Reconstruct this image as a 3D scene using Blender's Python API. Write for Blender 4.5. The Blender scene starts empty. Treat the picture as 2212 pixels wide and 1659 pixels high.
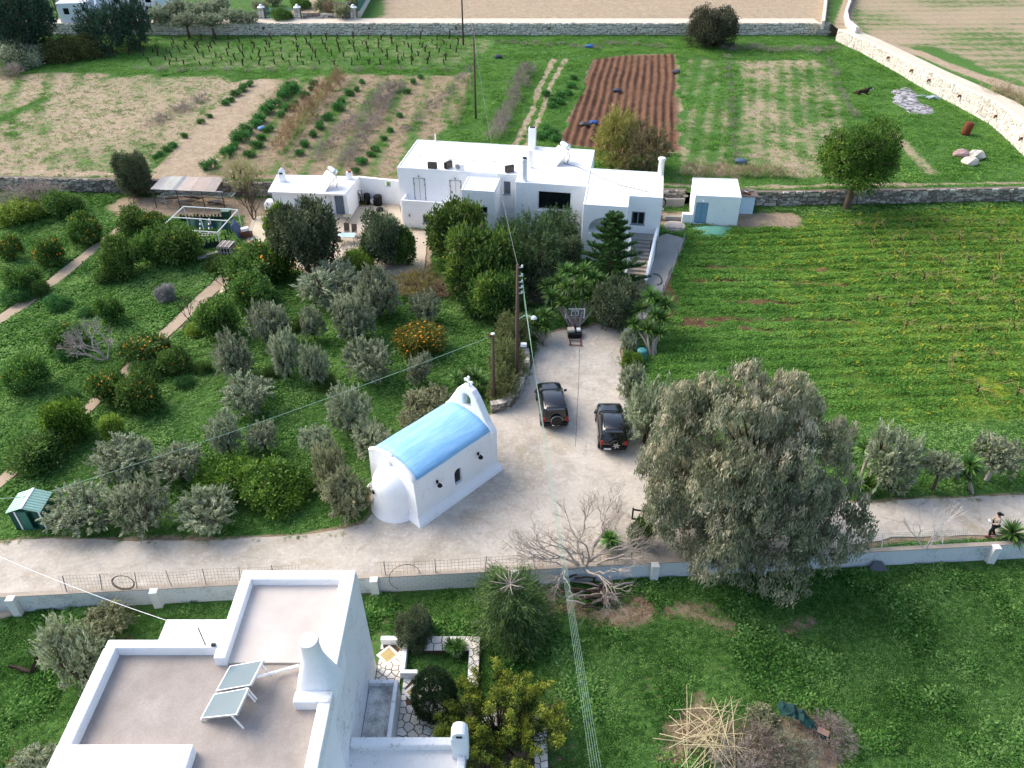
import bpy, bmesh, math, random
import numpy as np
from mathutils import Vector, Matrix
R = math.radians
scene = bpy.context.scene
COL = scene.collection
# ---------------------------------------------------------------- camera
CAM_H, CAM_P, FOC = 33.0, R(37), 1106 / math.tan(R(33))
cam_d = bpy.data.cameras.new('camera'); cam = bpy.data.objects.new('camera', cam_d); COL.objects.link(cam)
cam.location = (0, 0, CAM_H); cam.rotation_euler = (R(90) - CAM_P, 0, 0)
cam_d.sensor_fit = 'HORIZONTAL'; cam_d.angle = R(66); cam_d.clip_start = 0.5; cam_d.clip_end = 3000
scene.camera = cam
# ---------------------------------------------------------------- sky and sun
SUN_EL = R(40); SUN_DIR = Vector((-0.86, 0.50, 0)).normalized() * math.cos(SUN_EL) + Vector((0, 0, math.sin(SUN_EL)))
world = bpy.data.worlds.new('World'); scene.world = world; world.use_nodes = True
wn = world.node_tree; bg = wn.nodes['Background']
sky = wn.nodes.new('ShaderNodeTexSky'); sky.sky_type = 'NISHITA'; sky.sun_disc = False
sky.sun_elevation = SUN_EL; sky.sun_rotation = math.atan2(SUN_DIR.x, SUN_DIR.y)
sky.air_density = 1.0; sky.dust_density = 3.2; sky.ozone_density = 1.0
wn.links.new(sky.outputs[0], bg.inputs[0]); bg.inputs[1].default_value = 0.15
sd = bpy.data.lights.new('sun', 'SUN'); sd.energy = 1.4; sd.angle = R(45); sd.color = (1, 0.95, 0.88)
sun = bpy.data.objects.new('sun', sd); COL.objects.link(sun)
sun.rotation_euler = SUN_DIR.to_track_quat('Z', 'Y').to_euler()
scene.view_settings.view_transform = 'Standard'; scene.view_settings.look = 'None'
scene.view_settings.gamma = 1; scene.view_settings.use_curve_mapping = False
scene.view_settings.exposure = 1.12
# ---------------------------------------------------------------- survey helper: a sight line of the photograph met with a level plane gives the spot on the land
def G(u, v, z=0.0):
    a = (u - 1106) / FOC; b = -(v - 829.5) / FOC
    d = (a, math.cos(CAM_P) + b * math.sin(CAM_P), -math.sin(CAM_P) + b * math.cos(CAM_P))
    t = (z - CAM_H) / d[2]
    return Vector((d[0] * t, d[1] * t, z))
def GP(pts, z=0.0): return [G(u, v, z) for u, v in pts]
def depth_of(p): return p[1] * math.cos(CAM_P) - (p[2] - CAM_H) * math.sin(CAM_P)
def mpp(p): return depth_of(p) / FOC           # metres per survey pixel at a spot
def top_h(p, v):                               # height at which a vertical over p reaches row v
    b = -(v - 829.5) / FOC; y = p[1]
    return CAM_H + (b * y * math.cos(CAM_P) - y * math.sin(CAM_P)) / (math.cos(CAM_P) + b * math.sin(CAM_P))
# levels of the land
Z0, Z1, Z2, Z3 = -1.0, 0.0, 1.3, 2.9
# ---------------------------------------------------------------- noise
def vnoise(x, y, seed=0):
    x = np.asarray(x, float); y = np.asarray(y, float)
    xi = np.floor(x).astype(np.int64); yi = np.floor(y).astype(np.int64); xf = x - xi; yf = y - yi
    def h(a, b):
        n = (a * 374761393 + b * 668265263 + seed * 974711) & 0xffffffff
        n = ((n ^ (n >> 13)) * 1274126177) & 0xffffffff
        return ((n ^ (n >> 16)) & 0xffff) / 65535.0
    u = xf * xf * (3 - 2 * xf); v = yf * yf * (3 - 2 * yf)
    return (h(xi, yi) * (1 - u) + h(xi + 1, yi) * u) * (1 - v) + (h(xi, yi + 1) * (1 - u) + h(xi + 1, yi + 1) * u) * v
def fbm(x, y, s=1.0, o=3, seed=0):
    r = 0; a = 0.5; f = 1.0 / s; t = 0
    for i in range(o):
        r = r + a * vnoise(x * f, y * f, seed + i * 17); t += a; a *= .5; f *= 2.03
    return r / t
def inpoly(x, y, poly):
    x = np.asarray(x); y = np.asarray(y); c = np.zeros(x.shape, bool); n = len(poly)
    for i in range(n):
        x0, y0 = poly[i][0], poly[i][1]; x1, y1 = poly[(i + 1) % n][0], poly[(i + 1) % n][1]
        if y0 == y1: continue
        k = ((y0 > y) != (y1 > y)) & (x < (x1 - x0) * (y - y0) / (y1 - y0) + x0); c ^= k
    return c
def pdist(x, y, line):                          # distance to a polyline
    d = np.full(np.shape(x), 1e9)
    for (a, b) in zip(line[:-1], line[1:]):
        ax, ay, bx, by = a[0], a[1], b[0], b[1]; L = (bx - ax) ** 2 + (by - ay) ** 2 + 1e-9
        t = np.clip(((x - ax) * (bx - ax) + (y - ay) * (by - ay)) / L, 0, 1)
        d = np.minimum(d, np.hypot(x - ax - t * (bx - ax), y - ay - t * (by - ay)))
    return d
def sdp(x, y, poly):                            # signed distance, inside positive
    d = pdist(x, y, list(poly) + [poly[0]]); return np.where(inpoly(x, y, poly), d, -d)
def sstep(a, b, x): t = np.clip((x - a) / (b - a), 0, 1); return t * t * (3 - 2 * t)
# ---------------------------------------------------------------- object helpers
def ordn(k):
    w = ('first second third fourth fifth sixth seventh eighth ninth tenth eleventh twelfth thirteenth fourteenth fifteenth sixteenth seventeenth eighteenth nineteenth twentieth').split()
    return w[k] if k < 20 else 'twenty ' + w[k - 20]
def tag(o, label=None, cat=None, group=None, kind=None):
    if label: o['label'] = label
    if cat: o['category'] = cat
    if group: o['group'] = group
    if kind: o['kind'] = kind
    return o
def thing(name, label, cat, loc=(0, 0, 0), rz=0.0, group=None, scale=None):
    o = bpy.data.objects.new(name, None); COL.objects.link(o); o.location = loc; o.rotation_euler = (0, 0, rz)
    o.empty_display_size = 0.2
    if scale: o.scale = scale
    return tag(o, label, cat, group)
def mesh_obj(name, me, mat=None, parent=None, loc=None):
    o = bpy.data.objects.new(name, me); COL.objects.link(o)
    if mat is not None and not me.materials: me.materials.append(mat)
    if parent: o.parent = parent
    if loc is not None: o.location = loc
    return o
class MB:
    def __init__(s, org=(0, 0, 0)): s.v = []; s.f = []; s.o = Vector(org)
    def add(s, vs, fs):
        n = len(s.v); s.v += [tuple(Vector(p) - s.o) for p in vs]; s.f += [tuple(i + n for i in f) for f in fs]; return s
    def box(s, c, d, rz=0.0, M=None):
        c = Vector(c); x, y, z = d[0] / 2, d[1] / 2, d[2] / 2; m = M or Matrix.Rotation(rz, 3, 'Z')
        vs = [c + m @ Vector((i * x, j * y, k * z)) for k in (-1, 1) for i, j in ((-1, -1), (1, -1), (1, 1), (-1, 1))]
        return s.add(vs, [(3, 2, 1, 0), (4, 5, 6, 7), (0, 1, 5, 4), (1, 2, 6, 5), (2, 3, 7, 6), (3, 0, 4, 7)])
    def prism(s, poly, z0, z1, top=None):
        n = len(poly); top = top or poly
        vs = [(p[0], p[1], z0) for p in poly] + [(p[0], p[1], z1) for p in top]
        a = sum(poly[i][0] * poly[(i + 1) % n][1] - poly[(i + 1) % n][0] * poly[i][1] for i in range(n))
        b = list(range(n)); fs = [tuple(reversed(b)), tuple(i + n for i in b)] + [(i, (i + 1) % n, (i + 1) % n + n, i + n) for i in b]
        if a < 0: fs = [tuple(reversed(f)) for f in fs]
        return s.add(vs, fs)
    def tube(s, pts, r, n=6, cap=True):
        pts = [Vector(p) for p in pts]; rs = r if isinstance(r, (list, tuple)) else [r] * len(pts)
        vs = []; ref = None
        for i, p in enumerate(pts):
            d = (pts[min(i + 1, len(pts) - 1)] - pts[max(i - 1, 0)]); d = d.normalized() if d.length > 1e-6 else Vector((0, 0, 1))
            if ref is None: ref = Vector((1, 0, 0)) if abs(d.x) < .8 else Vector((0, 1, 0))
            a = (ref - d * ref.dot(d)).normalized(); b = d.cross(a); ref = a
            vs += [p + (a * math.cos(2 * math.pi * k / n) + b * math.sin(2 * math.pi * k / n)) * rs[i] for k in range(n)]
        fs = [(i * n + k, i * n + (k + 1) % n, (i + 1) * n + (k + 1) % n, (i + 1) * n + k) for i in range(len(pts) - 1) for k in range(n)]
        if cap: fs += [tuple(reversed(range(n))), tuple((len(pts) - 1) * n + k for k in range(n))]
        return s.add(vs, fs)
    def lathe(s, prof, c=(0, 0, 0), n=16, axis='Z'):
        c = Vector(c); vs = []
        for (r, h) in prof:
            for k in range(n):
                a = 2 * math.pi * k / n; q = (r * math.cos(a), r * math.sin(a), h)
                if axis == 'Y': q = (q[0], q[2], q[1])
                if axis == 'X': q = (q[2], q[0], q[1])
                vs.append(c + Vector(q))
        m = len(prof)
        fs = [(i * n + k, i * n + (k + 1) % n, (i + 1) * n + (k + 1) % n, (i + 1) * n + k) for i in range(m - 1) for k in range(n)]
        fs += [tuple(reversed(range(n))), tuple((m - 1) * n + k for k in range(n))]
        return s.add(vs, fs)
    def sheet(s, poly, z):
        return s.add([(p[0], p[1], z) for p in poly], [tuple(range(len(poly)))])
    def mesh(s, name, smooth=False):
        me = bpy.data.meshes.new(name); me.from_pydata(s.v, [], s.f); me.update()
        if smooth: me.shade_smooth()
        return me
    def build(s, name, mat, parent=None, smooth=False, bevel=0, seg=2, fix=True, loc=None):
        me = s.mesh(name, smooth)
        if fix:
            bm = bmesh.new(); bm.from_mesh(me); bmesh.ops.recalc_face_normals(bm, faces=bm.faces); bm.to_mesh(me); bm.free()
            if smooth: me.shade_smooth()
        o = mesh_obj(name, me, mat, parent, loc)
        if bevel:
            b = o.modifiers.new('bevel', 'BEVEL'); b.width = bevel; b.segments = seg; b.limit_method = 'ANGLE'; b.angle_limit = R(40)
        return o
def cut(o, cutters):
    """carve the openings (list of MB) out of o for good"""
    for mbx in cutters:
        c = mbx.build('cutter', None); c.parent = o.parent; c.matrix_parent_inverse.identity()
        m = o.modifiers.new('cut', 'BOOLEAN'); m.operation = 'DIFFERENCE'; m.solver = 'EXACT'; m.object = c
        bpy.context.view_layer.update(); dg = bpy.context.evaluated_depsgraph_get()
        me = bpy.data.meshes.new_from_object(o.evaluated_get(dg)); mats = list(o.data.materials); o.modifiers.remove(m)
        o.data = me
        if not me.materials:
            for q in mats: me.materials.append(q)
        bpy.data.objects.remove(c)
    return o
def child_copy(src, parent):
    c = src.copy(); COL.objects.link(c); c.parent = parent
    for g in src.children: child_copy(g, c)
    return c
def copy_thing(src, loc, rz=0.0, scale=None, label=None):
    c = src.copy(); COL.objects.link(c); c.location = loc; c.rotation_euler = (0, 0, rz)
    if scale is not None: c.scale = scale if isinstance(scale, (tuple, list)) else (scale,) * 3
    if label: c['label'] = label
    for g in src.children: child_copy(g, c)
    return c
def np_mesh(name, verts, quads, smooth=False):
    me = bpy.data.meshes.new(name); nv, nf = len(verts), len(quads); k = quads.shape[1]
    me.vertices.add(nv); me.vertices.foreach_set('co', np.ascontiguousarray(verts, np.float32).ravel())
    me.loops.add(nf * k); me.loops.foreach_set('vertex_index', np.ascontiguousarray(quads, np.int32).ravel())
    me.polygons.add(nf); me.polygons.foreach_set('loop_start', np.arange(0, nf * k, k, dtype=np.int32))
    me.update(calc_edges=True)
    if smooth: me.shade_smooth()
    return me
# ---------------------------------------------------------------- materials
def lin(c):
    if isinstance(c, str): c = tuple(int(c[i:i + 2], 16) / 255 for i in (0, 2, 4))
    return tuple((x / 12.92 if x <= .04045 else ((x + .055) / 1.055) ** 2.4) for x in c) + (1,)
class NT:
    def __init__(s, name):
        s.m = bpy.data.materials.new(name); s.m.use_nodes = True; s.t = s.m.node_tree; s.t.nodes.clear()
        s.out = s.t.nodes.new('ShaderNodeOutputMaterial')
    def n(s, typ, props=None, **ins):
        d = s.t.nodes.new('ShaderNode' + typ)
        for k, v in (props or {}).items(): setattr(d, k, v)
        for k, v in ins.items():
            key = int(k[1:]) if k[0] == 'i' and k[1:].isdigit() else k.replace('_', ' ')
            s.set(d.inputs[key], v)
        return d
    def set(s, sock, v):
        if isinstance(v, bpy.types.NodeSocket): s.t.links.new(v, sock)
        elif isinstance(v, bpy.types.Node): s.t.links.new(v.outputs[0], sock)
        else: sock.default_value = v
    def coord(s, kind='Object'): return s.n('TexCoord').outputs[kind]
    def noise(s, scale, co, detail=3, rough=.55, dist=0): return s.n('TexNoise', Vector=co, Scale=scale, Detail=detail, Roughness=rough, Distortion=dist).outputs[0]
    def ramp(s, fac, stops, interp='LINEAR'):
        d = s.n('ValToRGB', Fac=fac); r = d.color_ramp; r.interpolation = interp
        while len(r.elements) < len(stops): r.elements.new(.5)
        for e, (p, c) in zip(r.elements, stops): e.position = p; e.color = c if len(c) == 4 else tuple(c) + (1,)
        return d.outputs[0]
    def mix(s, fac, a, b, mode='MIX'):
        d = s.n('MixRGB', {'blend_type': mode}); s.set(d.inputs[0], fac); s.set(d.inputs[1], a); s.set(d.inputs[2], b); return d.outputs[0]
    def math(s, op, a, b=0.0, clamp=False):
        d = s.n('Math', {'operation': op, 'use_clamp': clamp}); s.set(d.inputs[0], a); s.set(d.inputs[1], b); return d.outputs[0]
    def bump(s, h, strength=.5, dist=.02): return s.n('Bump', Height=h, Strength=strength, Distance=dist).outputs[0]
    def finish(s, color, rough=.9, normal=None, metal=0, spec=.3, **kw):
        p = s.n('BsdfPrincipled'); s.set(p.inputs['Base Color'], color); s.set(p.inputs['Roughness'], rough); s.set(p.inputs['Metallic'], metal)
        s.set(p.inputs['Specular IOR Level'], spec)
        if normal is not None: s.set(p.inputs['Normal'], normal)
        for k, v in kw.items(): s.set(p.inputs[k.replace('_', ' ')], v)
        s.t.links.new(p.outputs[0], s.out.inputs[0]); return s.m
MATS = {}
def simple(name, c, rough=.8, metal=0, var=.15, scale=3.0, spec=.3, bumpy=0.0, **kw):
    if name in MATS: return MATS[name]
    t = NT(name); co = t.coord('Object'); c = lin(c)
    nz = t.noise(scale, co, 4); col = t.mix(nz, tuple(x * (1 - var) for x in c[:3]) + (1,), tuple(min(1, x * (1 + var)) for x in c[:3]) + (1,))
    nm = t.bump(t.noise(scale * 8, co, 3), bumpy, .02) if bumpy else None
    MATS[name] = t.finish(col, rough, nm, metal, spec, **kw); return MATS[name]
def leafmat(name, dark, mid, light, trans=.25, clump=1.6, gloss=.06):
    if name in MATS: return MATS[name]
    t = NT(name); isl = t.n('NewGeometry').outputs['Random Per Island']; co = t.coord('Object')
    big = t.noise(clump, co, 2); f = t.math('ADD', t.math('MULTIPLY', isl, .6), t.math('MULTIPLY', t.math('SUBTRACT', big, .5), 1.3))
    f = t.math('ADD', f, .2)
    orand = t.n('ObjectInfo').outputs['Random']
    col = t.ramp(f, [(0.05, lin(dark)), (.45, lin(mid)), (.95, lin(light))])
    hsv = t.n('HueSaturation', Color=col); t.set(hsv.inputs['Value'], t.math('ADD', t.math('MULTIPLY', orand, .3), .85)); t.set(hsv.inputs['Hue'], t.math('ADD', t.math('MULTIPLY', orand, .02), .49))
    d = t.n('BsdfDiffuse', Color=hsv.outputs[0]); tr = t.n('BsdfTranslucent', Color=hsv.outputs[0]); g = t.n('BsdfGlossy', Color=(.6, .7, .6, 1), Roughness=.5)
    m1 = t.n('MixShader', Fac=trans + .1, i1=d.outputs[0], i2=tr.outputs[0]); m2 = t.n('MixShader', Fac=gloss * .35, i1=m1.outputs[0], i2=g.outputs[0])
    t.t.links.new(m2.outputs[0], t.out.inputs[0]); MATS[name] = t.m; return t.m
def whitewash(name, c='f2f3f4', dirt=.12, dirtc='8d8a80'):
    t = NT(name); co = t.coord('Object')
    a = t.noise(.7, co, 4); b = t.noise(14, co, 5, .7)
    k = t.math('MULTIPLY', t.ramp(t.math('MULTIPLY', t.noise(1.3, co, 5, .7), t.noise(9, co, 3, .6)), [(.28, (0, 0, 0)), (.45, (1, 1, 1))]), dirt)
    col = t.mix(k, t.mix(a, lin(c), tuple(x * .93 for x in lin(c)[:3]) + (1,)), lin(dirtc))
    nm = t.bump(t.math('ADD', t.math('MULTIPLY', a, 2.0), b), .35, .03)
    return t.finish(col, .85, nm, 0, .2)
M_WHITE = whitewash('whitewash', 'f2f3f4', .22)
M_WHITE_D = whitewash('whitewash_weathered', 'e9eaea', .75)
M_ROOF = whitewash('roof_coating', 'f5f2ef', .3, 'b5a48f')
def weathered(name, base, dark, lo=.42, hi=.62, sc=6):
    t = NT(name); co = t.coord('Object')
    k = t.ramp(t.math('ADD', t.math('MULTIPLY', t.noise(sc * 3, co, 6, .75), .6), t.math('MULTIPLY', t.noise(sc * .3, co, 3), .4)), [(lo, (0, 0, 0)), (hi, (1, 1, 1))])
    return t.finish(t.mix(k, lin(base), lin(dark)), .92, t.bump(t.noise(sc * 4, co, 4), .4, .02), 0, .15)
M_MOULD = weathered('mouldy_concrete', 'd8d6d0', '6f6c66')
def roof_screed():
    t = NT('roof_screed'); co = t.coord('Object')
    a = t.noise(.8, co, 4, .6); b = t.noise(18, co, 5, .75); c = t.noise(90, co, 2)
    col = t.mix(t.ramp(a, [(.3, (0, 0, 0)), (.7, (1, 1, 1))]), lin('9c948d'), lin('b6ada6'))
    col = t.mix(t.math('MULTIPLY', t.ramp(b, [(.3, (0, 0, 0)), (.7, (1, 1, 1))]), .6), col, lin('857a70'))
    col = t.mix(t.math('MULTIPLY', t.ramp(t.noise(.35, co, 5, .7, 1.5), [(.5, (0, 0, 0)), (.62, (1, 1, 1))]), .4), col, lin('8c8279'))
    col = t.mix(t.ramp(t.noise(3, co, 6, .8), [(.72, (0, 0, 0)), (.78, (1, 1, 1))]), col, lin('e6e2dd'))
    return t.finish(col, .9, t.bump(t.math('ADD', b, c), .3, .01), 0, .2)
M_SCREED = roof_screed()
def screed2():
    t = NT('roof_paint_beige'); co = t.coord('Object')
    col = t.mix(t.ramp(t.noise(.5, co, 3), [(.35, (0, 0, 0)), (.65, (1, 1, 1))]), lin('bab2ab'), lin('ccc5be'))
    col = t.mix(t.math('MULTIPLY', t.noise(14, co, 5, .8), .35), col, lin('a89c92'))
    return t.finish(col, .75, t.bump(t.noise(8, co, 4), .12, .01), 0, .3)
M_SCREED2 = screed2()
def concrete():
    t = NT('driveway_concrete'); co = t.coord('Object')
    a = t.noise(.16, co, 5, .6, .6); b = t.noise(.9, co, 6, .7); c = t.noise(12, co, 5, .7); d = t.noise(.32, co, 5, .65, 1.5)
    col = t.mix(t.ramp(a, [(.35, (0, 0, 0)), (.65, (1, 1, 1))]), lin('aba397'), lin('c3bbb0'))
    col = t.mix(t.math('MULTIPLY', t.ramp(d, [(.5, (0, 0, 0)), (.68, (1, 1, 1))]), .5), col, lin('8e877b'))
    col = t.mix(t.math('MULTIPLY', t.ramp(t.noise(.22, co, 4, .6, .8), [(.56, (0, 0, 0)), (.68, (1, 1, 1))]), .5), col, lin('94886a'))
    col = t.mix(t.math('MULTIPLY', t.ramp(b, [(.52, (0, 0, 0)), (.72, (1, 1, 1))]), .5), col, lin('dcd4c8'))
    col = t.mix(t.math('MULTIPLY', t.ramp(t.noise(2.2, co, 6, .75), [(.6, (0, 0, 0)), (.7, (1, 1, 1))]), .55), col, lin('857565'))
    col = t.mix(t.math('MULTIPLY', c, .35), col, lin('9b9080'))
    wob = t.n('MixRGB', {'blend_type': 'ADD'}, Fac=.5, i1=co); t.set(wob.inputs[2], t.n('TexNoise', Vector=co, Scale=1.2, Detail=4.0).outputs[1])
    vor = t.n('TexVoronoi', {'feature': 'DISTANCE_TO_EDGE'}, Vector=wob.outputs[0], Scale=.21); crk = t.math('MULTIPLY', t.ramp(vor.outputs[0], [(.0, (1, 1, 1)), (.007, (0, 0, 0))]), t.ramp(t.noise(.3, co, 2), [(.5, (0, 0, 0)), (.6, (.45, .45, .45))]))
    col = t.mix(crk, col, lin('5f574c'))
    col = t.mix(t.math('MULTIPLY', t.ramp(t.noise(.11, co, 5, .7, 2.0), [(.55, (0, 0, 0)), (.66, (1, 1, 1))]), .34), col, lin('85858a'))
    col = t.mix(t.math('MULTIPLY', t.ramp(t.noise(4.5, co, 6, .8), [(.5, (0, 0, 0)), (.7, (1, 1, 1))]), .45), col, lin('ded7cc'))
    col = t.mix(t.math('MULTIPLY', t.ramp(t.noise(.6, co, 6, .75, 1.0), [(.54, (0, 0, 0)), (.62, (1, 1, 1))]), .28), col, lin('887e72'))
    return t.finish(col, .9, t.bump(t.math('ADD', b, t.math('MULTIPLY', c, .4)), .3, .03), 0, .2)
M_CONC = concrete()
M_WOODPOLE = simple('pole_timber', '5b4a40', .9, var=.3, scale=5, bumpy=.4)
M_BARK = simple('bark', '5a4c40', .95, var=.35, scale=6, bumpy=.6)
M_BARK_PALE = simple('bark_pale', 'a59a90', .95, var=.25, scale=6, bumpy=.5)
M_BARK_DARK = simple('bark_dark', '40342b', .95, var=.3, scale=6, bumpy=.5)
M_GREYMETAL = simple('grey_metal', 'b4b9bd', .45, .6, .1)
M_RUST = simple('rust', '6d3c26', .9, .1, .4, 8, bumpy=.3)
M_DARK = simple('dark_void', '0b0c0e', .5, spec=.3)
M_GLASS = simple('window_glass', '10161c', .08, 0, .05, spec=.6)
M_GREYPAINT = simple('grey_paint', '7c8189', .6, 0, .06)
M_WHITEPAINT = simple('white_paint', 'eceded', .5, 0, .03)
M_BLACKRUB = simple('black_rubber', '131416', .7, 0, .2)
# ================================================================ the land
def interp_line(pts):
    xs = np.array([p[0] for p in pts]); ys = np.array([p[1] for p in pts]); return lambda x: np.interp(x, xs, ys)
def yb(x): return 27.22 + 0.066 * np.asarray(x, float)                     # outer foot of the block wall
ys = interp_line([(-400, 88), (-80, 78.5), (-52.9, 77.1), (-41.7, 76.5), (24.5, 73.2), (35.3, 73.7), (51.4, 74.3), (62, 74.8), (400, 90)])
YF = 136.0
RW = [G(u, v, Z2) for u, v in ((1805, 88), (1860, 113), (1945, 161), (1994, 190), (2066, 228), (2138, 267), (2185, 309), (2212, 337))]
RW.append(RW[-1] + Vector((1.2, -5.5, 0))); RW.append(RW[-2] + Vector((0.5, -9.5, 0)))
RW[-1].y = max(RW[-1].y, 74.9)
rwx = interp_line(sorted([(p.y, p.x) for p in RW]))                        # x of the right wall at a given y
def zr(y): return 2.9 + 0.75 * sstep(130, 84, np.asarray(y, float))        # the lane climbs towards the viewer
def W(pts, z): return [(p.x, p.y) for p in GP(pts, z)]
# --- driveway outline
DRIVE = W([(-330, 1188), (-60, 1180), (40, 1168), (150, 1165), (300, 1168), (470, 1166), (590, 1160), (650, 1158), (720, 1146), (785, 1132), (806, 1105),
           (800, 1075), (840, 1010), (960, 930), (1040, 905), (1085, 888), (1112, 858), (1136, 820), (1150, 785), (1160, 745), (1178, 722), (1215, 713), (1260, 713), (1288, 700), (1352, 690),
           (1344, 722), (1338, 760), (1345, 800), (1352, 840), (1364, 880), (1385, 930), (1430, 1000), (1560, 1060), (1700, 1086), (1860, 1088), (1940, 1080), (2060, 1076), (2212, 1070), (2600, 1062)], 0)
DRIVE += [(62, 29.4), (27.5, 29.9), (21.0, 29.7), (17.0, 28.75), (5, 27.72), (-30, 25.4), (-60, 23.6)]
PATH_R = W([(1440, 505), (1478, 516), (1470, 535), (1445, 590), (1428, 640), (1392, 690), (1345, 692), (1305, 690), (1395, 600), (1420, 515)], 0)
PATH_A = W([(255, 490), (150, 570), (60, 640), (-60, 720), (-40, 728), (78, 650), (165, 580), (262, 500)], 0)
PATH_B = W([(497, 583), (470, 600), (360, 705), (262, 800), (180, 880), (105, 945), (0, 1030), (-80, 1095), (-60, 1105), (14, 1043), (122, 955), (202, 885), (285, 805), (382, 712), (490, 612), (508, 592)], 0)
PATIO = W([(545, 470), (620, 462), (860, 440), (880, 500), (925, 500), (915, 590), (860, 600), (780, 560), (690, 590), (560, 560), (530, 545)], 0)
LANE_P = W([(556, 470), (580, 500), (585, 560), (520, 600), (500, 620), (470, 640), (490, 600), (540, 545), (545, 500)], 0)
HARD = [DRIVE, PATH_R, PATH_A, PATH_B, PATIO]
PLOUGH = W([(1283, 128), (1345, 120), (1460, 116), (1462, 200), (1466, 325), (1380, 335), (1222, 312), (1212, 300)], Z2)
F1 = W([(-60, 300), (60, 232), (190, 172), (300, 162), (470, 164), (520, 180), (440, 262), (300, 386), (-60, 386)], Z2)
F0 = W([(-60, 168), (120, 155), (240, 162), (0, 250), (-60, 270)], Z2)
F2 = W([(312, 392), (500, 186), (520, 172), (608, 170), (575, 220), (442, 388)], Z2)
F3 = W([(442, 388), (608, 172), (760, 160), (1010, 160), (985, 230), (950, 305), (860, 388)], Z2)
F5 = W([(1470, 128), (1560, 126), (1600, 390), (1460, 400)], Z2)
F6 = W([(1592, 130), (1785, 128), (1800, 160), (1838, 260), (1815, 385), (1605, 385)], Z2)
VINE = W([(130, 150), (330, 78), (800, 76), (1080, 82), (1010, 150), (700, 150), (400, 150)], Z2)
TRACK = [W([(1196, 128), (1165, 190), (1150, 240), (1112, 318)], Z2), W([(1222, 128), (1186, 190), (1172, 240), (1136, 318)], Z2)]
RFIELD = W([(1440, 480), (2300, 440), (2500, 900), (1880, 930), (1400, 860), (1380, 740), (1430, 660), (1470, 520)], 0)
BROWN_ROWS = [W(p, 0) for p in ([(1498, 576), (1640, 580), (1790, 582)], [(1490, 606), (1660, 606), (1830, 618)], [(1570, 650), (1720, 656)], [(1480, 690), (1600, 688), (1850, 695)], [(1455, 706), (1560, 706), (1700, 716)], [(1440, 590), (1460, 660), (1430, 700)])]
LITTER = [W([(1455, 1322), (1500, 1300), (1600, 1345), (1720, 1345), (1800, 1335), (1700, 1375), (1560, 1372)], Z0), W([(1170, 1270), (1290, 1300), (1400, 1290), (1420, 1340), (1330, 1370), (1180, 1330)], Z0),
          W([(1470, 1560), (1530, 1515), (1640, 1540), (1760, 1550), (1820, 1575), (1820, 1680), (1460, 1680), (1440, 1610)], Z0), W([(960, 1500), (1240, 1500), (1260, 1720), (960, 1720)], Z0)]
def stripes(x, y, ang, period, seed=0):
    c, s = math.cos(ang), math.sin(ang); t = (-s * x + c * y) / period + 0.25 * fbm(x, y, 9, 2, seed); return 0.5 + 0.5 * np.sin(2 * math.pi * t)
def dir_of(a, b, z): p, q = G(*a, z), G(*b, z); return math.atan2(q.y - p.y, q.x - p.x)
ANG3 = dir_of((442, 388), (608, 172), Z2); ANG6 = dir_of((1700, 380), (1690, 130), Z2); ANGP = dir_of((1340, 320), (1372, 120), Z2)
def cover_mid(x, y):
    g = np.full(x.shape, .95); b = np.full(x.shape, .5)
    yl = np.zeros(x.shape); rf = sstep(-.5, 1.5, sdp(x, y, RFIELD))
    yl = rf * (sstep(16, 34, x + .25 * (y - 50)) * .75 + .05)
    for r in BROWN_ROWS:
        b = np.maximum(b, sstep(2, .8, pdist(x, y, r))); g -= .55 * sstep(.6, .1, pdist(x, y, r) + .8 * (fbm(x, y, 1.2, 2, 5) - .5))
    for h, w in ((DRIVE, .5), (PATH_A, .2), (PATH_B, .25), (PATIO, 1.2), (PATH_R, .5)): g -= .9 * sstep(-w, 0.05, sdp(x, y, h))
    g -= .75 * sstep(4, 0, pdist(x, y, W([(300, 445), (420, 440), (560, 450)], 0)) - .5)
    g -= .7 * sstep(2.6, .8, pdist(x, y, W([(1430, 470), (1700, 478)], 0)))
    g -= .25 * sstep(.55, .72, fbm(x, y, 6, 3, 3)) * (1 - rf)
    g -= .6 * sstep(3, .5, pdist(x, y, W([(700, 590), (960, 620)], 0)))
    return g, b, yl, rf
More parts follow.
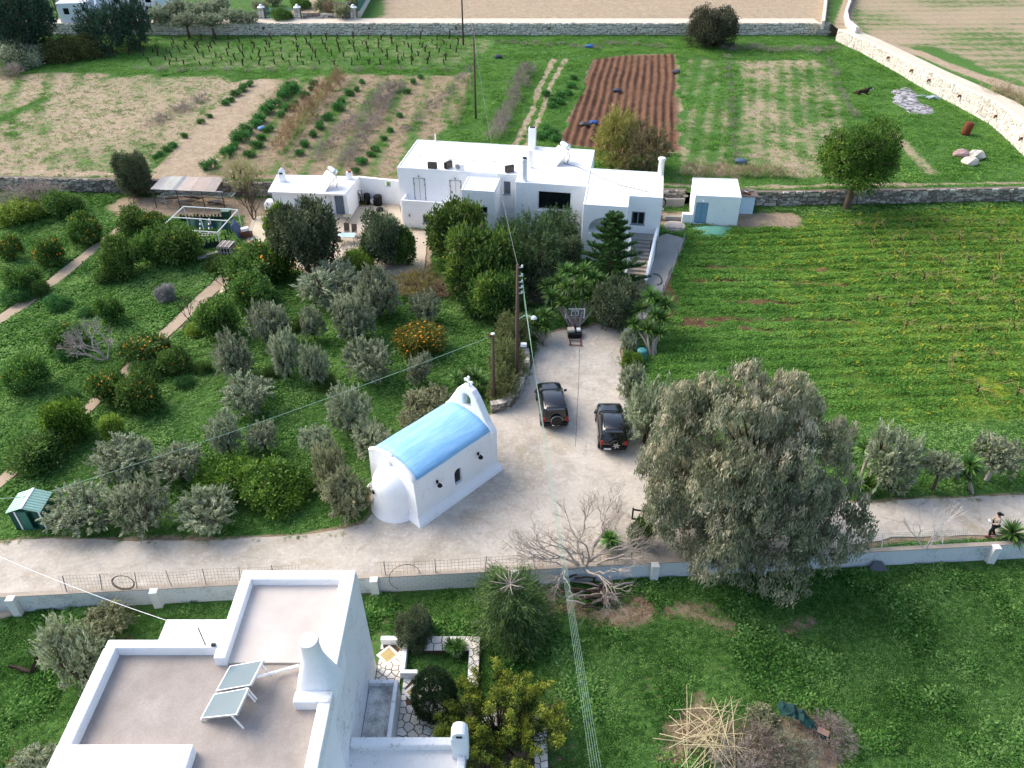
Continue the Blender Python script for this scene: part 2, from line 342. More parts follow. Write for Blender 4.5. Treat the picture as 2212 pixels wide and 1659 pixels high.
def cover_up(x, y):
    g = np.full(x.shape, .9); b = np.full(x.shape, .35); yl = np.zeros(x.shape)
    def put(poly, val, soft=1.2):
        nonlocal g
        k = sstep(-soft, soft, sdp(x, y, poly) + 2.0 * (fbm(x, y, 3, 3, 9) - .5)); g = g * (1 - k) + val * k
    put(F1, .37 + .5 * (fbm(x, y, 7, 3, 2) - .5) + .1 * (stripes(x, y, ANG3 + .5, 3.0) - .5)); put(F0, .4 + .3 * (stripes(x, y, ANG3 + .35, 4) - .5)); put(F2, -.25 + .3 * stripes(x, y, ANG3, 2.6), .4)
    put(F3, .36 + .42 * (stripes(x, y, ANG3, 3.4, 4) - .5) + .4 * (fbm(x, y, 4, 3, 91) - .5)); put(F5, .60 + .2 * (stripes(x, y, ANG6, 2.0, 6) - .5) + .6 * (fbm(x, y, 6, 3, 13) - .5)); put(F6, .50 + .14 * (stripes(x, y, ANG6, 1.9, 7) - .5) + .55 * (fbm(x, y, 5, 4, 11) - .5))
    put(VINE, .68 + .35 * (fbm(x, y, 10, 3, 12) - .5)); put(PLOUGH, .05, .5)
    k = sstep(-.8, .5, sdp(x, y, PLOUGH)); b = b * (1 - k) + .95 * k; k = sstep(-.8, .5, sdp(x, y, F3)); b = b * (1 - k) + .58 * k
    for t in TRACK: g -= .8 * sstep(.55, .15, pdist(x, y, t) + .5 * (fbm(x, y, 1.5, 2, 8) - .5))
    g -= .75 * sstep(.55, .2, np.abs(y - ys(x) - 1.6) + .8 * (fbm(x, y, 2, 2, 21) - .5)) * (1 - .2)
    g -= .5 * sstep(1.4, .3, pdist(x, y, W([(1930, 290), (1970, 330), (2010, 372)], Z2)))
    yl += .25 * sstep(46, 40, x) * 0
    return g, b, yl
def ground_mat():
    t = NT('ground'); co = t.coord('Object'); at = t.n('Attribute', {'attribute_name': 'cov'}); sp = t.n('SeparateColor', Color=at.outputs['Color'])
    g, b, yl = sp.outputs[0], sp.outputs[1], sp.outputs[2]
    fine = t.noise(5, co, 5, .7); med = t.noise(1.1, co, 4, .6); big = t.noise(.12, co, 3, .5); vf = t.noise(30, co, 4, .75)
    gm = t.math('ADD', g, t.math('ADD', t.math('MULTIPLY', t.math('SUBTRACT', fine, .5), 1.1), t.math('MULTIPLY', t.math('SUBTRACT', med, .5), .7)))
    gm = t.ramp(gm, [(.40, (0, 0, 0)), (.62, (1, 1, 1))])
    grass = t.mix(t.ramp(big, [(.35, (0, 0, 0)), (.65, (1, 1, 1))]), lin('486f2f'), lin('58833b'))
    grass = t.mix(t.math('MULTIPLY', t.ramp(med, [(.35, (0, 0, 0)), (.7, (1, 1, 1))]), .7), grass, lin('567b3e'))
    grass = t.mix(t.ramp(fine, [(.35, (.75, .75, .75)), (.6, (0, 0, 0))]), grass, lin('243d1e'))
    grass = t.mix(t.math('MULTIPLY', t.ramp(vf, [(.5, (0, 0, 0)), (.75, (1, 1, 1))]), .4), grass, lin('70924c'))
    fl = t.math('MULTIPLY', yl, t.ramp(t.math('ADD', t.math('MULTIPLY', t.noise(.5, co, 4, .7), .6), t.math('MULTIPLY', vf, .4)), [(.42, (0, 0, 0)), (.62, (1, 1, 1))]))
    grass = t.mix(fl, grass, lin('a9a52a'))
    tan = t.mix(t.ramp(med, [(.3, (0, 0, 0)), (.7, (1, 1, 1))]), lin('a08e78'), lin('b9a88f'))
    red = t.mix(t.ramp(med, [(.3, (0, 0, 0)), (.7, (1, 1, 1))]), lin('5e4233'), lin('785845'))
    soil = t.mix(t.ramp(b, [(.4, (0, 0, 0)), (.9, (1, 1, 1))]), tan, red)
    soil = t.mix(t.ramp(fine, [(.3, (.65, .65, .65)), (.55, (0, 0, 0))]), soil, lin('5e4c3a'))
    col = t.mix(gm, soil, grass)
    nm = t.bump(t.math('ADD', fine, t.math('MULTIPLY', vf, .5)), .8, .12)
    return t.finish(col, .95, nm, 0, .1)
M_GROUND = ground_mat()
def grid_ground(name, xs_, tfun, nt, zfun, cov):
    xs_ = np.asarray(xs_); tt = np.linspace(0, 1, nt); X, T = np.meshgrid(xs_, tt); X, Y = tfun(X, T); Z = zfun(X, Y)
    n = len(xs_); v = np.stack([X.ravel(), Y.ravel(), Z.ravel()], 1)
    i = np.arange(nt - 1)[:, None] * n + np.arange(n - 1)[None, :]; q = np.stack([i, i + 1, i + n + 1, i + n], -1).reshape(-1, 4)
    me = np_mesh(name, v, q, True); o = mesh_obj(name, me, M_GROUND); tag(o, kind='structure')
    c = cov(X.ravel(), Y.ravel()); a = me.color_attributes.new('cov', 'FLOAT_COLOR', 'POINT')
    d = np.ones((len(v), 4), np.float32)
    for k in range(3): d[:, k] = np.clip(c[k], 0, 1)
    a.data.foreach_set('color', d.ravel()); return o
def axis(*segs):
    out = []
    for a, b, st in segs: out.append(np.arange(a, b, st))
    out.append(np.array([segs[-1][1]])); return np.concatenate(out)
# lower yard
def cover_low(x, y):
    g = .9 - .2 * sstep(.45, .75, fbm(x, y, 2.2, 3, 31)) - .12 * sstep(2, -14, x); b = np.full(x.shape, .5)
    for wt, p in zip((.5, .5, .42, .3), LITTER): g -= wt * sstep(-.8, .8, sdp(x, y, p) + 1.6 * (fbm(x, y, 1.5, 3, 33) - .5))
    return g, b, np.zeros(x.shape)
def z_low(x, y): return Z0 + .10 * (fbm(x, y, 4, 3, 41) - .6)
grid_ground('yard_ground', axis((-400, -40, 20), (-40, 40, .25), (40, 400, 20)), lambda X, T: (X, -150 + (yb(np.clip(X, -60, 60)) + .12 + 150) * np.where(T < .1, T / .1 * .94, .94 + (T - .1) / .9 * .06)), 90, z_low, cover_low)
# middle terrace: orchard, court, green field
RIDGE_ON = None
def z_mid(x, y):
    rf = sstep(0, 2.5, sdp(x, y, RFIELD)); hard = np.zeros(np.shape(x))
    for h in HARD: hard = np.maximum(hard, sstep(-.8, 0, sdp(x, y, h)))
    r = np.sin(2 * math.pi * ((y - .06 * x) / 1.25 + .5 * fbm(x, y, 12, 2, 52))) * .05 * rf
    return Z1 + (1 - hard) * (r + .12 * (fbm(x, y, 5, 3, 51) - .55) + .05 * (fbm(x, y, .9, 2, 53) - .5)) - .02
xm = axis((-400, -62, 12), (-62, 62, .4), (62, 400, 12))
grid_ground('orchard_ground', xm, lambda X, T: (X, yb(np.clip(X, -60, 60)) + .1 + (ys(X) + .1 - yb(np.clip(X, -60, 60)) - .1) * T), 135, z_mid, lambda x, y: cover_mid(x, y)[:3])
# upper terrace: vegetable fields
def z_up(x, y):
    p = sstep(-.3, .6, sdp(x, y, PLOUGH)); c, s = math.cos(ANGP), math.sin(ANGP); t = -s * x + c * y
    fur = np.sin(2 * math.pi * (t / .98 + .7 * fbm(x, y, 14, 2, 66) + .1 * fbm(x, y, 2, 2, 68))) * (.05 + .2 * fbm(x, y, 5, 2, 67)) * p
    f3 = sstep(-.3, .6, np.maximum(sdp(x, y, F3), sdp(x, y, F6))) * .05 * (stripes(x, y, ANG3, 3.4, 4) - .5)
    return Z2 + fur + f3 + .14 * (fbm(x, y, 3, 3, 61) - .55) + (.3 * p) * (fbm(x, y, .7, 3, 63) - .5)
xu = axis((-400, -86, 20), (-86, 3, .5), (3, 29, .19), (29, 60, .45), (60, 200, 20))
grid_ground('field_ground', xu, lambda X, T: (X, ys(X) - .05 + (YF + .3 - ys(X)) * T), 150, z_up, cover_up)
# far terrace and the land right of the lane
TAN1 = W([(790, 62), (830, 30), (830, -60), (1795, -60), (1785, 62), (1480, 60)], Z3)
TAN2 = W([(1840, 40), (1850, -60), (2700, -60), (2700, 200), (2212, 215), (2000, 128), (1880, 95)], Z3)
DIRT = W([(1800, 70), (1812, 30), (1830, -20), (1845, -20), (1838, 40), (1870, 85), (1990, 112), (2100, 160), (2260, 215), (2260, 240), (2080, 168), (1980, 122), (1880, 105)], Z3)
FARROAD = W([(585, 60), (640, 20), (690, -40), (730, -40), (690, 10), (668, 62)], Z3)
def cover_far(x, y):
    g = np.full(x.shape, .85); b = np.full(x.shape, .25)
    k = sstep(-2, 2, sdp(x, y, TAN1)); g = g * (1 - k) + k * (.22 + .22 * (stripes(x, y, .05, 4, 71) - .5)); 
    k = sstep(-2, 2, sdp(x, y, TAN2)); g = g * (1 - k) + k * (.42 + .12 * (stripes(x, y, .02, 3.2, 72) - .5) + .45 * (fbm(x, y, 14, 3, 73) - .5))
    o_ = x - rwx(np.clip(y, 75, 135.9)); k = sstep(2.2, 3.2, o_) * sstep(9.5, 7.5, o_ + 2.5 * (fbm(x, y, 5, 2, 76) - .5)) * sstep(126, 118, y); g = g * (1 - k) + .9 * k
    g -= .8 * sstep(-.6, .6, sdp(x, y, DIRT)); g -= .8 * sstep(5, 3, y - YF) * sstep(10, -10, x - 40); g -= .9 * sstep(-1, .5, sdp(x, y, FARROAD))
    return g, b, np.zeros(x.shape)
grid_ground('far_ground', axis((-900, -110, 60), (-110, 110, 1.0), (110, 900, 60)), lambda X, T: (X, YF + .25 + np.where(T < .6, T / .6 * 60, 60 + (T - .6) / .4 * 1200)), 100, lambda x, y: 2.9 + .2 * (fbm(x, y, 9, 2, 74) - .5), cover_far)
grid_ground('lane_side_ground', np.linspace(0, 1, 60), lambda S, T: ((rwx(74.95 + 61.3 * T)) + .25 + np.where(S < .7, S / .7 * 40, 40 + (S - .7) / .3 * 300), 74.95 + 61.3 * T), 110, lambda x, y: zr(y) - .02 + .1 * (fbm(x, y, 3, 2, 75) - .5) * sstep(3, 6, x - rwx(y)), cover_far)
# --- flat hard surfaces
def ragged(poly, amp=.12, step=.8, seed=1):
    out = []; n = len(poly)
    for i in range(n):
        a, b = Vector(poly[i][:2]), Vector(poly[(i + 1) % n][:2]); m = max(1, min(60, int((b - a).length / step)))
        nn = Vector((-(b - a).y, (b - a).x)).normalized() if (b - a).length > 0 else Vector((0, 0))
        for k in range(m):
            p = a.lerp(b, k / m); q = (float(fbm(np.array(p.x * 1.7), np.array(p.y * 1.7), 1, 2, seed)) - .5) * 2 * amp; p = p + nn * q; out.append((p.x, p.y))
    return out
def slab(name, poly, z, mat, t=.12, amp=.12, step=.8):
    p = ragged(poly, amp, step); me = MB().prism(p, z - t, z).mesh(name)
    bm = bmesh.new(); bm.from_mesh(me); bmesh.ops.recalc_face_normals(bm, faces=bm.faces); bmesh.ops.triangulate(bm, faces=[f for f in bm.faces if len(f.verts) > 4]); bm.to_mesh(me); bm.free()
    return tag(mesh_obj(name, me, mat), kind='structure')
slab('driveway', DRIVE, .03, M_CONC, amp=.16)
M_CONC_GREY = simple('path_concrete_grey', '8f8d88', .9, var=.25, scale=.8, bumpy=.3)
slab('side_path', PATH_R, .042, M_CONC_GREY, amp=.06)
M_PATH = simple('path_screed', 'a2917c', .9, var=.28, scale=1.1, bumpy=.3)
slab('garden_path', PATH_A, .05, M_PATH, amp=.06); slab('garden_path', PATH_B, .05, M_PATH, amp=.06)
M_PATIO = simple('patio_screed', 'b5a896', .9, var=.3, scale=.6, bumpy=.3)
slab('patio', PATIO, .06, M_PATIO, amp=.1); slab('garden_path', LANE_P, .075, simple('path_pale', 'c6b99e', .9, var=.15), amp=.05)
M_ROAD = simple('lane_surface', 'c4b9a8', .9, var=.15, scale=.7, bumpy=.2)
jn = GP([(1252, 752), (1250, 830), (1246, 900), (1243, 965)], .036); slabj = MB().tube(jn, .014, 4); tag(slabj.build('driveway_joint', simple('joint_dark', '6b675f', .9)), kind='structure')
# lane along the far and right walls (follows the crest of the retaining walls)
def strip(name, cl, offs, zf, mat):
    m = MB(); vs = []
    for i, p in enumerate(cl):
        a = cl[max(i - 1, 0)]; b = cl[min(i + 1, len(cl) - 1)]; d = Vector((b[0] - a[0], b[1] - a[1])).normalized(); nn = Vector((-d.y, d.x))
        for k in offs: q = Vector(p[:2]) + nn * k; vs.append((q.x, q.y, zf(p[0], p[1])))
    m.add(vs, [(2 * i, 2 * i + 1, 2 * i + 3, 2 * i + 2) for i in range(len(cl) - 1)]); return tag(m.build(name, mat), kind='structure')
rw_fine = []
for a, b in zip(RW[:-1], RW[1:]):
    for k in range(8): rw_fine.append(a.lerp(b, k / 8))
rw_fine.append(RW[-1])
rw_fine = [p for p in rw_fine if p.y > 74.9]
strip('lane', [(x, YF, 0) for x in np.linspace(-110, 49.5, 60)], (.2, 3.4), lambda x, y: 3.06, M_ROAD)
strip('lane', rw_fine, (.3, 2.6), lambda x, y: float(zr(y)) + .1, M_ROAD)
# ash and the burnt ring on the grass
ASH = W([(1925, 196), (1945, 188), (1968, 190), (1985, 205), (1990, 222), (2018, 232), (2022, 244), (2000, 248), (1960, 246), (1945, 232), (1928, 222)], Z2)
t_ = NT('ash'); co_ = t_.coord('Object'); M_ASH = t_.finish(t_.mix(t_.ramp(t_.noise(1.5, co_, 6, .75), [(.42, (0, 0, 0)), (.58, (1, 1, 1))]), lin('2e2a28'), lin('b5b4b8')), .95, t_.bump(t_.noise(4, co_, 4), .6, .05))
def mound(name, poly, z, h, mat, step=.35, seed=3):
    xs_ = [p[0] for p in poly]; yy = [p[1] for p in poly]; X, Y = np.meshgrid(np.arange(min(xs_) - .5, max(xs_) + .5, step), np.arange(min(yy) - .5, max(yy) + .5, step))
    d = sdp(X, Y, poly) + .7 * (fbm(X, Y, 1.2, 3, seed) - .5); Z = z - .12 + (h + .12) * sstep(-.3, .6, d) + h * .8 * (fbm(X, Y, .7, 3, seed + 1) - .5)
    n = X.shape[1]; i = np.arange(X.shape[0] - 1)[:, None] * n + np.arange(n - 1)[None, :]; q = np.stack([i, i + 1, i + n + 1, i + n], -1).reshape(-1, 4)
    keep = (d.ravel()[q].max(1) > -.35); return mesh_obj(name, np_mesh(name, np.stack([X.ravel(), Y.ravel(), Z.ravel()], 1), q[keep], True), mat)
tag(mound('ash_heap', ASH, Z2, .12, M_ASH), 'spread heap of pale grey ash with burnt black rim on the grass', 'ash heap')
# --- growing ground cover
def tuft_mesh(name, n, r, h, lw, seed, flat=.5):
    g = np.random.default_rng(seed); a = g.uniform(0, 2 * math.pi, n); rr = r * np.sqrt(g.uniform(0, 1, n)); hh = h * g.uniform(.4, 1, n) * (1 - .5 * rr / r)
    c = np.stack([rr * np.cos(a), rr * np.sin(a), hh], 1); th = g.uniform(0, 2 * math.pi, n); tilt = g.uniform(-flat, flat, n)
    d1 = np.stack([np.cos(th), np.sin(th), tilt], 1); d2 = np.stack([-np.sin(th), np.cos(th), g.uniform(-flat, flat, n)], 1)
    s = lw * g.uniform(.6, 1.2, n)[:, None]; v = np.stack([c - d1 * s, c - d2 * s * .6, c + d1 * s, c + d2 * s * .6], 1).reshape(-1, 3)
    return np_mesh(name, v, np.arange(4 * n).reshape(-1, 4))
def covermat(name, dark, mid, light, yellow=None):
    t = NT(name); geo = t.n('NewGeometry'); rnd = t.n('ObjectInfo').outputs['Random']; isl = geo.outputs['Random Per Island']; pos = geo.outputs['Position']
    f = t.math('ADD', t.math('MULTIPLY', isl, .5), t.math('ADD', t.math('MULTIPLY', rnd, .45), t.math('MULTIPLY', t.math('SUBTRACT', t.noise(.25, pos, 4, .6), .5), 1.2)))
    col = t.ramp(t.math('ADD', f, -.02), [(0, lin(dark)), (.4, lin(mid)), (.9, lin(light))])
    if yellow: col = t.mix(t.math('MULTIPLY', t.math('GREATER_THAN', rnd, .86), t.math('GREATER_THAN', isl, .4)), col, lin(yellow))
    d = t.n('BsdfDiffuse', Color=col); tr = t.n('BsdfTranslucent', Color=col); m = t.n('MixShader', Fac=.3, i1=d.outputs[0], i2=tr.outputs[0]); t.t.links.new(m.outputs[0], t.out.inputs[0]); return t.m
M_CLOVER = covermat('clover', '233f1c', '497533', '8cb065'); M_CLOVER2 = covermat('clover_field', '3d662c', '60903f', '8fb45c'); M_FLOWER = covermat('flowering_clover', '406628', '679039', '9aae4c', 'b5b044')
M_DRYGRASS = covermat('dry_grass', '6d5b41', '93805c', 'b3a077'); M_LITTER = covermat('leaf_litter', '5b4a3a', '8f785f', 'b49d82')
def scatter(name, pts, scl, tuft, mat, label, cat, seed=0):
    tuft.materials.append(mat) if not tuft.materials else None
    src = bpy.data.objects.new(name + '_source', tuft)
    me = bpy.data.meshes.new(name); me.vertices.add(len(pts)); me.vertices.foreach_set('co', np.ascontiguousarray(pts, np.float32).ravel()); me.update()
    a = me.attributes.new('scl', 'FLOAT', 'POINT'); a.data.foreach_set('value', np.ascontiguousarray(scl, np.float32))
    o = mesh_obj(name, me, mat); tag(o, label, cat, kind='stuff')
    ng = bpy.data.node_groups.new(name, 'GeometryNodeTree'); ng.interface.new_socket('Geometry', in_out='INPUT', socket_type='NodeSocketGeometry'); ng.interface.new_socket('Geometry', in_out='OUTPUT', socket_type='NodeSocketGeometry')
    N = ng.nodes.new; L = ng.links.new; gi = N('NodeGroupInput'); go = N('NodeGroupOutput'); ip = N('GeometryNodeInstanceOnPoints'); oi = N('GeometryNodeObjectInfo'); oi.inputs['Object'].default_value = src; oi.inputs['As Instance'].default_value = True
    rv = N('FunctionNodeRandomValue'); rv.data_type = 'FLOAT_VECTOR'; rv.inputs['Min'].default_value = (-.15, -.15, 0); rv.inputs['Max'].default_value = (.15, .15, 6.283); rv.inputs['Seed'].default_value = seed
    na = N('GeometryNodeInputNamedAttribute'); na.data_type = 'FLOAT'; na.inputs['Name'].default_value = 'scl'
    L(gi.outputs[0], ip.inputs['Points']); L(oi.outputs['Geometry'], ip.inputs['Instance']); L(rv.outputs[0], ip.inputs['Rotation']); L(na.outputs[0], ip.inputs['Scale']); L(ip.outputs[0], go.inputs[0])
    md = o.modifiers.new('scatter', 'NODES'); md.node_group = ng; return o
rng = np.random.default_rng(7)
def sample(x0, x1, y0, y1, n): return rng.uniform(x0, x1, n), rng.uniform(y0, y1, n)
T_A = tuft_mesh('clover_tuft', 16, .22, .13, .055, 1); T_B = tuft_mesh('clover_tuft_tall', 22, .28, .18, .05, 2, .8); T_C = tuft_mesh('flower_tuft', 18, .3, .2, .065, 3, .7); T_D = tuft_mesh('field_tuft', 18, .42, .18, .075, 4, .8); T_E = tuft_mesh('clover_clump', 20, .24, .2, .062, 9, .8); T_L = tuft_mesh('dead_leaf_tuft', 14, .3, .05, .06, 5, .5)
NOHOUSE = [W([(560, 460), (600, 375), (860, 375), (880, 300), (1290, 320), (1440, 370), (1610, 380), (1600, 490), (1430, 520), (1380, 700), (1150, 700), (900, 600)], 0)]
# orchard and court side
x, y = sample(-62, 62, 24, 77, 210000); lim = (y > yb(x) + .3) & (y < ys(x) - .3); x, y = x[lim], y[lim]
g_, b_, yl_, rf_ = cover_mid(x, y); far = np.hypot(x, y); keep = rng.uniform(0, 1, len(x)) < sstep(.35, .9, g_ + .5 * (fbm(x, y, 1.1, 2, 81) - .5)) * (.35 + .65 * fbm(x, y, 2.2, 2, 82) * 1.3)
for h in HARD: keep &= sdp(x, y, h) < -.12
x, y, yl_, rf_ = x[keep], y[keep], yl_[keep], rf_[keep]; z = z_mid(x, y); ph = np.sin(2 * math.pi * ((y - .06 * x) / 1.25 + .5 * fbm(x, y, 12, 2, 52)))
s = (.55 + (1.15 - .6 * rf_) * fbm(x, y, 1.6, 2, 83) ** 1.3) * (1 + .14 * ph * rf_) * np.clip(far[keep] / 45, .75, 1.35); fl = yl_ > rng.uniform(0.05, 1.7, len(x)); fi = (rf_ > .5) & ~fl; oc = ~fi & ~fl; P = np.stack([x, y, z], 1)
scatter('clover', P[oc], s[oc], T_A, M_CLOVER, 'low green clover and grass growing between the orchard trees', 'clover', 1)
scatter('clover', P[fi], s[fi] * 1.15, T_B, M_CLOVER2, 'bright green clover in low ridges across the open right hand field', 'clover', 2)
scatter('flowering_clover', P[fl], s[fl], T_C, M_FLOWER, 'yellow flowered clover over the far right of the green field', 'flowers', 3)
# lower yard
x, y = sample(-26, 30, 12, 29, 60000); lim = y < yb(x) - .25; x, y = x[lim], y[lim]; g_, b_, _ = cover_low(x, y); keep = rng.uniform(0, 1, len(x)) < sstep(.3, .95, g_) * (.25 + 1.1 * fbm(x, y, 1.5, 2, 84))
keep &= ~((x > -16.5) & (x < -4.4) & (y < 22.3)) & ~((x > -6) & (x < -1.6) & (y < 17.2)) & ~((x > -7) & (x < -4.9) & (y < 24.2))
lit = (~keep) & (g_ < .62) & (rng.uniform(0, 1, len(x)) < .55) & ~((x > -16.5) & (x < -1.4) & (y < 24.2)); P = np.stack([x, y, z_low(x, y)], 1)
s = .4 + .35 * fbm(x, y, .8, 2, 85) + 1.15 * sstep(.5, .72, fbm(x, y, 1.7, 3, 88)) * rng.uniform(.6, 1, len(x))
scatter('clover', P[keep], s[keep], T_E, M_CLOVER, 'green clover covering the lower yard in front of the block wall', 'clover', 4)
scatter('leaf_litter', P[lit], s[lit] * .9, T_L, M_LITTER, 'brown fallen leaves lying under the trees of the lower yard', 'leaf litter', 5)
# upper fields
x, y = sample(-90, 58, 74, 136, 90000); lim = (y > ys(x) + .5) & (x < rwx(y) - .5); x, y = x[lim], y[lim]; g_, b_, _ = cover_up(x, y); q = g_ + .7 * (fbm(x, y, 1.4, 2, 86) - .5); keep = rng.uniform(0, 1, len(x)) < sstep(.45, .95, q); dry = (~keep) & (g_ > .05) & (g_ < .55) & (b_ < .8) & (rng.uniform(0, 1, len(x)) < .3)
P = np.stack([x, y, z_up(x, y)], 1); s = .4 + .8 * fbm(x, y, 2, 2, 87)
scatter('field_grass', P[keep], s[keep], T_D, M_CLOVER2, 'green grass and weeds over the upper fields', 'grass', 6)
scatter('dry_weeds', P[dry], s[dry] * .8, T_D, M_DRYGRASS, 'sparse dry weeds over the tan soil of the upper fields', 'weeds', 7)
# weeds and dead leaves along the edges of the drive
ex, ey = [], []
for a_, b_ in zip(DRIVE[1:-8], DRIVE[2:-7]):
    n_ = int(math.hypot(b_[0] - a_[0], b_[1] - a_[1]) * 5); t_ = rng.uniform(0, 1, n_); ex.append(a_[0] + (b_[0] - a_[0]) * t_ + rng.normal(0, .22, n_)); ey.append(a_[1] + (b_[1] - a_[1]) * t_ + rng.normal(0, .22, n_))
ex, ey = np.concatenate(ex), np.concatenate(ey); k_ = fbm(ex, ey, 2.5, 2, 95) > .45; scatter('edge_weeds', np.stack([ex[k_], ey[k_], np.full(k_.sum(), .03)], 1), rng.uniform(.25, .75, k_.sum()), T_A, M_CLOVER, 'small weeds creeping over the edges of the driveway', 'weeds', 8)
fc = G(1275, 1205, 0); lx, ly = rng.normal(fc.x, 2.6, 420), rng.normal(fc.y + .4, 1.1, 420); k_ = ly > yb(lx) + .4; scatter('fallen_leaves', np.stack([lx[k_], ly[k_], np.full(k_.sum(), .035)], 1), rng.uniform(.15, .5, k_.sum()), T_L, M_LITTER, 'dead leaves blown over the drive under the bare fig tree', 'leaves', 9)
# ================================================================ stone and block walls
M_STONE = [simple('stone_grey', '9d968c', .95, var=.3, scale=2, bumpy=.5), simple('stone_pale', 'bdb6aa', .95, var=.25, scale=2, bumpy=.5), simple('stone_dark', '7d746b', .95, var=.3, scale=2, bumpy=.5)]
M_MORTAR = simple('wall_core', '6f675e', .95, var=.3, scale=3, bumpy=.5)
M_MORTAR_L = simple('pale_pointing', 'cfc9be', .95, var=.12, scale=3, bumpy=.4)
M_STONE_W = [simple('stone_limed', 'cdc6ba', .95, var=.2, scale=2, bumpy=.4), simple('stone_limed_b', 'b9b1a5', .95, var=.2, scale=2, bumpy=.4), simple('stone_limed_c', 'dad4ca', .95, var=.2, scale=2, bumpy=.4)]
def stone_protos(mats, seed):
    r = random.Random(seed); out = []
    for k in range(12):
        j = lambda a: r.uniform(-a, a); vs = []
        for x, z in ((-.5, -.5), (.5, -.5), (.5, .5), (-.5, .5)): vs.append((x + j(.10), .5, z + j(.12)))
        for x, z in ((-.4, -.36), (.4, -.36), (.4, .36), (-.4, .36)): vs.append((x + j(.1), -.5 + j(.25), z + j(.12)))
        me = MB().add(vs, [(4, 5, 6, 7), (0, 1, 5, 4), (1, 2, 6, 5), (2, 3, 7, 6), (3, 0, 4, 7)]).mesh('stone'); me.materials.append(mats[k % len(mats)]); out.append(me)
    return out
def stone_wall(name, label, path, zf0, zf1, mats, core, size=.45, hgt=.32, thick=.5, limit=300, seed=1, proud=.14, top=True, cat='stone wall'):
    """path: ground polyline along the visible face; the core stands behind it, stones set proud of it one by one"""
    r = random.Random(seed); p0 = path[0]; root = thing(name, label, cat, (p0[0], p0[1], 0)); org = (p0[0], p0[1], 0); m = MB(org); protos = stone_protos(mats, seed); items = []
    for a, b in zip(path[:-1], path[1:]):
        a, b = Vector(a[:2]), Vector(b[:2]); L = (b - a).length; d = (b - a) / L; nn = Vector((-d.y, d.x)); za0, zb0, za1, zb1 = zf0(a), zf0(b), zf1(a), zf1(b); ang = math.atan2(d.y, d.x)
        f = [(a, za0 - .3), (b, zb0 - .3), (b, zb1), (a, za1)]; vs = [(q.x, q.y, z) for q, z in f] + [(q.x + nn.x * thick, q.y + nn.y * thick, z) for q, z in f]
        m.add(vs, [(0, 1, 2, 3), (3, 2, 6, 7), (7, 6, 5, 4), (1, 5, 6, 2), (0, 3, 7, 4)])
        H = max(za1 - za0, zb1 - zb0); rows = max(1, round(H / hgt)); 
        for i in range(rows):
            s = r.uniform(-.2, 0) * size
            while s < L:
                w = size * r.uniform(.5, 1.6); mid = s + w / 2
                if mid > L: break
                t = mid / L; z0 = za0 + (zb0 - za0) * t; z1 = za1 + (zb1 - za1) * t; hh = (z1 - z0) / rows; p = a + d * mid - nn * (proud * .2)
                items.append((Vector((p.x, p.y, z0 + (i + .5) * hh + r.uniform(-.1, .1))), w * .94, hh * r.uniform(.6, 1.4), proud * r.uniform(.7, 1.3), ang, r.randrange(12))); s += w
    m.build('core', core, root)
    items.sort(key=lambda t: (t[0] - Vector((0, 0, CAM_H))).length / (t[1] * t[2]) ** .5); rest = MB(org)
    for k, (p, w, h, d, ang, vi) in enumerate(items):
        if k < limit:
            o = mesh_obj('stone', protos[vi], None, root, p - Vector(org)); o.scale = (w, d, h); o.rotation_euler = (0, r.uniform(-.22, .22), ang)
        else:
            M = Matrix.Rotation(ang, 3, 'Z'); rest.add([p + M @ Vector((v.co.x * w, v.co.y * d, v.co.z * h)) for v in protos[vi].vertices], [tuple(f.vertices) for f in protos[vi].polygons])
    if rest.v: tag(rest.build('stone', mats[0], root, fix=False), kind='stuff')
    return root
V2 = lambda x, y: Vector((x, y))
def along(x0, x1, n, off=0): return [V2(x, float(ys(x)) + off) for x in np.linspace(x0, x1, n)]
stone_wall('dry_stone_wall', 'grey dry stone retaining wall running right from the small white hut behind the pine', along(21.6, 62, 9), lambda p: 0, lambda p: 1.38, M_STONE, M_MORTAR, .5, .3, .5, 300, 1)
stone_wall('dry_stone_wall', 'grey dry stone retaining wall at the left edge behind the orange trees', along(-66, -24, 9), lambda p: 0, lambda p: 1.35, M_STONE, M_MORTAR, .5, .3, .5, 220, 2)
stone_wall('dry_stone_wall', 'short rough stone wall in the gap between the big house and the white hut', along(13.4, 17.2, 2), lambda p: .55, lambda p: 1.45, M_STONE, M_MORTAR, .4, .28, .5, 60, 3)
stone_wall('retaining_wall', 'long pale stone retaining wall with the far lane on top, beyond the vineyard', [V2(x, YF) for x in np.linspace(-74, 51.3, 22)], lambda p: Z2 - .1, lambda p: 3.05, M_STONE_W, simple('mid_pointing', '9b948a', .95, var=.2), .6, .33, .6, 300, 4, .16)
stone_wall('retaining_wall', 'sunlit white stone retaining wall curving down the right side below the lane', [V2(p.x, p.y) for p in rw_fine], lambda p: Z2 - .1, lambda p: float(zr(p.y)) + .12, M_STONE_W, M_MORTAR_L, .55, .36, .5, 300, 5, .1)
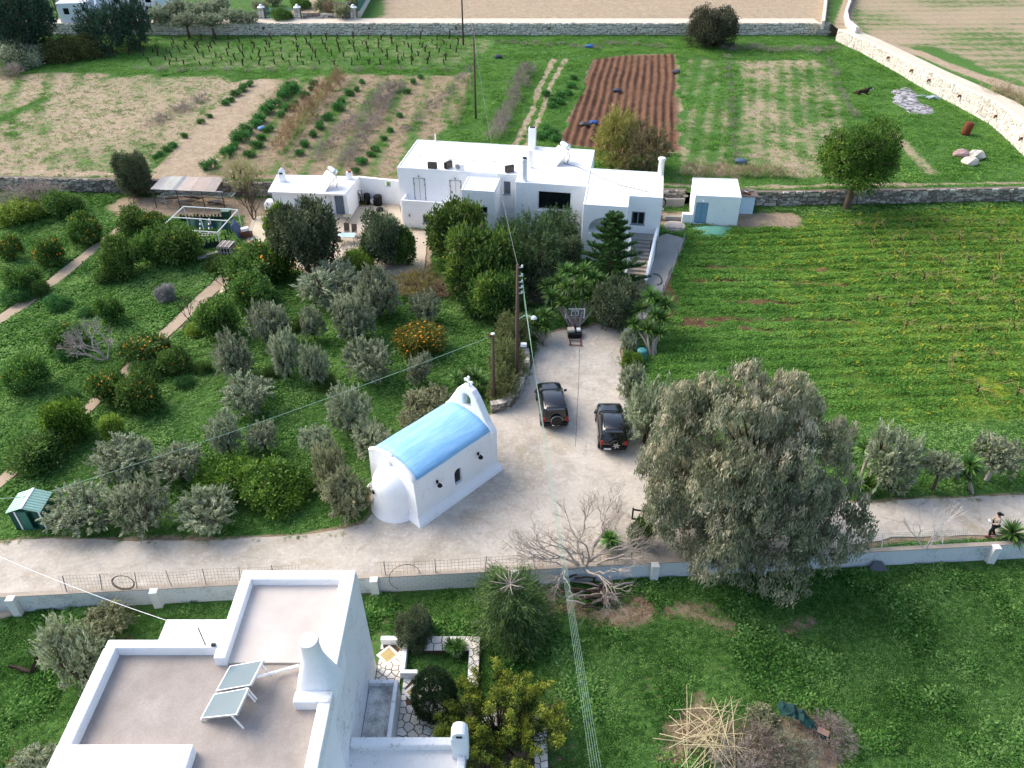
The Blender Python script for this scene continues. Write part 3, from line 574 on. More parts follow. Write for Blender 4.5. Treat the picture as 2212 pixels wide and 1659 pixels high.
# rusty drain spouts in the two retaining walls
M_SPOUT = simple('spout_rust', '6b4a3a', .9, .1, .3)
def spout(p, nn, lab, grp):
    m = MB(p); d = Vector((nn.x, nn.y, 0)); m.tube([Vector(p) - d * .2, Vector(p) + d * .3, Vector(p) + d * .34 + Vector((0, 0, -.25))], [.16, .16, .1], 8)
    o = m.build('drain_pipe', M_SPOUT, loc=p); tag(o, lab, 'drain pipe', grp); return o
for i, (u, v) in enumerate(((2003, 169), (2053, 203), (2125, 247), (2191, 296), (1915, 120), (1962, 148))):
    q = G(u, v + 8, 2.35); yy = q.y; xx = float(rwx(yy)); spout((xx, yy, 2.6), Vector((-1, 0)), 'rusty drain stub in the white curved wall, %s from the far corner' % ordn((2, 3, 4, 5, 0, 1)[i]), 'rusty drains in the curved wall')
for i, x in enumerate((-40, -23, -9, 6, 20, 34)): spout((x, YF, 2.4), Vector((0, -1)), 'dark drain stub in the far pale retaining wall, %s from the left' % ordn(i), 'drains in the far wall')
# low curved kerb wall round the hedge left of the drive
def curve_pts(pts, z, n=4):
    w = GP(pts, z); out = []
    for i in range(len(w) - 1):
        p0, p1, p2, p3 = w[max(i - 1, 0)], w[i], w[i + 1], w[min(i + 2, len(w) - 1)]
        for k in range(n):
            t = k / n; out.append(.5 * ((2 * p1) + (p2 - p0) * t + (2 * p0 - 5 * p1 + 4 * p2 - p3) * t * t + (3 * p1 - p0 - 3 * p2 + p3) * t ** 3))
    out.append(w[-1]); return out
kerbp = curve_pts([(1062, 892), (1095, 884), (1118, 862), (1135, 828), (1142, 795), (1140, 768)], 0)
stone_wall('low_stone_wall', 'low curved stone wall with pale capping round the hedge beside the drive', [V2(p.x, p.y) for p in kerbp], lambda p: 0, lambda p: .62, M_STONE, M_MORTAR, .34, .2, .42, 200, 6, .1)
capm = MB(); kr = random.Random(4); caproot = [o for o in COL.objects if o.name.startswith('low_stone_wall')][0]
for a, b in zip(kerbp[:-1], kerbp[1:]):
    d = (b - a).normalized(); nn = Vector((-d.y, d.x, 0)); n = max(1, int((b - a).length / .3))
    for k in range(n):
        c = a.lerp(b, (k + .5) / n) + nn * .2
        o = MB().box((0, 0, 0), ((b - a).length / n * .93, .5 * kr.uniform(.9, 1.1), .07), math.atan2(d.y, d.x)).build('cap_stone', M_STONE[kr.randrange(2)], caproot, bevel=.015, seg=1, loc=Vector((c.x, c.y, .65 + kr.uniform(-.01, .01))) - caproot.location)
# ---------------------------------------------------------------- block wall of the lower yard
M_BLOCK = simple('limewashed_block', 'd9d9d6', .92, var=.16, scale=2.5, bumpy=.4); M_BLOCKW = weathered('limewashed_render', 'cfd3d5', '8a8d8c', .5, .68, 3); M_JOINT = simple('block_joint', 'a5a29c', .95, var=.2)
bw = thing('block_wall', 'long whitewashed block wall with piers between the driveway and the lower yard', 'wall', (0, float(yb(0)), Z0)); borg = Vector((0, float(yb(0)), Z0)); wang = math.atan(.066)
def wpt(x, off=0, z=0): return Vector((x - .066 * off, float(yb(x)) + off, z))
bm_ = MB(borg); a, b = wpt(-34), wpt(-7.4); segs = [(-40, -7.35, M_BLOCKW), (1.9, 40, M_BLOCKW)]
for x0, x1, mt in segs:
    m = MB(borg); n = int((x1 - x0) / 1.5)
    for k in range(n):
        p, q = wpt(x0 + (x1 - x0) * k / n), wpt(x0 + (x1 - x0) * (k + 1) / n); zt = .16
        m.add([(p.x, p.y, Z0 - .3), (q.x, q.y, Z0 - .3), (q.x, q.y, zt), (p.x, p.y, zt), (p.x, p.y + .22, Z0 - .3), (q.x, q.y + .22, Z0 - .3), (q.x, q.y + .22, zt), (p.x, p.y + .22, zt)], [(0, 1, 2, 3), (3, 2, 6, 7), (7, 6, 5, 4)])
    m.build('rendered_face', mt, bw, fix=False)
m = MB(borg); p, q = wpt(-7.35, .02), wpt(1.9, .02); m.add([(p.x, p.y, Z0 - .2), (q.x, q.y, Z0 - .2), (q.x, q.y, .14), (p.x, p.y, .14), (p.x, p.y + .2, Z0 - .2), (q.x, q.y + .2, Z0 - .2), (q.x, q.y + .2, .14), (p.x, p.y + .2, .14)], [(0, 1, 2, 3), (3, 2, 6, 7), (7, 6, 5, 4), (0, 3, 7, 4), (1, 5, 6, 2)]); m.build('joint_bed', M_JOINT, bw)
blk = MB().box((0, 0, 0), (.39, .235, .19)).mesh('block'); blk.materials.append(M_BLOCK); br = random.Random(8)
for row in range(6):
    x = -7.3 + (row % 2) * .2
    while x < 1.8:
        c = wpt(x + .2, .117, Z0 + .06 + row * .2); o = mesh_obj('block', blk, None, bw, c - borg); o.rotation_euler = (0, br.uniform(-.006, .006), wang); x += .402
for x in (-25.5, -18.4, -7.2, 0.15, 7.6, 13.5, 26.3, 33):
    c = wpt(x, -.12, Z0 + .58); MB(borg).box(c, (.42, .36, 1.3), wang).build('pier', M_BLOCK, bw, bevel=.02)
m = MB(borg); 
for x0, x1 in ((-40, -7.4), (-7.4, 1.9), (1.9, 40)):
    p, q = wpt(x0, .12), wpt(x1, .12); c = (p + q) / 2; MB(borg).box((c.x, c.y, .19), ((q - p).length, .27, .05), wang).build('coping', simple('coping_stained', 'a3988a', .95, var=.35, scale=2, bumpy=.4), bw)
# wire fence standing on the wall
M_WIRE = simple('rusty_wire', '5d4637', .8, .3, .3); M_POST = simple('fence_iron', '8b8f92', .6, .4, .15)
def wire_fence(label, xa, xb, h, zb, lean, mat, step, off=.12, sag=.1, post=2.3, pm=None):
    o0 = wpt(xa, off, zb); root = thing('wire_fence', label, 'fence', o0); r = random.Random(int(xa * 7) + 3); n = int((xb - xa) / step); m = MB(o0); rows = max(3, int(h / step)); cols = []
    for i in range(n + 1):
        x = xa + (xb - xa) * i / n; hh = h * (.82 + .22 * float(fbm(np.array(x), np.array(3.), 2.5, 2, 5))); ln = lean * (.6 + .8 * float(fbm(np.array(x), np.array(9.), 3.5, 2, 6))); cols.append([wpt(x, off + ln * (k / rows), zb + hh * k / rows) for k in range(rows + 1)])
    for c in cols: m.tube(c, .0055, 3, False)
    for k in range(rows + 1): m.tube([c[k] for c in cols], .0055, 3, False)
    m.build('wire_mesh', mat, root, fix=False); x = xa + .2
    while x < xb:
        l = r.uniform(-.12, .12); MB(o0).tube([wpt(x, off, zb - .1), wpt(x + l, off + lean * .9, zb + h * 1.05)], .025, 6).build('post', pm or M_POST, root); x += post
wire_fence('sagging wire mesh fence on grey stakes along the left driveway wall', -23, -11.0, .95, .2, .25, simple('wire_grey', '8c877f', .7, .3), .17, post=1.75)
wire_fence('rusty open mesh fence on the block wall beside the chapel driveway', -6.8, 7.0, .85, .2, .2, M_WIRE, .19, post=2.6)
wire_fence('torn green net fence with pale stakes behind the bare sapling on the right', 16.5, 24.8, .8, .2, .3, simple('green_net', '3f7a62', .8), .11, off=.3, post=3.4, pm=M_WHITEPAINT)
# ================================================================ houses
def roof_sheet(o_name, poly, z, mat, parent, org=(0, 0, 0)): return MB(org).prism(poly, z - .05, z).build(o_name, mat, parent)
def rect(a0, a1, b0, b1): return [(a0, b0), (a1, b0), (a1, b1), (a0, b1)]
def add_bevel(o, w=.06, seg=3):
    b = o.modifiers.new('bevel', 'BEVEL'); b.width = w; b.segments = seg; b.limit_method = 'ANGLE'; b.angle_limit = R(40); return o
def rim(name, poly, z0, z1, t, mat, parent, bev=.04):
    m = MB(); n = len(poly); cx = sum(p[0] for p in poly) / n; out = [Vector(p) for p in poly]
    inn = []
    for i in range(n):
        p, a, b = out[i], out[i - 1], out[(i + 1) % n]; d1 = (p - a).normalized(); d2 = (b - p).normalized(); n1 = Vector((-d1.y, d1.x)); n2 = Vector((-d2.y, d2.x)); k = n1 + n2; inn.append(p + k * (t / max(.3, 1 + n1.dot(n2))))
    vs = [(p.x, p.y, z) for z in (z0, z1) for ring in (out, inn) for p in ring]
    fs = []
    for i in range(n):
        j = (i + 1) % n; fs += [(i, j, 2 * n + j, 2 * n + i), (n + j, n + i, 3 * n + i, 3 * n + j), (2 * n + i, 2 * n + j, 3 * n + j, 3 * n + i), (j, i, n + i, n + j)]
    m.add(vs, fs); return m.build(name, mat, parent, bevel=bev)
def win_parts(parent, a0, a1, z0, z1, b, frame_m, glass_m, name='window', leaves=2, fr=.07, sill=True, rotate=None):
    """window set in a wall facing -b; parts: window(frame) > pane, sill"""
    m = MB()
    for c, d in ((((a0 + a1) / 2, b, z1 - fr / 2), (a1 - a0, .09, fr)), (((a0 + a1) / 2, b, z0 + fr / 2), (a1 - a0, .09, fr)), ((a0 + fr / 2, b, (z0 + z1) / 2), (fr, .09, z1 - z0 - 2 * fr)), ((a1 - fr / 2, b, (z0 + z1) / 2), (fr, .09, z1 - z0 - 2 * fr))): m.box(c, d)
    if leaves == 2: m.box(((a0 + a1) / 2, b, (z0 + z1) / 2), (fr * 1.3, .08, z1 - z0 - 2 * fr))
    w = m.build(name, frame_m, parent); n = max(1, leaves)
    for k in range(n):
        x0 = a0 + fr + (a1 - a0 - 2 * fr) * k / n + .01; x1 = a0 + fr + (a1 - a0 - 2 * fr) * (k + 1) / n - .01; MB().box(((x0 + x1) / 2, b + .02, (z0 + z1) / 2), (x1 - x0, .02, z1 - z0 - 2 * fr)).build('pane', glass_m, w)
    if sill: MB().box(((a0 + a1) / 2, b - .08, z0 - .03), (a1 - a0 + .16, .2, .05)).build('sill', frame_m, w)
    return w
def opening(a0, a1, z0, z1, b, depth=.25): return MB().box(((a0 + a1) / 2, b + depth / 2 - .05, (z0 + z1) / 2), (a1 - a0, depth + .1, z1 - z0))
# ---------------------------------------------------------------- the big white house
hw = thing('white_house', 'large white flat roofed two storey house with an outside stair behind the garden trees', 'house', (-10.61, 70.09, 0), R(-9.2))
FOOT = [(0, 0), (11.3, 0), (11.3, -1.62), (17.68, -1.62), (17.68, -5.35), (21.45, -5.35), (21.45, -3.0), (24.3, -3.0), (24.3, 2.65), (17.68, 2.65), (17.68, 7.33), (0, 7.33)]
body = MB().prism(FOOT, -1.2, 5.08).build('wall', M_WHITE, hw)
arch = MB(); prof = [(18.2, 2.62), (20.7, 2.62)] + [(19.45 + 1.25 * math.cos(t), 2.82 + 1.25 * math.sin(t)) for t in np.linspace(0, math.pi, 14)]
n = len(prof); arch.add([(x, -5.6, z) for x, z in prof] + [(x, -3.4, z) for x, z in prof], [tuple(range(n)), tuple(reversed(range(n, 2 * n)))] + [(i, (i + 1) % n, (i + 1) % n + n, i + n) for i in range(n)])
cut(body, [opening(13.35, 16.3, 2.7, 4.48, -1.62, .9), arch, opening(21.78, 22.92, 2.62, 3.78, -3.0, .2), opening(9.98, 10.6, 3.28, 4.52, 0, .2), opening(1.47, 2.57, 2.1, 4.3, 0, .1), opening(4.92, 6.0, 2.1, 4.3, 0, .1)])
add_bevel(body, .05)
for nm, pl, bv in (('roof', [(.12, .12), (11.42, .12), (11.42, -1.5), (17.8, -1.5), (17.8, -5.2), (21.3, -5.2), (21.3, -2.85), (24.15, -2.85), (24.15, 2.5), (17.56, 2.5), (17.56, 7.2), (.12, 7.2)], 0),): roof_sheet(nm, pl, 5.13, M_ROOF, hw)
rim('roof_rim', FOOT, 5.07, 5.22, .13, M_WHITE, hw)
MB().box((17.62, 0.4, 5.17), (.14, 3.9, .1)).build('roof_ridge', M_WHITE, hw, bevel=.04)
w = win_parts(hw, 13.35, 16.3, 2.7, 4.48, -1.3, M_WHITEPAINT, M_GLASS, 'picture_window', 1, .05, False); MB().box((14.8, -1.5, 2.66), (3.1, .34, .06)).build('sill', M_WHITE, w)
win_parts(hw, 21.78, 22.92, 2.62, 3.78, -2.92, M_GREYPAINT, M_GLASS); win_parts(hw, 9.98, 10.6, 3.28, 4.52, .1, M_GREYPAINT, simple('shutter_grey', '6a6f76', .7), 'window', 1)
M_DOORW = simple('door_offwhite', 'e6e4e2', .6, 0, .03)
for a0, a1 in ((1.47, 2.57), (4.92, 6.0)):
    d = MB().box(((a0 + a1) / 2, .06, 3.2), (a1 - a0 - .06, .05, 2.16)).build('door', M_DOORW, hw)
    fm = MB()
    for c, s in ((((a0 + a1) / 2, .02, 4.29), (a1 - a0, .06, .04)), ((a0 + .02, .02, 3.2), (.035, .06, 2.2)), ((a1 - .02, .02, 3.2), (.035, .06, 2.2)), (((a0 + a1) / 2, .025, 3.2), (.02, .03, 2.1))): fm.box(c, s)
    fm.build('door_frame', M_GREYPAINT, d)
    for z in (2.35, 3.7, 4.2):
        for s in (a0 + .03, a1 - .03): MB().box((s, -.01, z), (.1, .05, .13)).build('hinge', M_GREYPAINT, d)
    MB().lathe([(.03, 0), (.09, .03), (.06, .16), (.02, .18)], ((a0 + a1) / 2, -.08, 4.42), 8).build('door_lamp', M_GREYPAINT, d)
# bathroom block, balcony, lower storey
bb = MB().prism(rect(6.7, 9.7, -3.2, .1), -1.0, 4.72).build('bath_block', M_WHITE, hw); cut(bb, [opening(8.4, 9.05, 2.75, 3.35, -3.2, .2)]); add_bevel(bb, .05); rim('roof_rim', rect(6.7, 9.7, -3.2, -.02), 4.7, 4.86, .14, M_WHITE, bb); roof_sheet('roof', rect(6.84, 9.56, -3.06, -.03), 4.78, M_ROOF, bb)
win_parts(bb, 8.4, 9.05, 2.75, 3.35, -3.1, M_GREYPAINT, M_GLASS, 'window', 1)
ls = MB().prism(rect(.62, 5.1, -1.55, .05), -1.0, 2.0).build('lower_storey', M_WHITE, hw); cut(ls, [opening(2.55, 4.05, .55, 1.35, -1.55, .2)]); add_bevel(ls, .04)
win_parts(ls, 2.55, 4.05, .55, 1.35, -1.45, M_GREYPAINT, M_GLASS); m = MB()
m.box((2.75, -1.45, 2.35), (4.27, .17, .72)); m.box((.71, -.72, 2.35), (.17, 1.3, .72)); m.box((4.8, -.72, 2.4), (.17, 1.28, .8)); bp = m.build('balcony_parapet', M_WHITE, hw, bevel=.04)
MB().box((1.3, -1.6, 1.25), (.12, .12, .22)).build('wall_lamp', M_GREYPAINT, ls)
# stair beside the balcony
st = MB().box((5.9, -1.6, 1.0), (1.5, 3.0, 2.0)).build('stair_landing', M_WHITE, hw)
for k in range(9): MB().box((5.9, -3.25 - .3 * k, 1.0 - .11 * (k + 1)), (1.4, .3, 2.0 - .22 * (k + 1))).build('step', M_PATIO, hw)
m = MB(); m.add([(5.0, -.9, -.8), (5.0, -6.6, -.8), (5.0, -6.6, .75), (5.0, -5.6, .95), (5.0, -1.6, 2.75), (5.0, -.9, 2.8)] + [(5.2, -.9, -.8), (5.2, -6.6, -.8), (5.2, -6.6, .75), (5.2, -5.6, .95), (5.2, -1.6, 2.75), (5.2, -.9, 2.8)], [(0, 1, 2, 3, 4, 5), (11, 10, 9, 8, 7, 6)] + [(i, (i + 1) % 6, (i + 1) % 6 + 6, i + 6) for i in range(6)]); m.build('stair_wall', M_WHITE, hw, bevel=.04)
MB().tube([(5.9, -.3, 2.1), (6.5, -.25, 4.0)], .035, 6).build('leaning_pole', simple('raw_wood', '9a7b5c', .9), hw)
# right hand stair
MB().box((22.8, -3.6, .9), (2.9, 1.25, 1.8)).build('stair_landing', M_CONC_GREY, hw)
for k in range(11): MB().box((22.75 - .012 * k, -4.36 - .4 * k, .82 - .085 * k), (1.75, .41, 1.64 - .17 * k + .1)).build('step', M_PATIO if k > 4 else M_CONC_GREY, hw)
def slope_wall(name, pts, z0, t, parent, mat=M_WHITE):
    m = MB(); n = len(pts); lo = [Vector((p[0], p[1], z0)) for p in pts]; hi = [Vector(p) for p in pts]; off = Vector((t, 0, 0)); vs = lo + hi + [p + off for p in lo] + [p + off for p in hi]; fs = []
    for i in range(n - 1): fs += [(i, i + 1, n + i + 1, n + i), (2 * n + i + 1, 2 * n + i, 3 * n + i, 3 * n + i + 1), (n + i, n + i + 1, 3 * n + i + 1, 3 * n + i)]
    fs += [(0, n, 3 * n, 2 * n), (n - 1, 3 * n - 1, 4 * n - 1, 2 * n - 1)]; m.add(vs, fs); return m.build(name, mat, parent, bevel=.05)
slope_wall('stair_wall', [(24.0, -3.0, 2.45), (23.85, -4.3, 2.3), (23.3, -9.1, .45)], -.8, .24, hw)
slope_wall('stair_wall', [(21.45, -5.3, 3.0), (21.75, -5.6, 2.6), (21.8, -6.4, 1.7), (21.75, -6.9, 1.3)], -.8, .2, hw); slope_wall('stair_wall', [(21.7, -7.3, .95), (21.65, -8.1, .6), (21.6, -9.0, .3)], -.8, .2, hw)
# chimneys, roof gear
m = MB().lathe([(.28, 5.0), (.27, 5.6), (.25, 7.05), (.27, 7.1), (.27, 7.2)], (12.05, -1.1, 0), 14); ch = m.build('chimney', M_WHITE, hw, True); MB().lathe([(.2, 7.19), (.2, 7.3), (.1, 7.32)], (12.05, -1.1, 0), 12).build('chimney_pot', simple('soot', '3a3735', .9), ch)
ch = MB().box((12.15, 2.1, 5.9), (.36, .36, 1.7)).build('chimney', M_WHITE, hw, bevel=.04); MB().box((12.15, 2.1, 6.78), (.44, .44, .08)).build('cap', M_WHITE, ch)
ch = MB().box((11.6, 7.0, 6.1), (.7, .6, 2.1)).build('chimney', M_WHITE, hw, bevel=.04); MB().box((11.6, 7.0, 7.16), (.5, .4, .06)).build('flue', M_DARK, ch)
ch = MB().lathe([(.27, 5.0), (.26, 6.5), (.36, 6.55), (.36, 6.72), (.2, 6.78)], (24.0, 2.2, 0), 14).build('chimney', M_WHITE, hw, True)
MB().tube([(1.9, 7.2, 5.1), (1.9, 7.2, 5.9)], .06, 6).build('vent_pipe', M_WHITEPAINT, hw)
def aircon(name_label, a, b, rz, parent_house, dark=False):
    p = hw.matrix_world if False else None; c, s = math.cos(R(-9.2)), math.sin(R(-9.2)); wx, wy = -10.61 + c * a - s * b, 70.09 + s * a + c * b
    t = thing('air_conditioner', name_label, 'air conditioner', (wx, wy, 5.14), R(-9.2) + rz); MB().box((0, 0, .33), (.85, .32, .58)).build('case', M_DARK if dark else M_WHITEPAINT, t, bevel=.02)
    if dark: MB().box((0, -.175, .33), (.78, .03, .5)).build('coil', simple('coil_grey', '5b5048', .7), t)
    MB().lathe([(.23, 0), (.23, .03), (.19, .035)], (-.1, -.19 if not dark else .19, .33), 14, 'Y').build('fan_grille', simple('fan_grey', '8d9094', .6), t)
    for x in (-.3, .3): MB().box((x, 0, .02), (.08, .4, .04)).build('foot', M_GREYMETAL, t)
aircon('leftmost dark backed air conditioner unit on the roof of the big house', 3.28, .35, 0, hw, True); aircon('second air conditioner from the left on the big house roof, turned sideways', 4.68, .76, R(60), hw, True); aircon('white air conditioner with fan side showing on the big house roof', 5.81, .45, R(-15), hw); aircon('lone air conditioner near the tall round chimney on the big house roof', 10.4, .7, R(35), hw, True)
def solar_heater(label, loc, rz, tank=.28, L=1.1, w=1.9, h=1.25):
    t = thing('solar_heater', label, 'solar heater', loc, rz); M = Matrix.Rotation(R(42), 3, 'X'); 
    MB().box((0, -.2, .62), (w, 1.75, .08), M=M).build('collector', M_GREYMETAL, t); MB().box(Vector((0, -.2, .62)) + M @ Vector((0, 0, .05)), (w - .1, 1.65, .02), M=M).build('collector_glass', simple('collector_glass', '83a5a1', .2, 0, .05, spec=.5), t)
    MB().lathe([(.05, -L * .58), (tank * .8, -L * .58), (tank, -L * .5), (tank, L * .5), (tank * .8, L * .58), (.05, L * .58)], (0, .62, h + .2), 18, 'X').build('tank', simple('tank_steel', 'd5d9dc', .25, .7, .03), t, True)
    for x in (-.5, .5):
        for q in ([(x, .62, 0), (x, .62, h - .02)], [(x, .1, .02), (x, .62, h - .1)]): MB().tube(q, .025, 5).build('leg', M_GREYMETAL, t)
    m = MB(); m.tube([(.6, .6, h), (.7, .7, .5), (.75, .4, .05)], .03, 5); m.build('hose', M_BLACKRUB, t); return t
HV = lambda a, b, z=0: Vector((-10.61 + math.cos(R(-9.2)) * a - math.sin(R(-9.2)) * b, 70.09 + math.sin(R(-9.2)) * a + math.cos(R(-9.2)) * b, z))
solar_heater('solar water heater with white tank on the big house roof near the ploughed field', HV(14.6, 3.9, 5.14), R(-62))
# cable along the roof
def cable(label, pts, r, mat, cat='cable', name='cable', n=5):
    m = MB(pts[0]); m.tube(pts, r, n); o = m.build(name, mat, loc=pts[0]); tag(o, label, cat); return o
M_CABLE = simple('cable_grey', '77777a', .6)
def sagline(a, b, sag, n=16): a, b = Vector(a), Vector(b); return [a.lerp(b, k / n) - Vector((0, 0, sag * 4 * (k / n) * (1 - k / n))) for k in range(n + 1)]
cable('thin grey pipe lying along the roof of the big house', [HV(.3, 4.2, 5.24), HV(1.2, 3.1, 5.16), HV(4, 2.8, 5.16), HV(9, 3.0, 5.16), HV(13.5, 3.3, 5.16)], .022, M_CABLE)
cable('grey hose curving over the right part of the big house roof', [HV(15, 3.6, 5.16), HV(16.5, 2.8, 5.17), HV(18.5, 1.0, 5.17), HV(20.5, -.7, 5.17), HV(23.2, -1.9, 5.17)], .028, M_CABLE)
# ---------------------------------------------------------------- annex and its link wall
ax = thing('white_annex', 'small white flat roofed outbuilding with grey door left of the big house', 'outbuilding', (-19.3, 72.2, 0)); ao = Vector((-19.3, 72.2, 0))
AF = [(-22.9, 70.9), (-17.5, 70.95), (-17.5, 71.1), (-15.9, 71.1), (-15.9, 70.1), (-15.6, 70.1), (-15.1, 74.4), (-22.9, 74.8)]
m = MB(ao); ab = m.prism(AF, -.6, 2.4).build('wall', M_WHITE, ax); c_ = MB(ao).box((-16.62, 71.15, 1.05), (.84, .3, 2.0)); cut(ab, [c_]); 
ac_ = MB(ao); prof = [(-20.9, .1), (-19.1, .1)] + [(-20.0 + .9 * math.cos(t), 1.1 + .9 * math.sin(t)) for t in np.linspace(0, math.pi, 10)]; n = len(prof); ac_.add([(x_, 70.5, z_) for x_, z_ in prof] + [(x_, 72.2, z_) for x_, z_ in prof], [tuple(range(n)), tuple(reversed(range(n, 2 * n)))] + [(i, (i + 1) % n, (i + 1) % n + n, i + n) for i in range(n)]); cut(ab, [ac_]); add_bevel(ab, .04)
RF = [(-23.2, 70.75), (-15.75, 70.1), (-15.05, 74.45), (-23.3, 74.9)]; MB(ao).prism(RF, 2.38, 2.56).build('roof', M_ROOF, ax, bevel=.03); 
dr = MB(ao).box((-16.62, 71.22, 1.05), (.8, .06, 1.96)).build('door', simple('door_slate', '6f7b89', .6), ax); MB(ao).box((-16.32, 71.17, 1.0), (.04, .06, .14)).build('handle', M_GREYMETAL, dr)
for x_, y_, h_ in ((-22.3, 73.2, 1.05), (-15.9, 73.8, .75)):
    c2 = MB(ao).box((x_, y_, 2.5 + h_ / 2), (.55, .5, h_)).build('chimney', M_WHITE, ax, bevel=.03)
    if x_ < -20: MB(ao).add([(x_ - .3, y_ - .28, 3.55), (x_ + .3, y_ - .28, 3.55), (x_ + .3, y_ + .28, 3.55), (x_ - .3, y_ + .28, 3.55), (x_, y_ - .28, 3.9), (x_, y_ + .28, 3.9)], [(0, 1, 4), (2, 3, 5), (1, 2, 5, 4), (3, 0, 4, 5)]).build('cap', M_WHITE, c2); MB(ao).box((x_, y_ - .27, 3.45), (.3, .06, .16)).build('flue', M_DARK, c2)
    else: MB(ao).box((x_ + .05, y_, 3.35), (.3, .3, .2)).build('brick_pot', simple('brick_red', '9c6b58', .9), c2)
solar_heater('solar water heater with steel tank on the small outbuilding roof', (-17.6, 71.9, 2.57), R(-52))
lk = thing('garden_wall', 'white wall with a small opening joining the outbuilding to the big house', 'wall', (-13, 73.8, 0)); lo_ = Vector((-13, 73.8, 0)); d_ = Vector((4.5, -1.1, 0)); an_ = math.atan2(d_.y, d_.x)
lw_ = MB(lo_).box((-13.0, 74.0, 1.1), (4.7, .3, 2.8), an_).build('wall', M_WHITE, lk); cut(lw_, [MB(lo_).box((-12.15, 73.8, 2.05), (.5, 1.0, .5), an_)]); add_bevel(lw_, .04)
MB(lo_).box((-12.15, 73.8, 1.82), (.5, .2, .05), an_).build('sill', M_GREYPAINT, lk)
# ---------------------------------------------------------------- hut by the field wall
ht = thing('white_hut', 'small white cube hut with blue grey door beside the green field', 'hut', (19.2, 70.8, 0)); ho = Vector((19.2, 70.8, 0))
HP = [(17.1, 69.2), (21.3, 68.72), (21.9, 73.1), (17.6, 73.4)]; hb = MB(ho).prism(HP, -.5, 2.72).build('wall', M_WHITE, ht); ha = math.atan2(-.48, 4.2)
cut(hb, [MB(ho).box((17.85, 69.12, 1.1), (1.12, .4, 2.1), ha)]); add_bevel(hb, .04); MB(ho).prism([(17.25, 69.3), (21.2, 68.85), (21.75, 73.0), (17.75, 73.25)], 2.68, 2.76).build('roof', M_ROOF, ht); rim('roof_rim', [Vector((p[0] - ho.x, p[1] - ho.y)) for p in HP], 2.7, 2.86, .12, M_WHITE, ht)
hd = MB(ho).box((17.86, 69.22, 1.08), (1.08, .06, 2.06), ha).build('door', simple('door_blue', '7da0b8', .6), ht); MB(ho).box((17.86, 69.17, 1.1), (.03, .05, 2.0), ha).build('door_batten', simple('door_blue_dk', '65879e', .6), hd); MB(ho).lathe([(.04, 0), (.1, .05), (.05, .15)], (17.86, 69.0, 2.3), 8).build('lamp', M_WHITEPAINT, ht)
MB(ho).box((16.6, 69.3, .35), (.9, .5, 1.3), ha).build('side_wall', M_WHITE, ht, bevel=.04)
lt = thing('lean_to_shed', 'low pale blue shed with debris on its roof against the right of the white hut', 'shed', (22.4, 71.6, 0)); l0 = Vector((22.4, 71.6, 0))
MB(l0).box((22.5, 72.2, .75), (1.9, 1.6, 2.0)).build('wall', simple('pale_blue_wash', 'c6dcea', .85), lt, bevel=.03); MB(l0).box((21.9, 71.37, .7), (.5, .06, 1.7)).build('door', simple('door_blue', '7da0b8'), lt); MB(l0).box((22.6, 72.2, 1.8), (2.2, 1.9, .06)).build('roof', simple('shed_roof', '6a5f58', .9, var=.4), lt)
for k in range(9): rr = random.Random(k); o = MB().box((0, 0, 0), (rr.uniform(.15, .5), rr.uniform(.15, .4), rr.uniform(.08, .2)), rr.uniform(0, 3)).build('rubble', M_STONE[k % 3] if k % 3 else M_RUST, lt, loc=Vector((21.9 + rr.uniform(0, 1.5), 71.6 + rr.uniform(0, 1.2), 1.9)) - l0)
# ---------------------------------------------------------------- chapel
ca = R(46.5); cp = thing('chapel', 'small white chapel with a blue barrel roof, bell gable and rounded apse on the driveway', 'chapel', (-5.32, 30.77, 0), ca)
Wd, Ln = 3.9, 5.95
def arcz(y, base=3.0, rise=.82): t = (y - Wd / 2) / (Wd / 2); return base + rise * math.sqrt(max(0, 1 - t * t * .97)) - rise * math.sqrt(.03)
prof = [(y, arcz(y)) for y in np.linspace(0, Wd, 18)]
m = MB(); xs2 = (0, Ln); vs = []
for x_ in xs2: vs += [(x_, -.12, 0.45), (x_, Wd + .12, .45)] + [(x_, y, z) for y, z in reversed(prof)]
n = len(prof) + 2; m.add(vs, [tuple(range(n)), tuple(reversed(range(n, 2 * n)))] + [(i, (i + 1) % n, (i + 1) % n + n, i + n) for i in range(n)])
cw = m.build('wall', M_WHITE, cp)
wa = MB(); pf = [(2.9, .92), (3.45, .92)] + [(3.175 + .275 * math.cos(t), 1.75 + .275 * math.sin(t)) for t in np.linspace(0, math.pi, 9)]; k_ = len(pf); wa.add([(x_, -.5, z_) for x_, z_ in pf] + [(x_, .16, z_) for x_, z_ in pf], [tuple(range(k_)), tuple(reversed(range(k_, 2 * k_)))] + [(i, (i + 1) % k_, (i + 1) % k_ + k_, i + k_) for i in range(k_)])
cut(cw, [wa, MB().box((-.1, Wd / 2 - .1, 3.25), (.5, .3, .35))]); add_bevel(cw, .07, 3)
win = MB().add([(x_, .10, z_) for x_, z_ in pf], [tuple(range(k_))]).build('window', M_GLASS, cp)
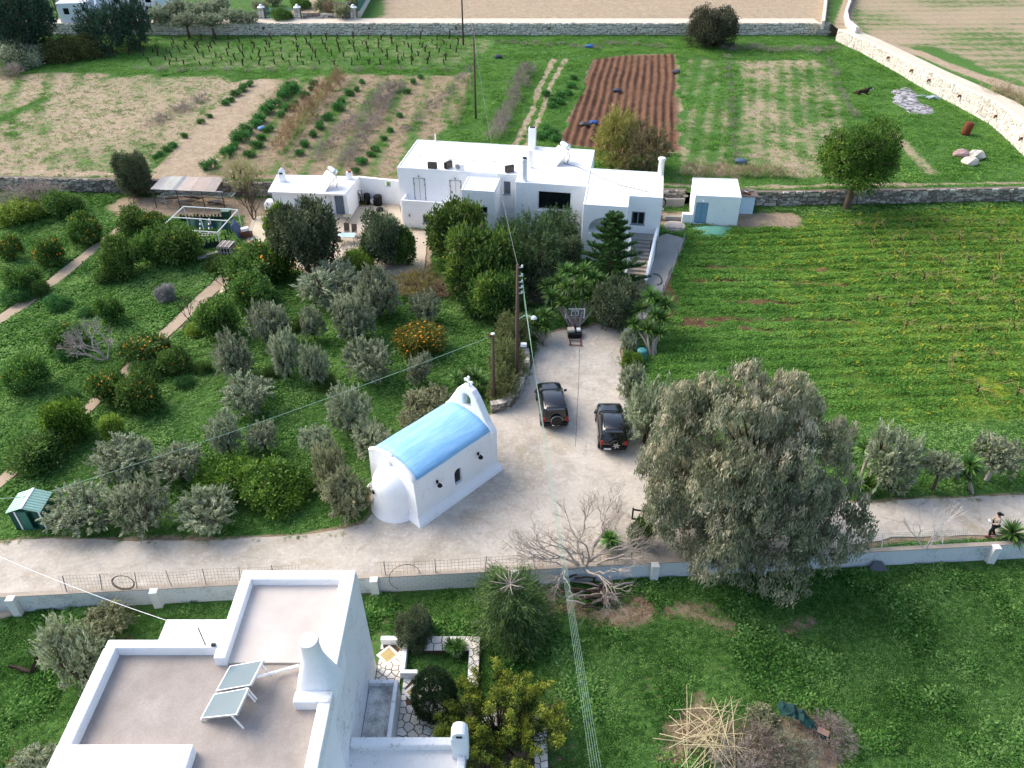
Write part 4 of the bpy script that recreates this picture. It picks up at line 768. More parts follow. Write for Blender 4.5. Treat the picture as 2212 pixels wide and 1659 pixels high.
# flared plinth
m = MB(); ring = [[(-.22, -.5, 0), (Ln + .62, -.5, 0), (Ln + .62, Wd + .5, 0), (-.22, Wd + .5, 0)], [(-.16, -.38, .22), (Ln + .56, -.38, .22), (Ln + .56, Wd + .38, .22), (-.16, Wd + .38, .22)], [(-.06, -.16, .48), (Ln + .46, -.16, .48), (Ln + .46, Wd + .16, .48), (-.06, Wd + .16, .48)], [(-.03, -.10, .7), (Ln + .4, -.10, .7), (Ln + .4, Wd + .1, .7), (-.03, Wd + .1, .7)]]
vs = [p for r_ in ring for p in r_]; fs = [(i * 4 + k, i * 4 + (k + 1) % 4, i * 4 + 4 + (k + 1) % 4, i * 4 + 4 + k) for i in range(3) for k in range(4)] + [(12, 13, 14, 15), (3, 2, 1, 0)]; m.add(vs, fs); m.build('plinth', M_WHITE, cp, bevel=.05)
# blue vault
t = NT('chapel_blue'); co = t.coord('Object'); ms = t.n('Mapping', Vector=co, Scale=(.35, 2.5, 2.5)); col = t.mix(t.ramp(t.noise(1.6, ms.outputs[0], 5, .65), [(.35, (0, 0, 0)), (.65, (1, 1, 1))]), lin('76acd8'), lin('93c3e6')); M_BLUE = t.finish(col, .55, t.bump(t.math('ADD', t.noise(2.5, ms.outputs[0], 4), t.math('MULTIPLY', t.noise(12, co, 4), .3)), .3, .04), 0, .3)
m = MB(); yy = np.linspace(.03, Wd - .03, 26); xsr = np.linspace(.3, Ln - .02, 14); rr = random.Random(5); vs = []
for x_ in xsr:
    for y in yy: vs.append((x_, y, arcz(y) + .05 + .012 * math.sin(x_ * 2.1 + y) + rr.uniform(-.004, .004)))
m.add(vs, [(i * 26 + k, i * 26 + k + 1, i * 26 + 27 + k, i * 26 + 26 + k) for i in range(13) for k in range(25)]); ro = m.build('roof', M_BLUE, cp, True); sm_ = ro.modifiers.new('thick', 'SOLIDIFY'); sm_.thickness = .06; sm_.offset = -1
# raised edge of the apse gable
m = MB(); m.tube([(.1, y, arcz(y) + .03) for y in np.linspace(.03, Wd - .03, 22)], .12, 8); m.build('gable_edge', M_WHITE, cp, True)
# bell gable
gp = [(-.12, 2.95), (.0, 3.15), (.35, 3.55), (.75, 4.2), (1.15, 4.85), (1.5, 5.22), (1.95, 5.36), (2.4, 5.22), (2.75, 4.85), (3.15, 4.2), (3.55, 3.55), (3.9, 3.15), (4.02, 2.95), (4.02, .4), (-.12, .4)]
n = len(gp); m = MB(); m.add([(Ln - .05, y, z) for y, z in gp] + [(Ln + .42, y, z) for y, z in gp], [tuple(range(n)), tuple(reversed(range(n, 2 * n)))] + [(i, (i + 1) % n, (i + 1) % n + n, i + n) for i in range(n)]); bgb = m.build('bell_gable', M_WHITE, cp)
ba = MB(); pf = [(1.63, 3.92), (2.27, 3.92)] + [(1.95 + .32 * math.cos(t), 4.5 + .32 * math.sin(t)) for t in np.linspace(0, math.pi, 10)]; k_ = len(pf); ba.add([(Ln - .5, y, z) for y, z in pf] + [(Ln + .8, y, z) for y, z in pf], [tuple(range(k_)), tuple(reversed(range(k_, 2 * k_)))] + [(i, (i + 1) % k_, (i + 1) % k_ + k_, i + k_) for i in range(k_)]); cut(bgb, [ba]); add_bevel(bgb, .09, 3)
MB().lathe([(.0, 4.62), (.07, 4.6), (.11, 4.5), (.13, 4.3), (.19, 4.14), (.17, 4.13)], (Ln + .18, Wd / 2, 0), 14).build('bell', simple('bell_bronze', '5f7a52', .5, .6), bgb, True)
def cross(name, c, s, parent):
    m = MB(); m.box((c[0], c[1], c[2] + .3 * s), (.1 * s, .12 * s, .6 * s)); m.box((c[0], c[1], c[2] + .36 * s), (.11 * s, .5 * s, .12 * s))
    for q in ((0, .27, .36), (0, -.27, .36), (0, 0, .62)): m.box((c[0], c[1] + q[1] * s, c[2] + q[2] * s), (.13 * s, .16 * s, .16 * s))
    return m.build(name, M_WHITEPAINT, parent, bevel=.02)
cross('cross', (Ln + .18, Wd / 2, 5.33), .95, bgb); cross('cross', (.12, Wd / 2, arcz(Wd / 2) + .1), .55, cp)
MB().box((.12, Wd / 2, arcz(Wd / 2) + .1), (.2, .26, .16)).build('cross_foot', M_WHITE, cp, bevel=.04)
# apse
m = MB(); nA = 22; R0 = 1.3; prof = [(R0 + .22, 0), (R0 + .16, .18), (R0 + .04, .42), (R0, .8), (R0 - .05, 1.75)] + [((R0 - .07) * math.cos(t), 1.85 + 1.05 * math.sin(t)) for t in np.linspace(.05, math.pi / 2 - .02, 8)]; vs = []
for r_, z_ in prof:
    for k in range(nA + 1): a_ = math.pi / 2 + math.pi * k / nA; vs.append((.05 + r_ * .92 * math.cos(a_), Wd / 2 + r_ * math.sin(a_), z_))
m.add(vs, [(i * (nA + 1) + k, i * (nA + 1) + k + 1, (i + 1) * (nA + 1) + k + 1, (i + 1) * (nA + 1) + k) for i in range(len(prof) - 1) for k in range(nA)]); ap = m.build('apse', M_WHITE, cp, True)
MB().box((-1.15, 2.25, 1.72), (.1, .16, .2), R(-20)).build('window', M_GLASS, ap)
for x_ in (1.55, 4.75):
    l_ = MB().box((x_, -.12, 2.2), (.12, .1, .2)).build('wall_lamp', M_DARK, cp, bevel=.02); MB().lathe([(.02, .12), (.14, -.05), (.15, -.12), (.06, -.14)], (x_ + .02, -.3, 2.1), 10).build('lamp_shade', M_DARK, l_)
# ---------------------------------------------------------------- flat roofed house in the foreground
fh = thing('foreground_house', 'white house seen from above with beige flat roofs and white parapets in the foreground', 'house', (-11, 17, Z0)); fo = Vector((-11, 17, Z0))
def FB(name, x0, x1, y0, y1, z0, z1, mat=M_WHITE, par=None, bev=.05): return MB(fo).box(((x0 + x1) / 2, (y0 + y1) / 2, (z0 + z1) / 2), (x1 - x0, y1 - y0, z1 - z0)).build(name, mat, par or fh, bevel=bev)
FB('wall', -15.88, -6.66, 6, 18.72, -1.2, 5.72); FB('wall', -11.5, -6.7, 18.74, 22.18, -1.2, 5.70)
FB('roof', -15.5, -7.05, 8, 18.4, 5.7, 5.8, M_SCREED, bev=0); FB('roof', -11.1, -7.2, 17.97, 21.8, 5.81, 5.89, M_SCREED2, bev=0)
FB('parapet', -11.52, -11.05, 17.9, 22.2, 5.6, 6.3); FB('parapet', -11.05, -7.28, 21.7, 22.2, 5.6, 6.295); FB('parapet', -7.3, -6.68, 17.2, 22.2, 5.6, 6.3, M_WHITE_D)
FB('parapet', -15.9, -11.53, 18.36, 18.74, 5.6, 6.29); FB('parapet', -15.92, -15.44, 14.46, 18.36, 5.6, 6.3); FB('parapet', -15.92, -11.15, 13.55, 14.46, 5.6, 6.32); FB('parapet', -15.92, -15.44, 6, 13.5, 5.6, 6.0)
FB('parapet', -8.05, -6.64, 16.05, 16.52, 5.6, 6.3, M_WHITE_D); FB('parapet', -7.12, -6.64, 6, 16.04, 5.6, 6.29, M_WHITE_D)
FB('entrance_block', -14.3, -11.52, 18.76, 20.2, -1.2, 5.6)
# battered right wall foot
m = MB(fo); m.add([(-6.68, 16.0, 6.0), (-6.68, 22.2, 6.0), (-6.55, 22.25, Z0 - .2), (-6.55, 16, Z0 - .2), (-6.9, 16, 6), (-6.9, 22.2, 6), (-6.9, 22.25, Z0 - .2), (-6.9, 16, Z0 - .2)], [(0, 3, 2, 1), (4, 5, 6, 7), (0, 1, 5, 4), (1, 2, 6, 5), (0, 4, 7, 3)]); m.build('gable_wall', M_WHITE_D, fh)
# big tapered chimney
m = MB(fo); vs = []; nC = 20
for z_, r_, sq in ((5.75, .78, 1), (6.3, .70, .8), (6.9, .56, .45), (7.5, .42, .1), (8.35, .33, 0), (8.4, .37, 0), (8.5, .37, 0)):
    for k in range(nC):
        a_ = 2 * math.pi * k / nC; e = max(abs(math.cos(a_)), abs(math.sin(a_))); rr_ = r_ * (1 - sq + sq / e); vs.append((-7.35 + rr_ * math.cos(a_), 17.1 + .05 + rr_ * math.sin(a_) * .9, z_))
m.add(vs, [(i * nC + k, i * nC + (k + 1) % nC, (i + 1) * nC + (k + 1) % nC, (i + 1) * nC + k) for i in range(6) for k in range(nC)]); cm = m.build('chimney', M_WHITE, fh, True, fix=False); MB(fo).lathe([(.36, 8.47), (.34, 8.53), (.05, 8.55)], (-7.35, 17.15, 0), 20).build('chimney_cap', simple('cap_grey', 'd9dadc', .8), cm)
# lower terrace roof and kitchen roof
FB('terrace_block', -6.54, -5.2, 17.3, 20.7, Z0 - .2, .15); FB('terrace_roof', -6.5, -5.36, 17.35, 20.52, .12, .17, M_MOULD, bev=0); FB('parapet', -5.4, -5.2, 17.3, 20.7, .1, .45, M_WHITE_D, bev=.03); FB('parapet', -6.54, -5.42, 20.53, 20.72, .1, .44, M_WHITE_D, bev=.03)
FB('kitchen_block', -6.62, -1.9, 8, 17.05, Z0 - .2, 1.6); FB('kitchen_roof', -6.6, -2.1, 8, 16.75, 1.58, 1.64, weathered('stained_roof', 'e2e0dc', '8f8b84', .55, .75, 4), bev=0); FB('parapet', -6.6, -1.9, 16.72, 17.08, 1.5, 2.05, M_WHITE_D); FB('parapet', -2.2, -1.88, 8, 16.7, 1.5, 2.0, M_WHITE_D)
c2 = FB('chimney', -2.42, -1.75, 16.35, 16.95, 1.6, 3.15); m = MB(fo); pf = [(-2.4, 0), (-1.8, 0)] + [(-2.1 + .3 * math.cos(t_), .02 + .32 * math.sin(t_)) for t_ in np.linspace(0, math.pi, 9)]
k_ = len(pf); m.add([(x_ + .02, 16.4, 3.16 + z_) for x_, z_ in pf] + [(x_ + .02, 16.92, 3.16 + z_) for x_, z_ in pf], [tuple(range(k_)), tuple(reversed(range(k_, 2 * k_)))] + [(i, (i + 1) % k_, (i + 1) % k_ + k_, i + k_) for i in range(k_)]); m.build('chimney_hood', M_WHITE, c2); MB(fo).box((-2.08, 16.39, 3.26), (.24, .04, .1)).build('flue', M_DARK, c2)
# solar collectors on the screed roof
def panel(label, c0, c1, c2_, c3):
    """corners low-near, low-far, high-far, high-near"""
    P_ = [Vector(p) for p in (c0, c1, c2_, c3)]; o_ = Vector((P_[0].x, P_[0].y, 5.8)); t = thing('roof_collector', label, 'solar panel', o_, group='collectors on the foreground roof'); nn = (P_[1] - P_[0]).cross(P_[3] - P_[0]).normalized(); nn = nn if nn.z > 0 else -nn; cen = sum(P_, Vector()) / 4
    m = MB(o_); m.add([p - nn * .08 for p in P_] + P_, [(3, 2, 1, 0), (0, 1, 5, 4), (1, 2, 6, 5), (2, 3, 7, 6), (3, 0, 4, 7)]); m.build('tray', M_GREYMETAL, t)
    I = [p.lerp(cen, .06) for p in P_]; m = MB(o_); m.add([p + nn * .004 for p in P_] + [p + nn * .004 for p in I], [(i, (i + 1) % 4, (i + 1) % 4 + 4, i + 4) for i in range(4)]); m.build('frame', M_WHITEPAINT, t); m = MB(o_); m.add([p + nn * .002 for p in I], [(0, 1, 2, 3)]); m.build('glass', simple('panel_glass', '5d727c', .3, 0, .12, .6, .35), t)
    for p, q in ((P_[3], P_[0]), (P_[2], P_[1])):
        a_ = p.lerp(q, .15); MB(o_).tube([a_ - nn * .05, (a_.x + .25, a_.y + .02, 5.82)], .035, 6).build('leg', M_WHITEPAINT, t)
        MB(o_).tube([q - nn * .05, (q.x, q.y, 5.82)], .03, 6).build('leg', M_WHITEPAINT, t)
    return t
panel('nearer of the two tilted solar collectors on the beige foreground roof', (-11.35, 15.61, 5.98), (-11.15, 16.58, 5.98), (-9.6, 16.3, 6.85), (-9.75, 15.25, 6.85))
panel('farther of the two tilted solar collectors on the beige foreground roof', (-11.12, 16.7, 5.98), (-10.9, 17.77, 5.98), (-9.35, 17.45, 6.85), (-9.57, 16.4, 6.85))
cable('white insulated pipe from the solar collectors to the big tapered chimney', [(-9.58, 16.95, 6.5), (-9.4, 17.3, 6.1), (-9.0, 17.5, 6.0), (-8.2, 17.75, 6.05)], .06, M_WHITEPAINT, 'pipe', 'pipe', 8)
an = thing('aerial', 'thin rusty television aerial on the white parapet of the foreground house', 'aerial', (-12.0, 18.5, 6.29)); MB().tube([(0, 0, 0), (-.1, .12, .9)], .025, 6).build('mast', M_RUST, an)
m = MB(); 
for k in range(4): m.tube([(-.35 + .05 * k, -.1 + .1 * k, .5 + .1 * k), (.15 + .05 * k, .0 + .12 * k, .45 + .1 * k)], .01, 4)
m.build('boom', M_GREYMETAL, an); MB().box((.35, -.05, .06), (.16, .1, .1)).build('junction_box', M_DARK, an)
# flagstone patio and planter walls
M_FLAG = [simple('flag_white', 'ece7df', .8, var=.06), simple('flag_cream', 'e2dacd', .8, var=.08), simple('flag_grey', 'd3cec8', .8, var=.08)]; M_GROUT = simple('grout_brown', '5d4a3c', .95, var=.3); M_OCHRE = simple('flag_ochre', 'b3a06c', .85, var=.25, scale=4)
def voronoi(poly, pts, gap):
    out = []
    for i, p in enumerate(pts):
        c = [Vector(q[:2]) for q in poly]
        for j in sorted(range(len(pts)), key=lambda j: (pts[j] - p).length)[1:22]:
            q = pts[j]; mid = (p + q) / 2; d = (q - p).normalized(); mid = mid - d * gap / 2; nc = []
            for k in range(len(c)):
                a_, b_ = c[k], c[(k + 1) % len(c)]; da, db = (a_ - mid).dot(d), (b_ - mid).dot(d)
                if da <= 0: nc.append(a_)
                if da * db < 0: nc.append(a_.lerp(b_, da / (da - db)))
            c = nc
            if len(c) < 3: break
        if len(c) >= 3: out.append(c)
    return out
def crazy(parent, poly, z, size, org, seed, skip=None, gap=.045):
    r = random.Random(seed); xs_ = [p[0] for p in poly]; yy_ = [p[1] for p in poly]; pts = []; tries = 0
    while tries < 4000:
        tries += 1; p = Vector((r.uniform(min(xs_), max(xs_)), r.uniform(min(yy_), max(yy_))))
        if inpoly(np.array(p.x), np.array(p.y), poly) and all((p - q).length > size * .72 for q in pts): pts.append(p)
    for k, c in enumerate(voronoi(poly, pts, gap)):
        ce = sum(c, Vector((0, 0))) / len(c)
        if skip and any((ce - s).length < d for s, d in skip): continue
        MB(org).prism([(q.x, q.y) for q in c], z - .03, z + r.uniform(0, .008)).build('flagstone', M_FLAG[r.randrange(3)], parent)
ter = thing('flagstone_terrace', 'white crazy paved terrace with diamond insets beside the foreground house', 'terrace', (-5, 21, Z0)); to = Vector((-5, 21, Z0))
PA = [(-6.5, 21.0), (-5.35, 21.0), (-5.35, 23.5), (-6.5, 23.5)]; PB = [(-5.18, 17.1), (-2.6, 17.1), (-2.6, 20.0), (-3.6, 21.7), (-5.18, 21.7)]
for p_ in (PA, PB): MB(to).prism(p_, Z0 - .1, Z0 + .05).build('bedding', M_GROUT, ter)
dA, dB = Vector((-6.08, 22.9)), Vector((-4.55, 20.9)); crazy(ter, PA, Z0 + .08, .36, to, 3, [(dA, .5)]); crazy(ter, PB, Z0 + .08, .42, to, 4, [(dB, .5)])
for d_ in (dA, dB): MB(to).box((d_.x, d_.y, Z0 + .06), (.66, .66, .06), R(45)).build('diamond_inset', M_OCHRE, ter); rim('inset_border', [Vector((d_.x - to.x + .58 * math.cos(R(90 * k)), d_.y - to.y + .58 * math.sin(R(90 * k)))) for k in range(4)], .04, .1, .12, M_FLAG[0], ter, 0)
def PW(x0, x1, y0, y1): MB(to).box(((x0 + x1) / 2, (y0 + y1) / 2, Z0 + .2), (x1 - x0, y1 - y0, .5)).build('planter_wall', M_WHITE, ter, bevel=.03)
PW(-6.5, -5.1, 23.5, 23.75); PW(-5.35, -5.12, 21.9, 23.49); PW(-5.34, -4.5, 21.66, 21.88)
bench = thing('paved_bench', 'low angular bench topped with pale crazy paving between the garden shrubs', 'bench', (-3, 23, Z0)); bo_ = Vector((-3, 23, Z0)); BP = [(-4.3, 23.0), (-2.1, 23.0), (-2.1, 21.0), (-1.6, 21.0), (-1.6, 23.8), (-4.3, 23.8)]
MB(bo_).prism(BP, Z0 - .1, Z0 + .3).build('base', M_GROUT, bench); crazy(bench, BP[:2] + [(-2.1, 23.8), (-4.3, 23.8)], Z0 + .33, .5, bo_, 6); crazy(bench, [(-2.1, 21.0), (-1.6, 21), (-1.6, 23.8), (-2.1, 23.8)], Z0 + .33, .45, bo_, 7)
for lab, po in (('short low ledge of pale crazy paving beyond the kitchen chimney', [(-1.35, 19.1), (.2, 19.1), (.2, 19.75), (-1.35, 19.75)]), ('narrow strip of pale crazy paving right of the golden juniper', [(.98, 16), (1.55, 16), (1.55, 19.6), (.98, 19.6)])):
    b2 = thing('paved_ledge', lab, 'ledge', (po[0][0], po[0][1], Z0)); o2 = Vector((po[0][0], po[0][1], Z0)); MB(o2).prism(po, Z0 - .1, Z0 + .3).build('base', M_GROUT, b2); crazy(b2, po, Z0 + .33, .38, o2, 8)
# ================================================================ trees and shrubs
def leaf_quads(c, d, L, Wd, g, curl=0.0):
    """diamond leaves at centres c pointing along d"""
    n = len(c); d = d / (np.linalg.norm(d, axis=1, keepdims=True) + 1e-9); r = g.normal(size=(n, 3)); s = np.cross(d, r); s /= (np.linalg.norm(s, axis=1, keepdims=True) + 1e-9)
    L = (L * g.uniform(.7, 1.3, n))[:, None]; w = (Wd * g.uniform(.7, 1.3, n))[:, None]
    return np.stack([c - d * L * .5, c + s * w * .5 - d * L * .05, c + d * L * .5, c - s * w * .5 - d * L * .05], 1).reshape(-1, 3)
def crown(name, lobes, nclump, per, L, Wd, sig, mode, seed, fill=.3, low=-.75):
    g = np.random.default_rng(seed); lob = np.array(lobes, float); wt = (lob[:, 3] * lob[:, 4] + lob[:, 3] * lob[:, 5]); wt /= wt.sum(); C = []; N = []
    while len(C) < nclump:
        k = g.choice(len(lob), p=wt); u = g.normal(size=3); u /= np.linalg.norm(u)
        if u[2] < low and g.uniform() < .8: continue
        rr = g.uniform(fill, 1.06) ** (.45); p = lob[k, :3] + u * lob[k, 3:] * rr
        q = ((p - lob[:, :3]) / lob[:, 3:]); q = (q ** 2).sum(1); q[k] = 9
        if q.min() < .45 and g.uniform() < .85: continue
        C.append(p); N.append(u)
    C = np.array(C); N = np.array(N); ii = np.repeat(np.arange(nclump), per); n = len(ii); base = C[ii]; nn = N[ii]
    if mode == 'hang':
        t = g.uniform(0, 1, n); off = g.normal(size=(n, 3)) * sig * np.array([.55, .55, .35]); off[:, 2] -= t * sig * 3.2; c = base + off; d = np.stack([g.normal(0, .35, n), g.normal(0, .35, n), -np.ones(n)], 1)
    elif mode == 'plume':
        t = g.uniform(0, 1, n); ax = nn * .8 + np.array([0, 0, .9]); c = base + ax * (t * sig * 3.5)[:, None] + g.normal(size=(n, 3)) * sig * (1.1 - .7 * t)[:, None] * .55; d = ax + g.normal(size=(n, 3)) * .8
    elif mode == 'out':
        c = base + g.normal(size=(n, 3)) * sig; d = (c - base) * (1.2 / sig) + nn * .9 + np.array([0, 0, .35]) + g.normal(size=(n, 3)) * .4
    elif mode == 'spray':
        t = g.uniform(0, 1, n); ax = N + g.normal(size=N.shape) * .35 + np.array([0, 0, .25]); ax = ax[ii]; c = base + ax * (t * sig * 3)[:, None] + g.normal(size=(n, 3)) * sig * .4; d = ax + g.normal(size=(n, 3)) * .5
    else:
        c = base + g.normal(size=(n, 3)) * sig; d = g.normal(size=(n, 3)) + nn * .5
    v = leaf_quads(c, d, L, Wd, g); return np_mesh(name, v, np.arange(4 * n).reshape(-1, 4))
def lobes_round(seed, n=10, spread=.62, size=(.42, .6), zc=1.0, zr=.55, squash=.85):
    r = random.Random(seed); out = [(0, 0, zc, .62, .62, zr * .95)]
    for k in range(n):
        a = 2 * math.pi * (k + r.uniform(-.4, .4)) / n; e = r.uniform(-.6, .9); s = r.uniform(*size); q = spread * math.sqrt(max(.1, 1 - e * e * .6)); out.append((q * math.cos(a), q * math.sin(a), zc + e * zr * .75, s, s, s * squash))
    return out
def limbs(lobes, seed, r0=.09, h0=.35, lean=.1, r1=.02, n=6):
    r = random.Random(seed); m = MB(); top = Vector((r.uniform(-lean, lean), r.uniform(-lean, lean), h0)); m.tube([(0, 0, -1.6), (0, 0, -.12), (r.uniform(-.02, .02), 0, h0 * .45), top], [r0 * 1.4, r0 * 1.25, r0, r0 * .8], 7)
    for lo in lobes[1:]:
        e = Vector(lo[:3]); mid = top.lerp(e, .5) + Vector((r.uniform(-.1, .1), r.uniform(-.1, .1), r.uniform(-.02, .1))); m.tube([top - Vector((0, 0, .04)), mid, e], [r0 * .55, r0 * .33, r1], 5)
        for q in range(2): f = e + Vector((r.uniform(-.3, .3), r.uniform(-.3, .3), r.uniform(0, .3))); m.tube([mid.lerp(e, .5), e.lerp(f, .5) + Vector((0, 0, .05)), f], [r0 * .24, r1, r1 * .5], 4)
    return m.mesh('trunk', True)
M_OLIVE = leafmat('olive_leaf', '57604a', '8f9879', 'c6ccae', .15, 1.4); M_OLIVE_P = leafmat('olive_leaf_pale', '646a4c', '969a74', 'c0c29c', .15, 1.4); M_CIT = leafmat('citrus_leaf', '2b441a', '4f7030', '82a24e', .2, 1.5, .1); M_CITB = leafmat('citrus_leaf_bright', '2f4d17', '547829', '88a640', .25, 1.5, .08); M_LIME = leafmat('lime_leaf', '4d6b1f', '7d9a3a', 'b0bd62', .3)
M_DARKLEAF = leafmat('dark_leaf', '343f2a', '586548', '8a9672', .15, 1.5, .08); M_FICUS = leafmat('ficus_leaf', '203818', '43642a', '8c9f48', .25, 1.1, .1); M_OLEA = leafmat('oleander_leaf', '2c4228', '4e6a42', '7c9266', .2, 1.2); M_PINE = leafmat('pine_needles', '25431a', '4b702b', '82a046', .2, 2.2); M_EUC = leafmat('gum_leaf', '565e46', '929b7b', 'c8c4a8', .2, .55, .1); M_EUCT = leafmat('gum_leaf_tips', '9a977a', 'c8bfa2', 'e8dcc3', .2, .6, .1)
M_NORF = leafmat('araucaria_leaf', '20401f', '3d6633', '70985a', .15, 1.5); M_YUC = leafmat('yucca_leaf', '23401b', '47702f', '86a854', .2, 2.0, .12); M_TAM = leafmat('tamarisk_leaf', '6b6a35', '97924d', 'bdb577', .25, .8); M_TAMB = leafmat('tamarisk_brown', '5a523a', '857955', 'a79c77', .2, .8); M_CEDAR = leafmat('cedar_leaf', '1f3329', '38513f', '5e7560', .1, .7); M_JUN = leafmat('juniper_green', '243a18', '46602a', '788c42', .15, 1.5); M_JUNT = leafmat('juniper_gold', '667a2c', '96a53e', 'c2c455', .2, 1.6); M_CASU = leafmat('feather_conifer', '2c4524', '4c6a38', '80985c', .2, 1.2); M_GREYB = leafmat('grey_shrub', '6c6b6a', '9a9896', 'bdbbbb', .2); M_DRY = leafmat('dry_twig', '5c4a3c', '85705a', 'a8957a', .1); M_GREYDRY = leafmat('dry_grey', '675c56', '90847c', 'b0a59c', .15); M_BEAN = leafmat('bean_leaf', '2a5524', '45773a', '6f9c5a', .25, 2)
M_ORANGE = simple('orange_fruit', 'f09a20', .6, 0, .12, 9)
def fruit_mesh(lobes, n, rad, seed, low=-.5):
    g = np.random.default_rng(seed); lob = np.array(lobes); V = []; F = []; o = np.array([(1, 0, 0), (-1, 0, 0), (0, 1, 0), (0, -1, 0), (0, 0, 1), (0, 0, -1)], float); f = [(0, 2, 4), (2, 1, 4), (1, 3, 4), (3, 0, 4), (2, 0, 5), (1, 2, 5), (3, 1, 5), (0, 3, 5)]
    for i in range(n):
        k = g.integers(0, len(lob)); u = g.normal(size=3); u /= np.linalg.norm(u); u[2] = abs(u[2]) if g.uniform() < .7 else u[2]; p = lob[k, :3] + u * lob[k, 3:] * g.uniform(.95, 1.12); V.append(p + o * rad * g.uniform(.8, 1.2)); F += [tuple(a + 6 * i for a in t) for t in f]
    return np_mesh('oranges', np.concatenate(V), np.array(F), True)
PROTO = {}
def proto(kind):
    """normalised tree: crown radius 1, height 1.75; returns lists of (trunk mesh, crown mesh, lobes)"""
    if kind in PROTO: return PROTO[kind]
    out = []; nv = {'olive': 5, 'citrus': 4}.get(kind, 2)
    for v in range(nv):
        s = abs(hash(kind)) % 1000 if False else sum(map(ord, kind)) + v * 31
        if kind == 'olive': lo = lobes_round(s, 13, .64, (.2, .44), 1.0, .6, 1.0); c = crown('crown', lo, 300, 26, .15, .040, .075, 'spray', s, .3); t = limbs(lo, s, .085, .38)
        elif kind == 'citrus': lo = lobes_round(s, 9, .55, (.4, .55), .98, .55); c = crown('crown', lo, 420, 13, .13, .075, .10, 'out', s, .4); t = limbs(lo, s, .06, .35)
        elif kind == 'bush': lo = lobes_round(s, 10, .55, (.4, .58), .72, .55); lo = [(a, b, max(.42, z), p, q, r_) for a, b, z, p, q, r_ in lo]; c = crown('crown', lo, 480, 13, .11, .055, .09, 'out', s, .45, -.6); t = limbs(lo, s, .05, .2)
        elif kind == 'dense': lo = lobes_round(s, 30, .72, (.24, .38), 1.0, .8, 1.0); c = crown('crown', lo, 1700, 13, .075, .03, .055, 'out', s, .5); t = limbs(lo, s, .08, .4)
        elif kind == 'ficus': lo = lobes_round(s, 22, .66, (.2, .4), .98, .75, 1.0); c = crown('crown', lo, 900, 16, .10, .045, .075, 'out', s, .45); t = limbs(lo, s, .08, .35)
        elif kind == 'feather': lo = lobes_round(s, 14, .6, (.3, .48), .9, .7, 1.1); c = crown('crown', lo, 600, 18, .13, .028, .08, 'spray', s, .4); t = limbs(lo, s, .05, .25)
        elif kind == 'wisp': lo = lobes_round(s, 12, .6, (.3, .5), .85, .65, 1.0); c = crown('crown', lo, 360, 12, .2, .016, .1, 'spray', s, .3); t = limbs(lo, s, .04, .15)
        out.append((t, c, lo))
    PROTO[kind] = out; return out
FR = {}; ZR = {}
def place_tree(kind, mat, u, v, wpx, hpx, label, cat='tree', clear=.35, zl=0.0, name=None, group=None, fruits=0, bark=None, frad=.058, var=None, rot=None):
    p = G(u, v, zl + 1.0)
    for it in range(3):
        k = mpp(p); r = wpx * k / 2; d = math.atan2(CAM_H - p.z, math.hypot(p.y, 0)); h2 = hpx * k / 2; a2 = (h2 ** 2 - (r * math.sin(d)) ** 2) / math.cos(d) ** 2; a = math.sqrt(max(a2, (.45 * r) ** 2)); c = a + clear; p = G(u, v, zl + c)
    pr = proto(kind); i = var if var is not None else int(abs(u * 7 + v * 3)) % len(pr); t, c, lo = pr[i]; rz = rot if rot is not None else (u * 1.7 + v) % 6.28
    if c.name not in ZR: q = np.empty(len(c.vertices) * 3, np.float32); c.vertices.foreach_get('co', q); q = q.reshape(-1, 3); ZR[c.name] = (*np.percentile(q[:, 2], (1.5, 98.5)), np.percentile(np.hypot(q[:, 0], q[:, 1]), 94))
    z0, z1, rq = ZR[c.name]; sz = 1.84 * a / (z1 - z0); sr = .9 * r / rq; o = thing(name or ('olive_tree' if kind == 'olive' else 'tree'), label, cat, (p.x, p.y, zl - .02), rz, group)
    def var_mesh(me, mt):
        key = (me.name, mt.name)
        if key not in FR: q = me.copy(); q.materials.clear(); q.materials.append(mt); FR[key] = q
        return FR[key]
    kids = [mesh_obj('trunk', var_mesh(t, bark or M_BARK), None, o), mesh_obj('crown', var_mesh(c, mat), None, o)]
    if fruits:
        key = (kind, i, fruits)
        if key not in FR: fm = fruit_mesh(lo, fruits, frad, i + 5); fm.materials.append(M_ORANGE); FR[key] = fm
        kids.append(tag(mesh_obj('oranges', FR[key], None, o), kind='stuff'))
    for q in kids: q.location = (0, 0, clear - z0 * sz); q.scale = (sr, sr, sz)
    return o
OG = 'olive trees of the orchard'
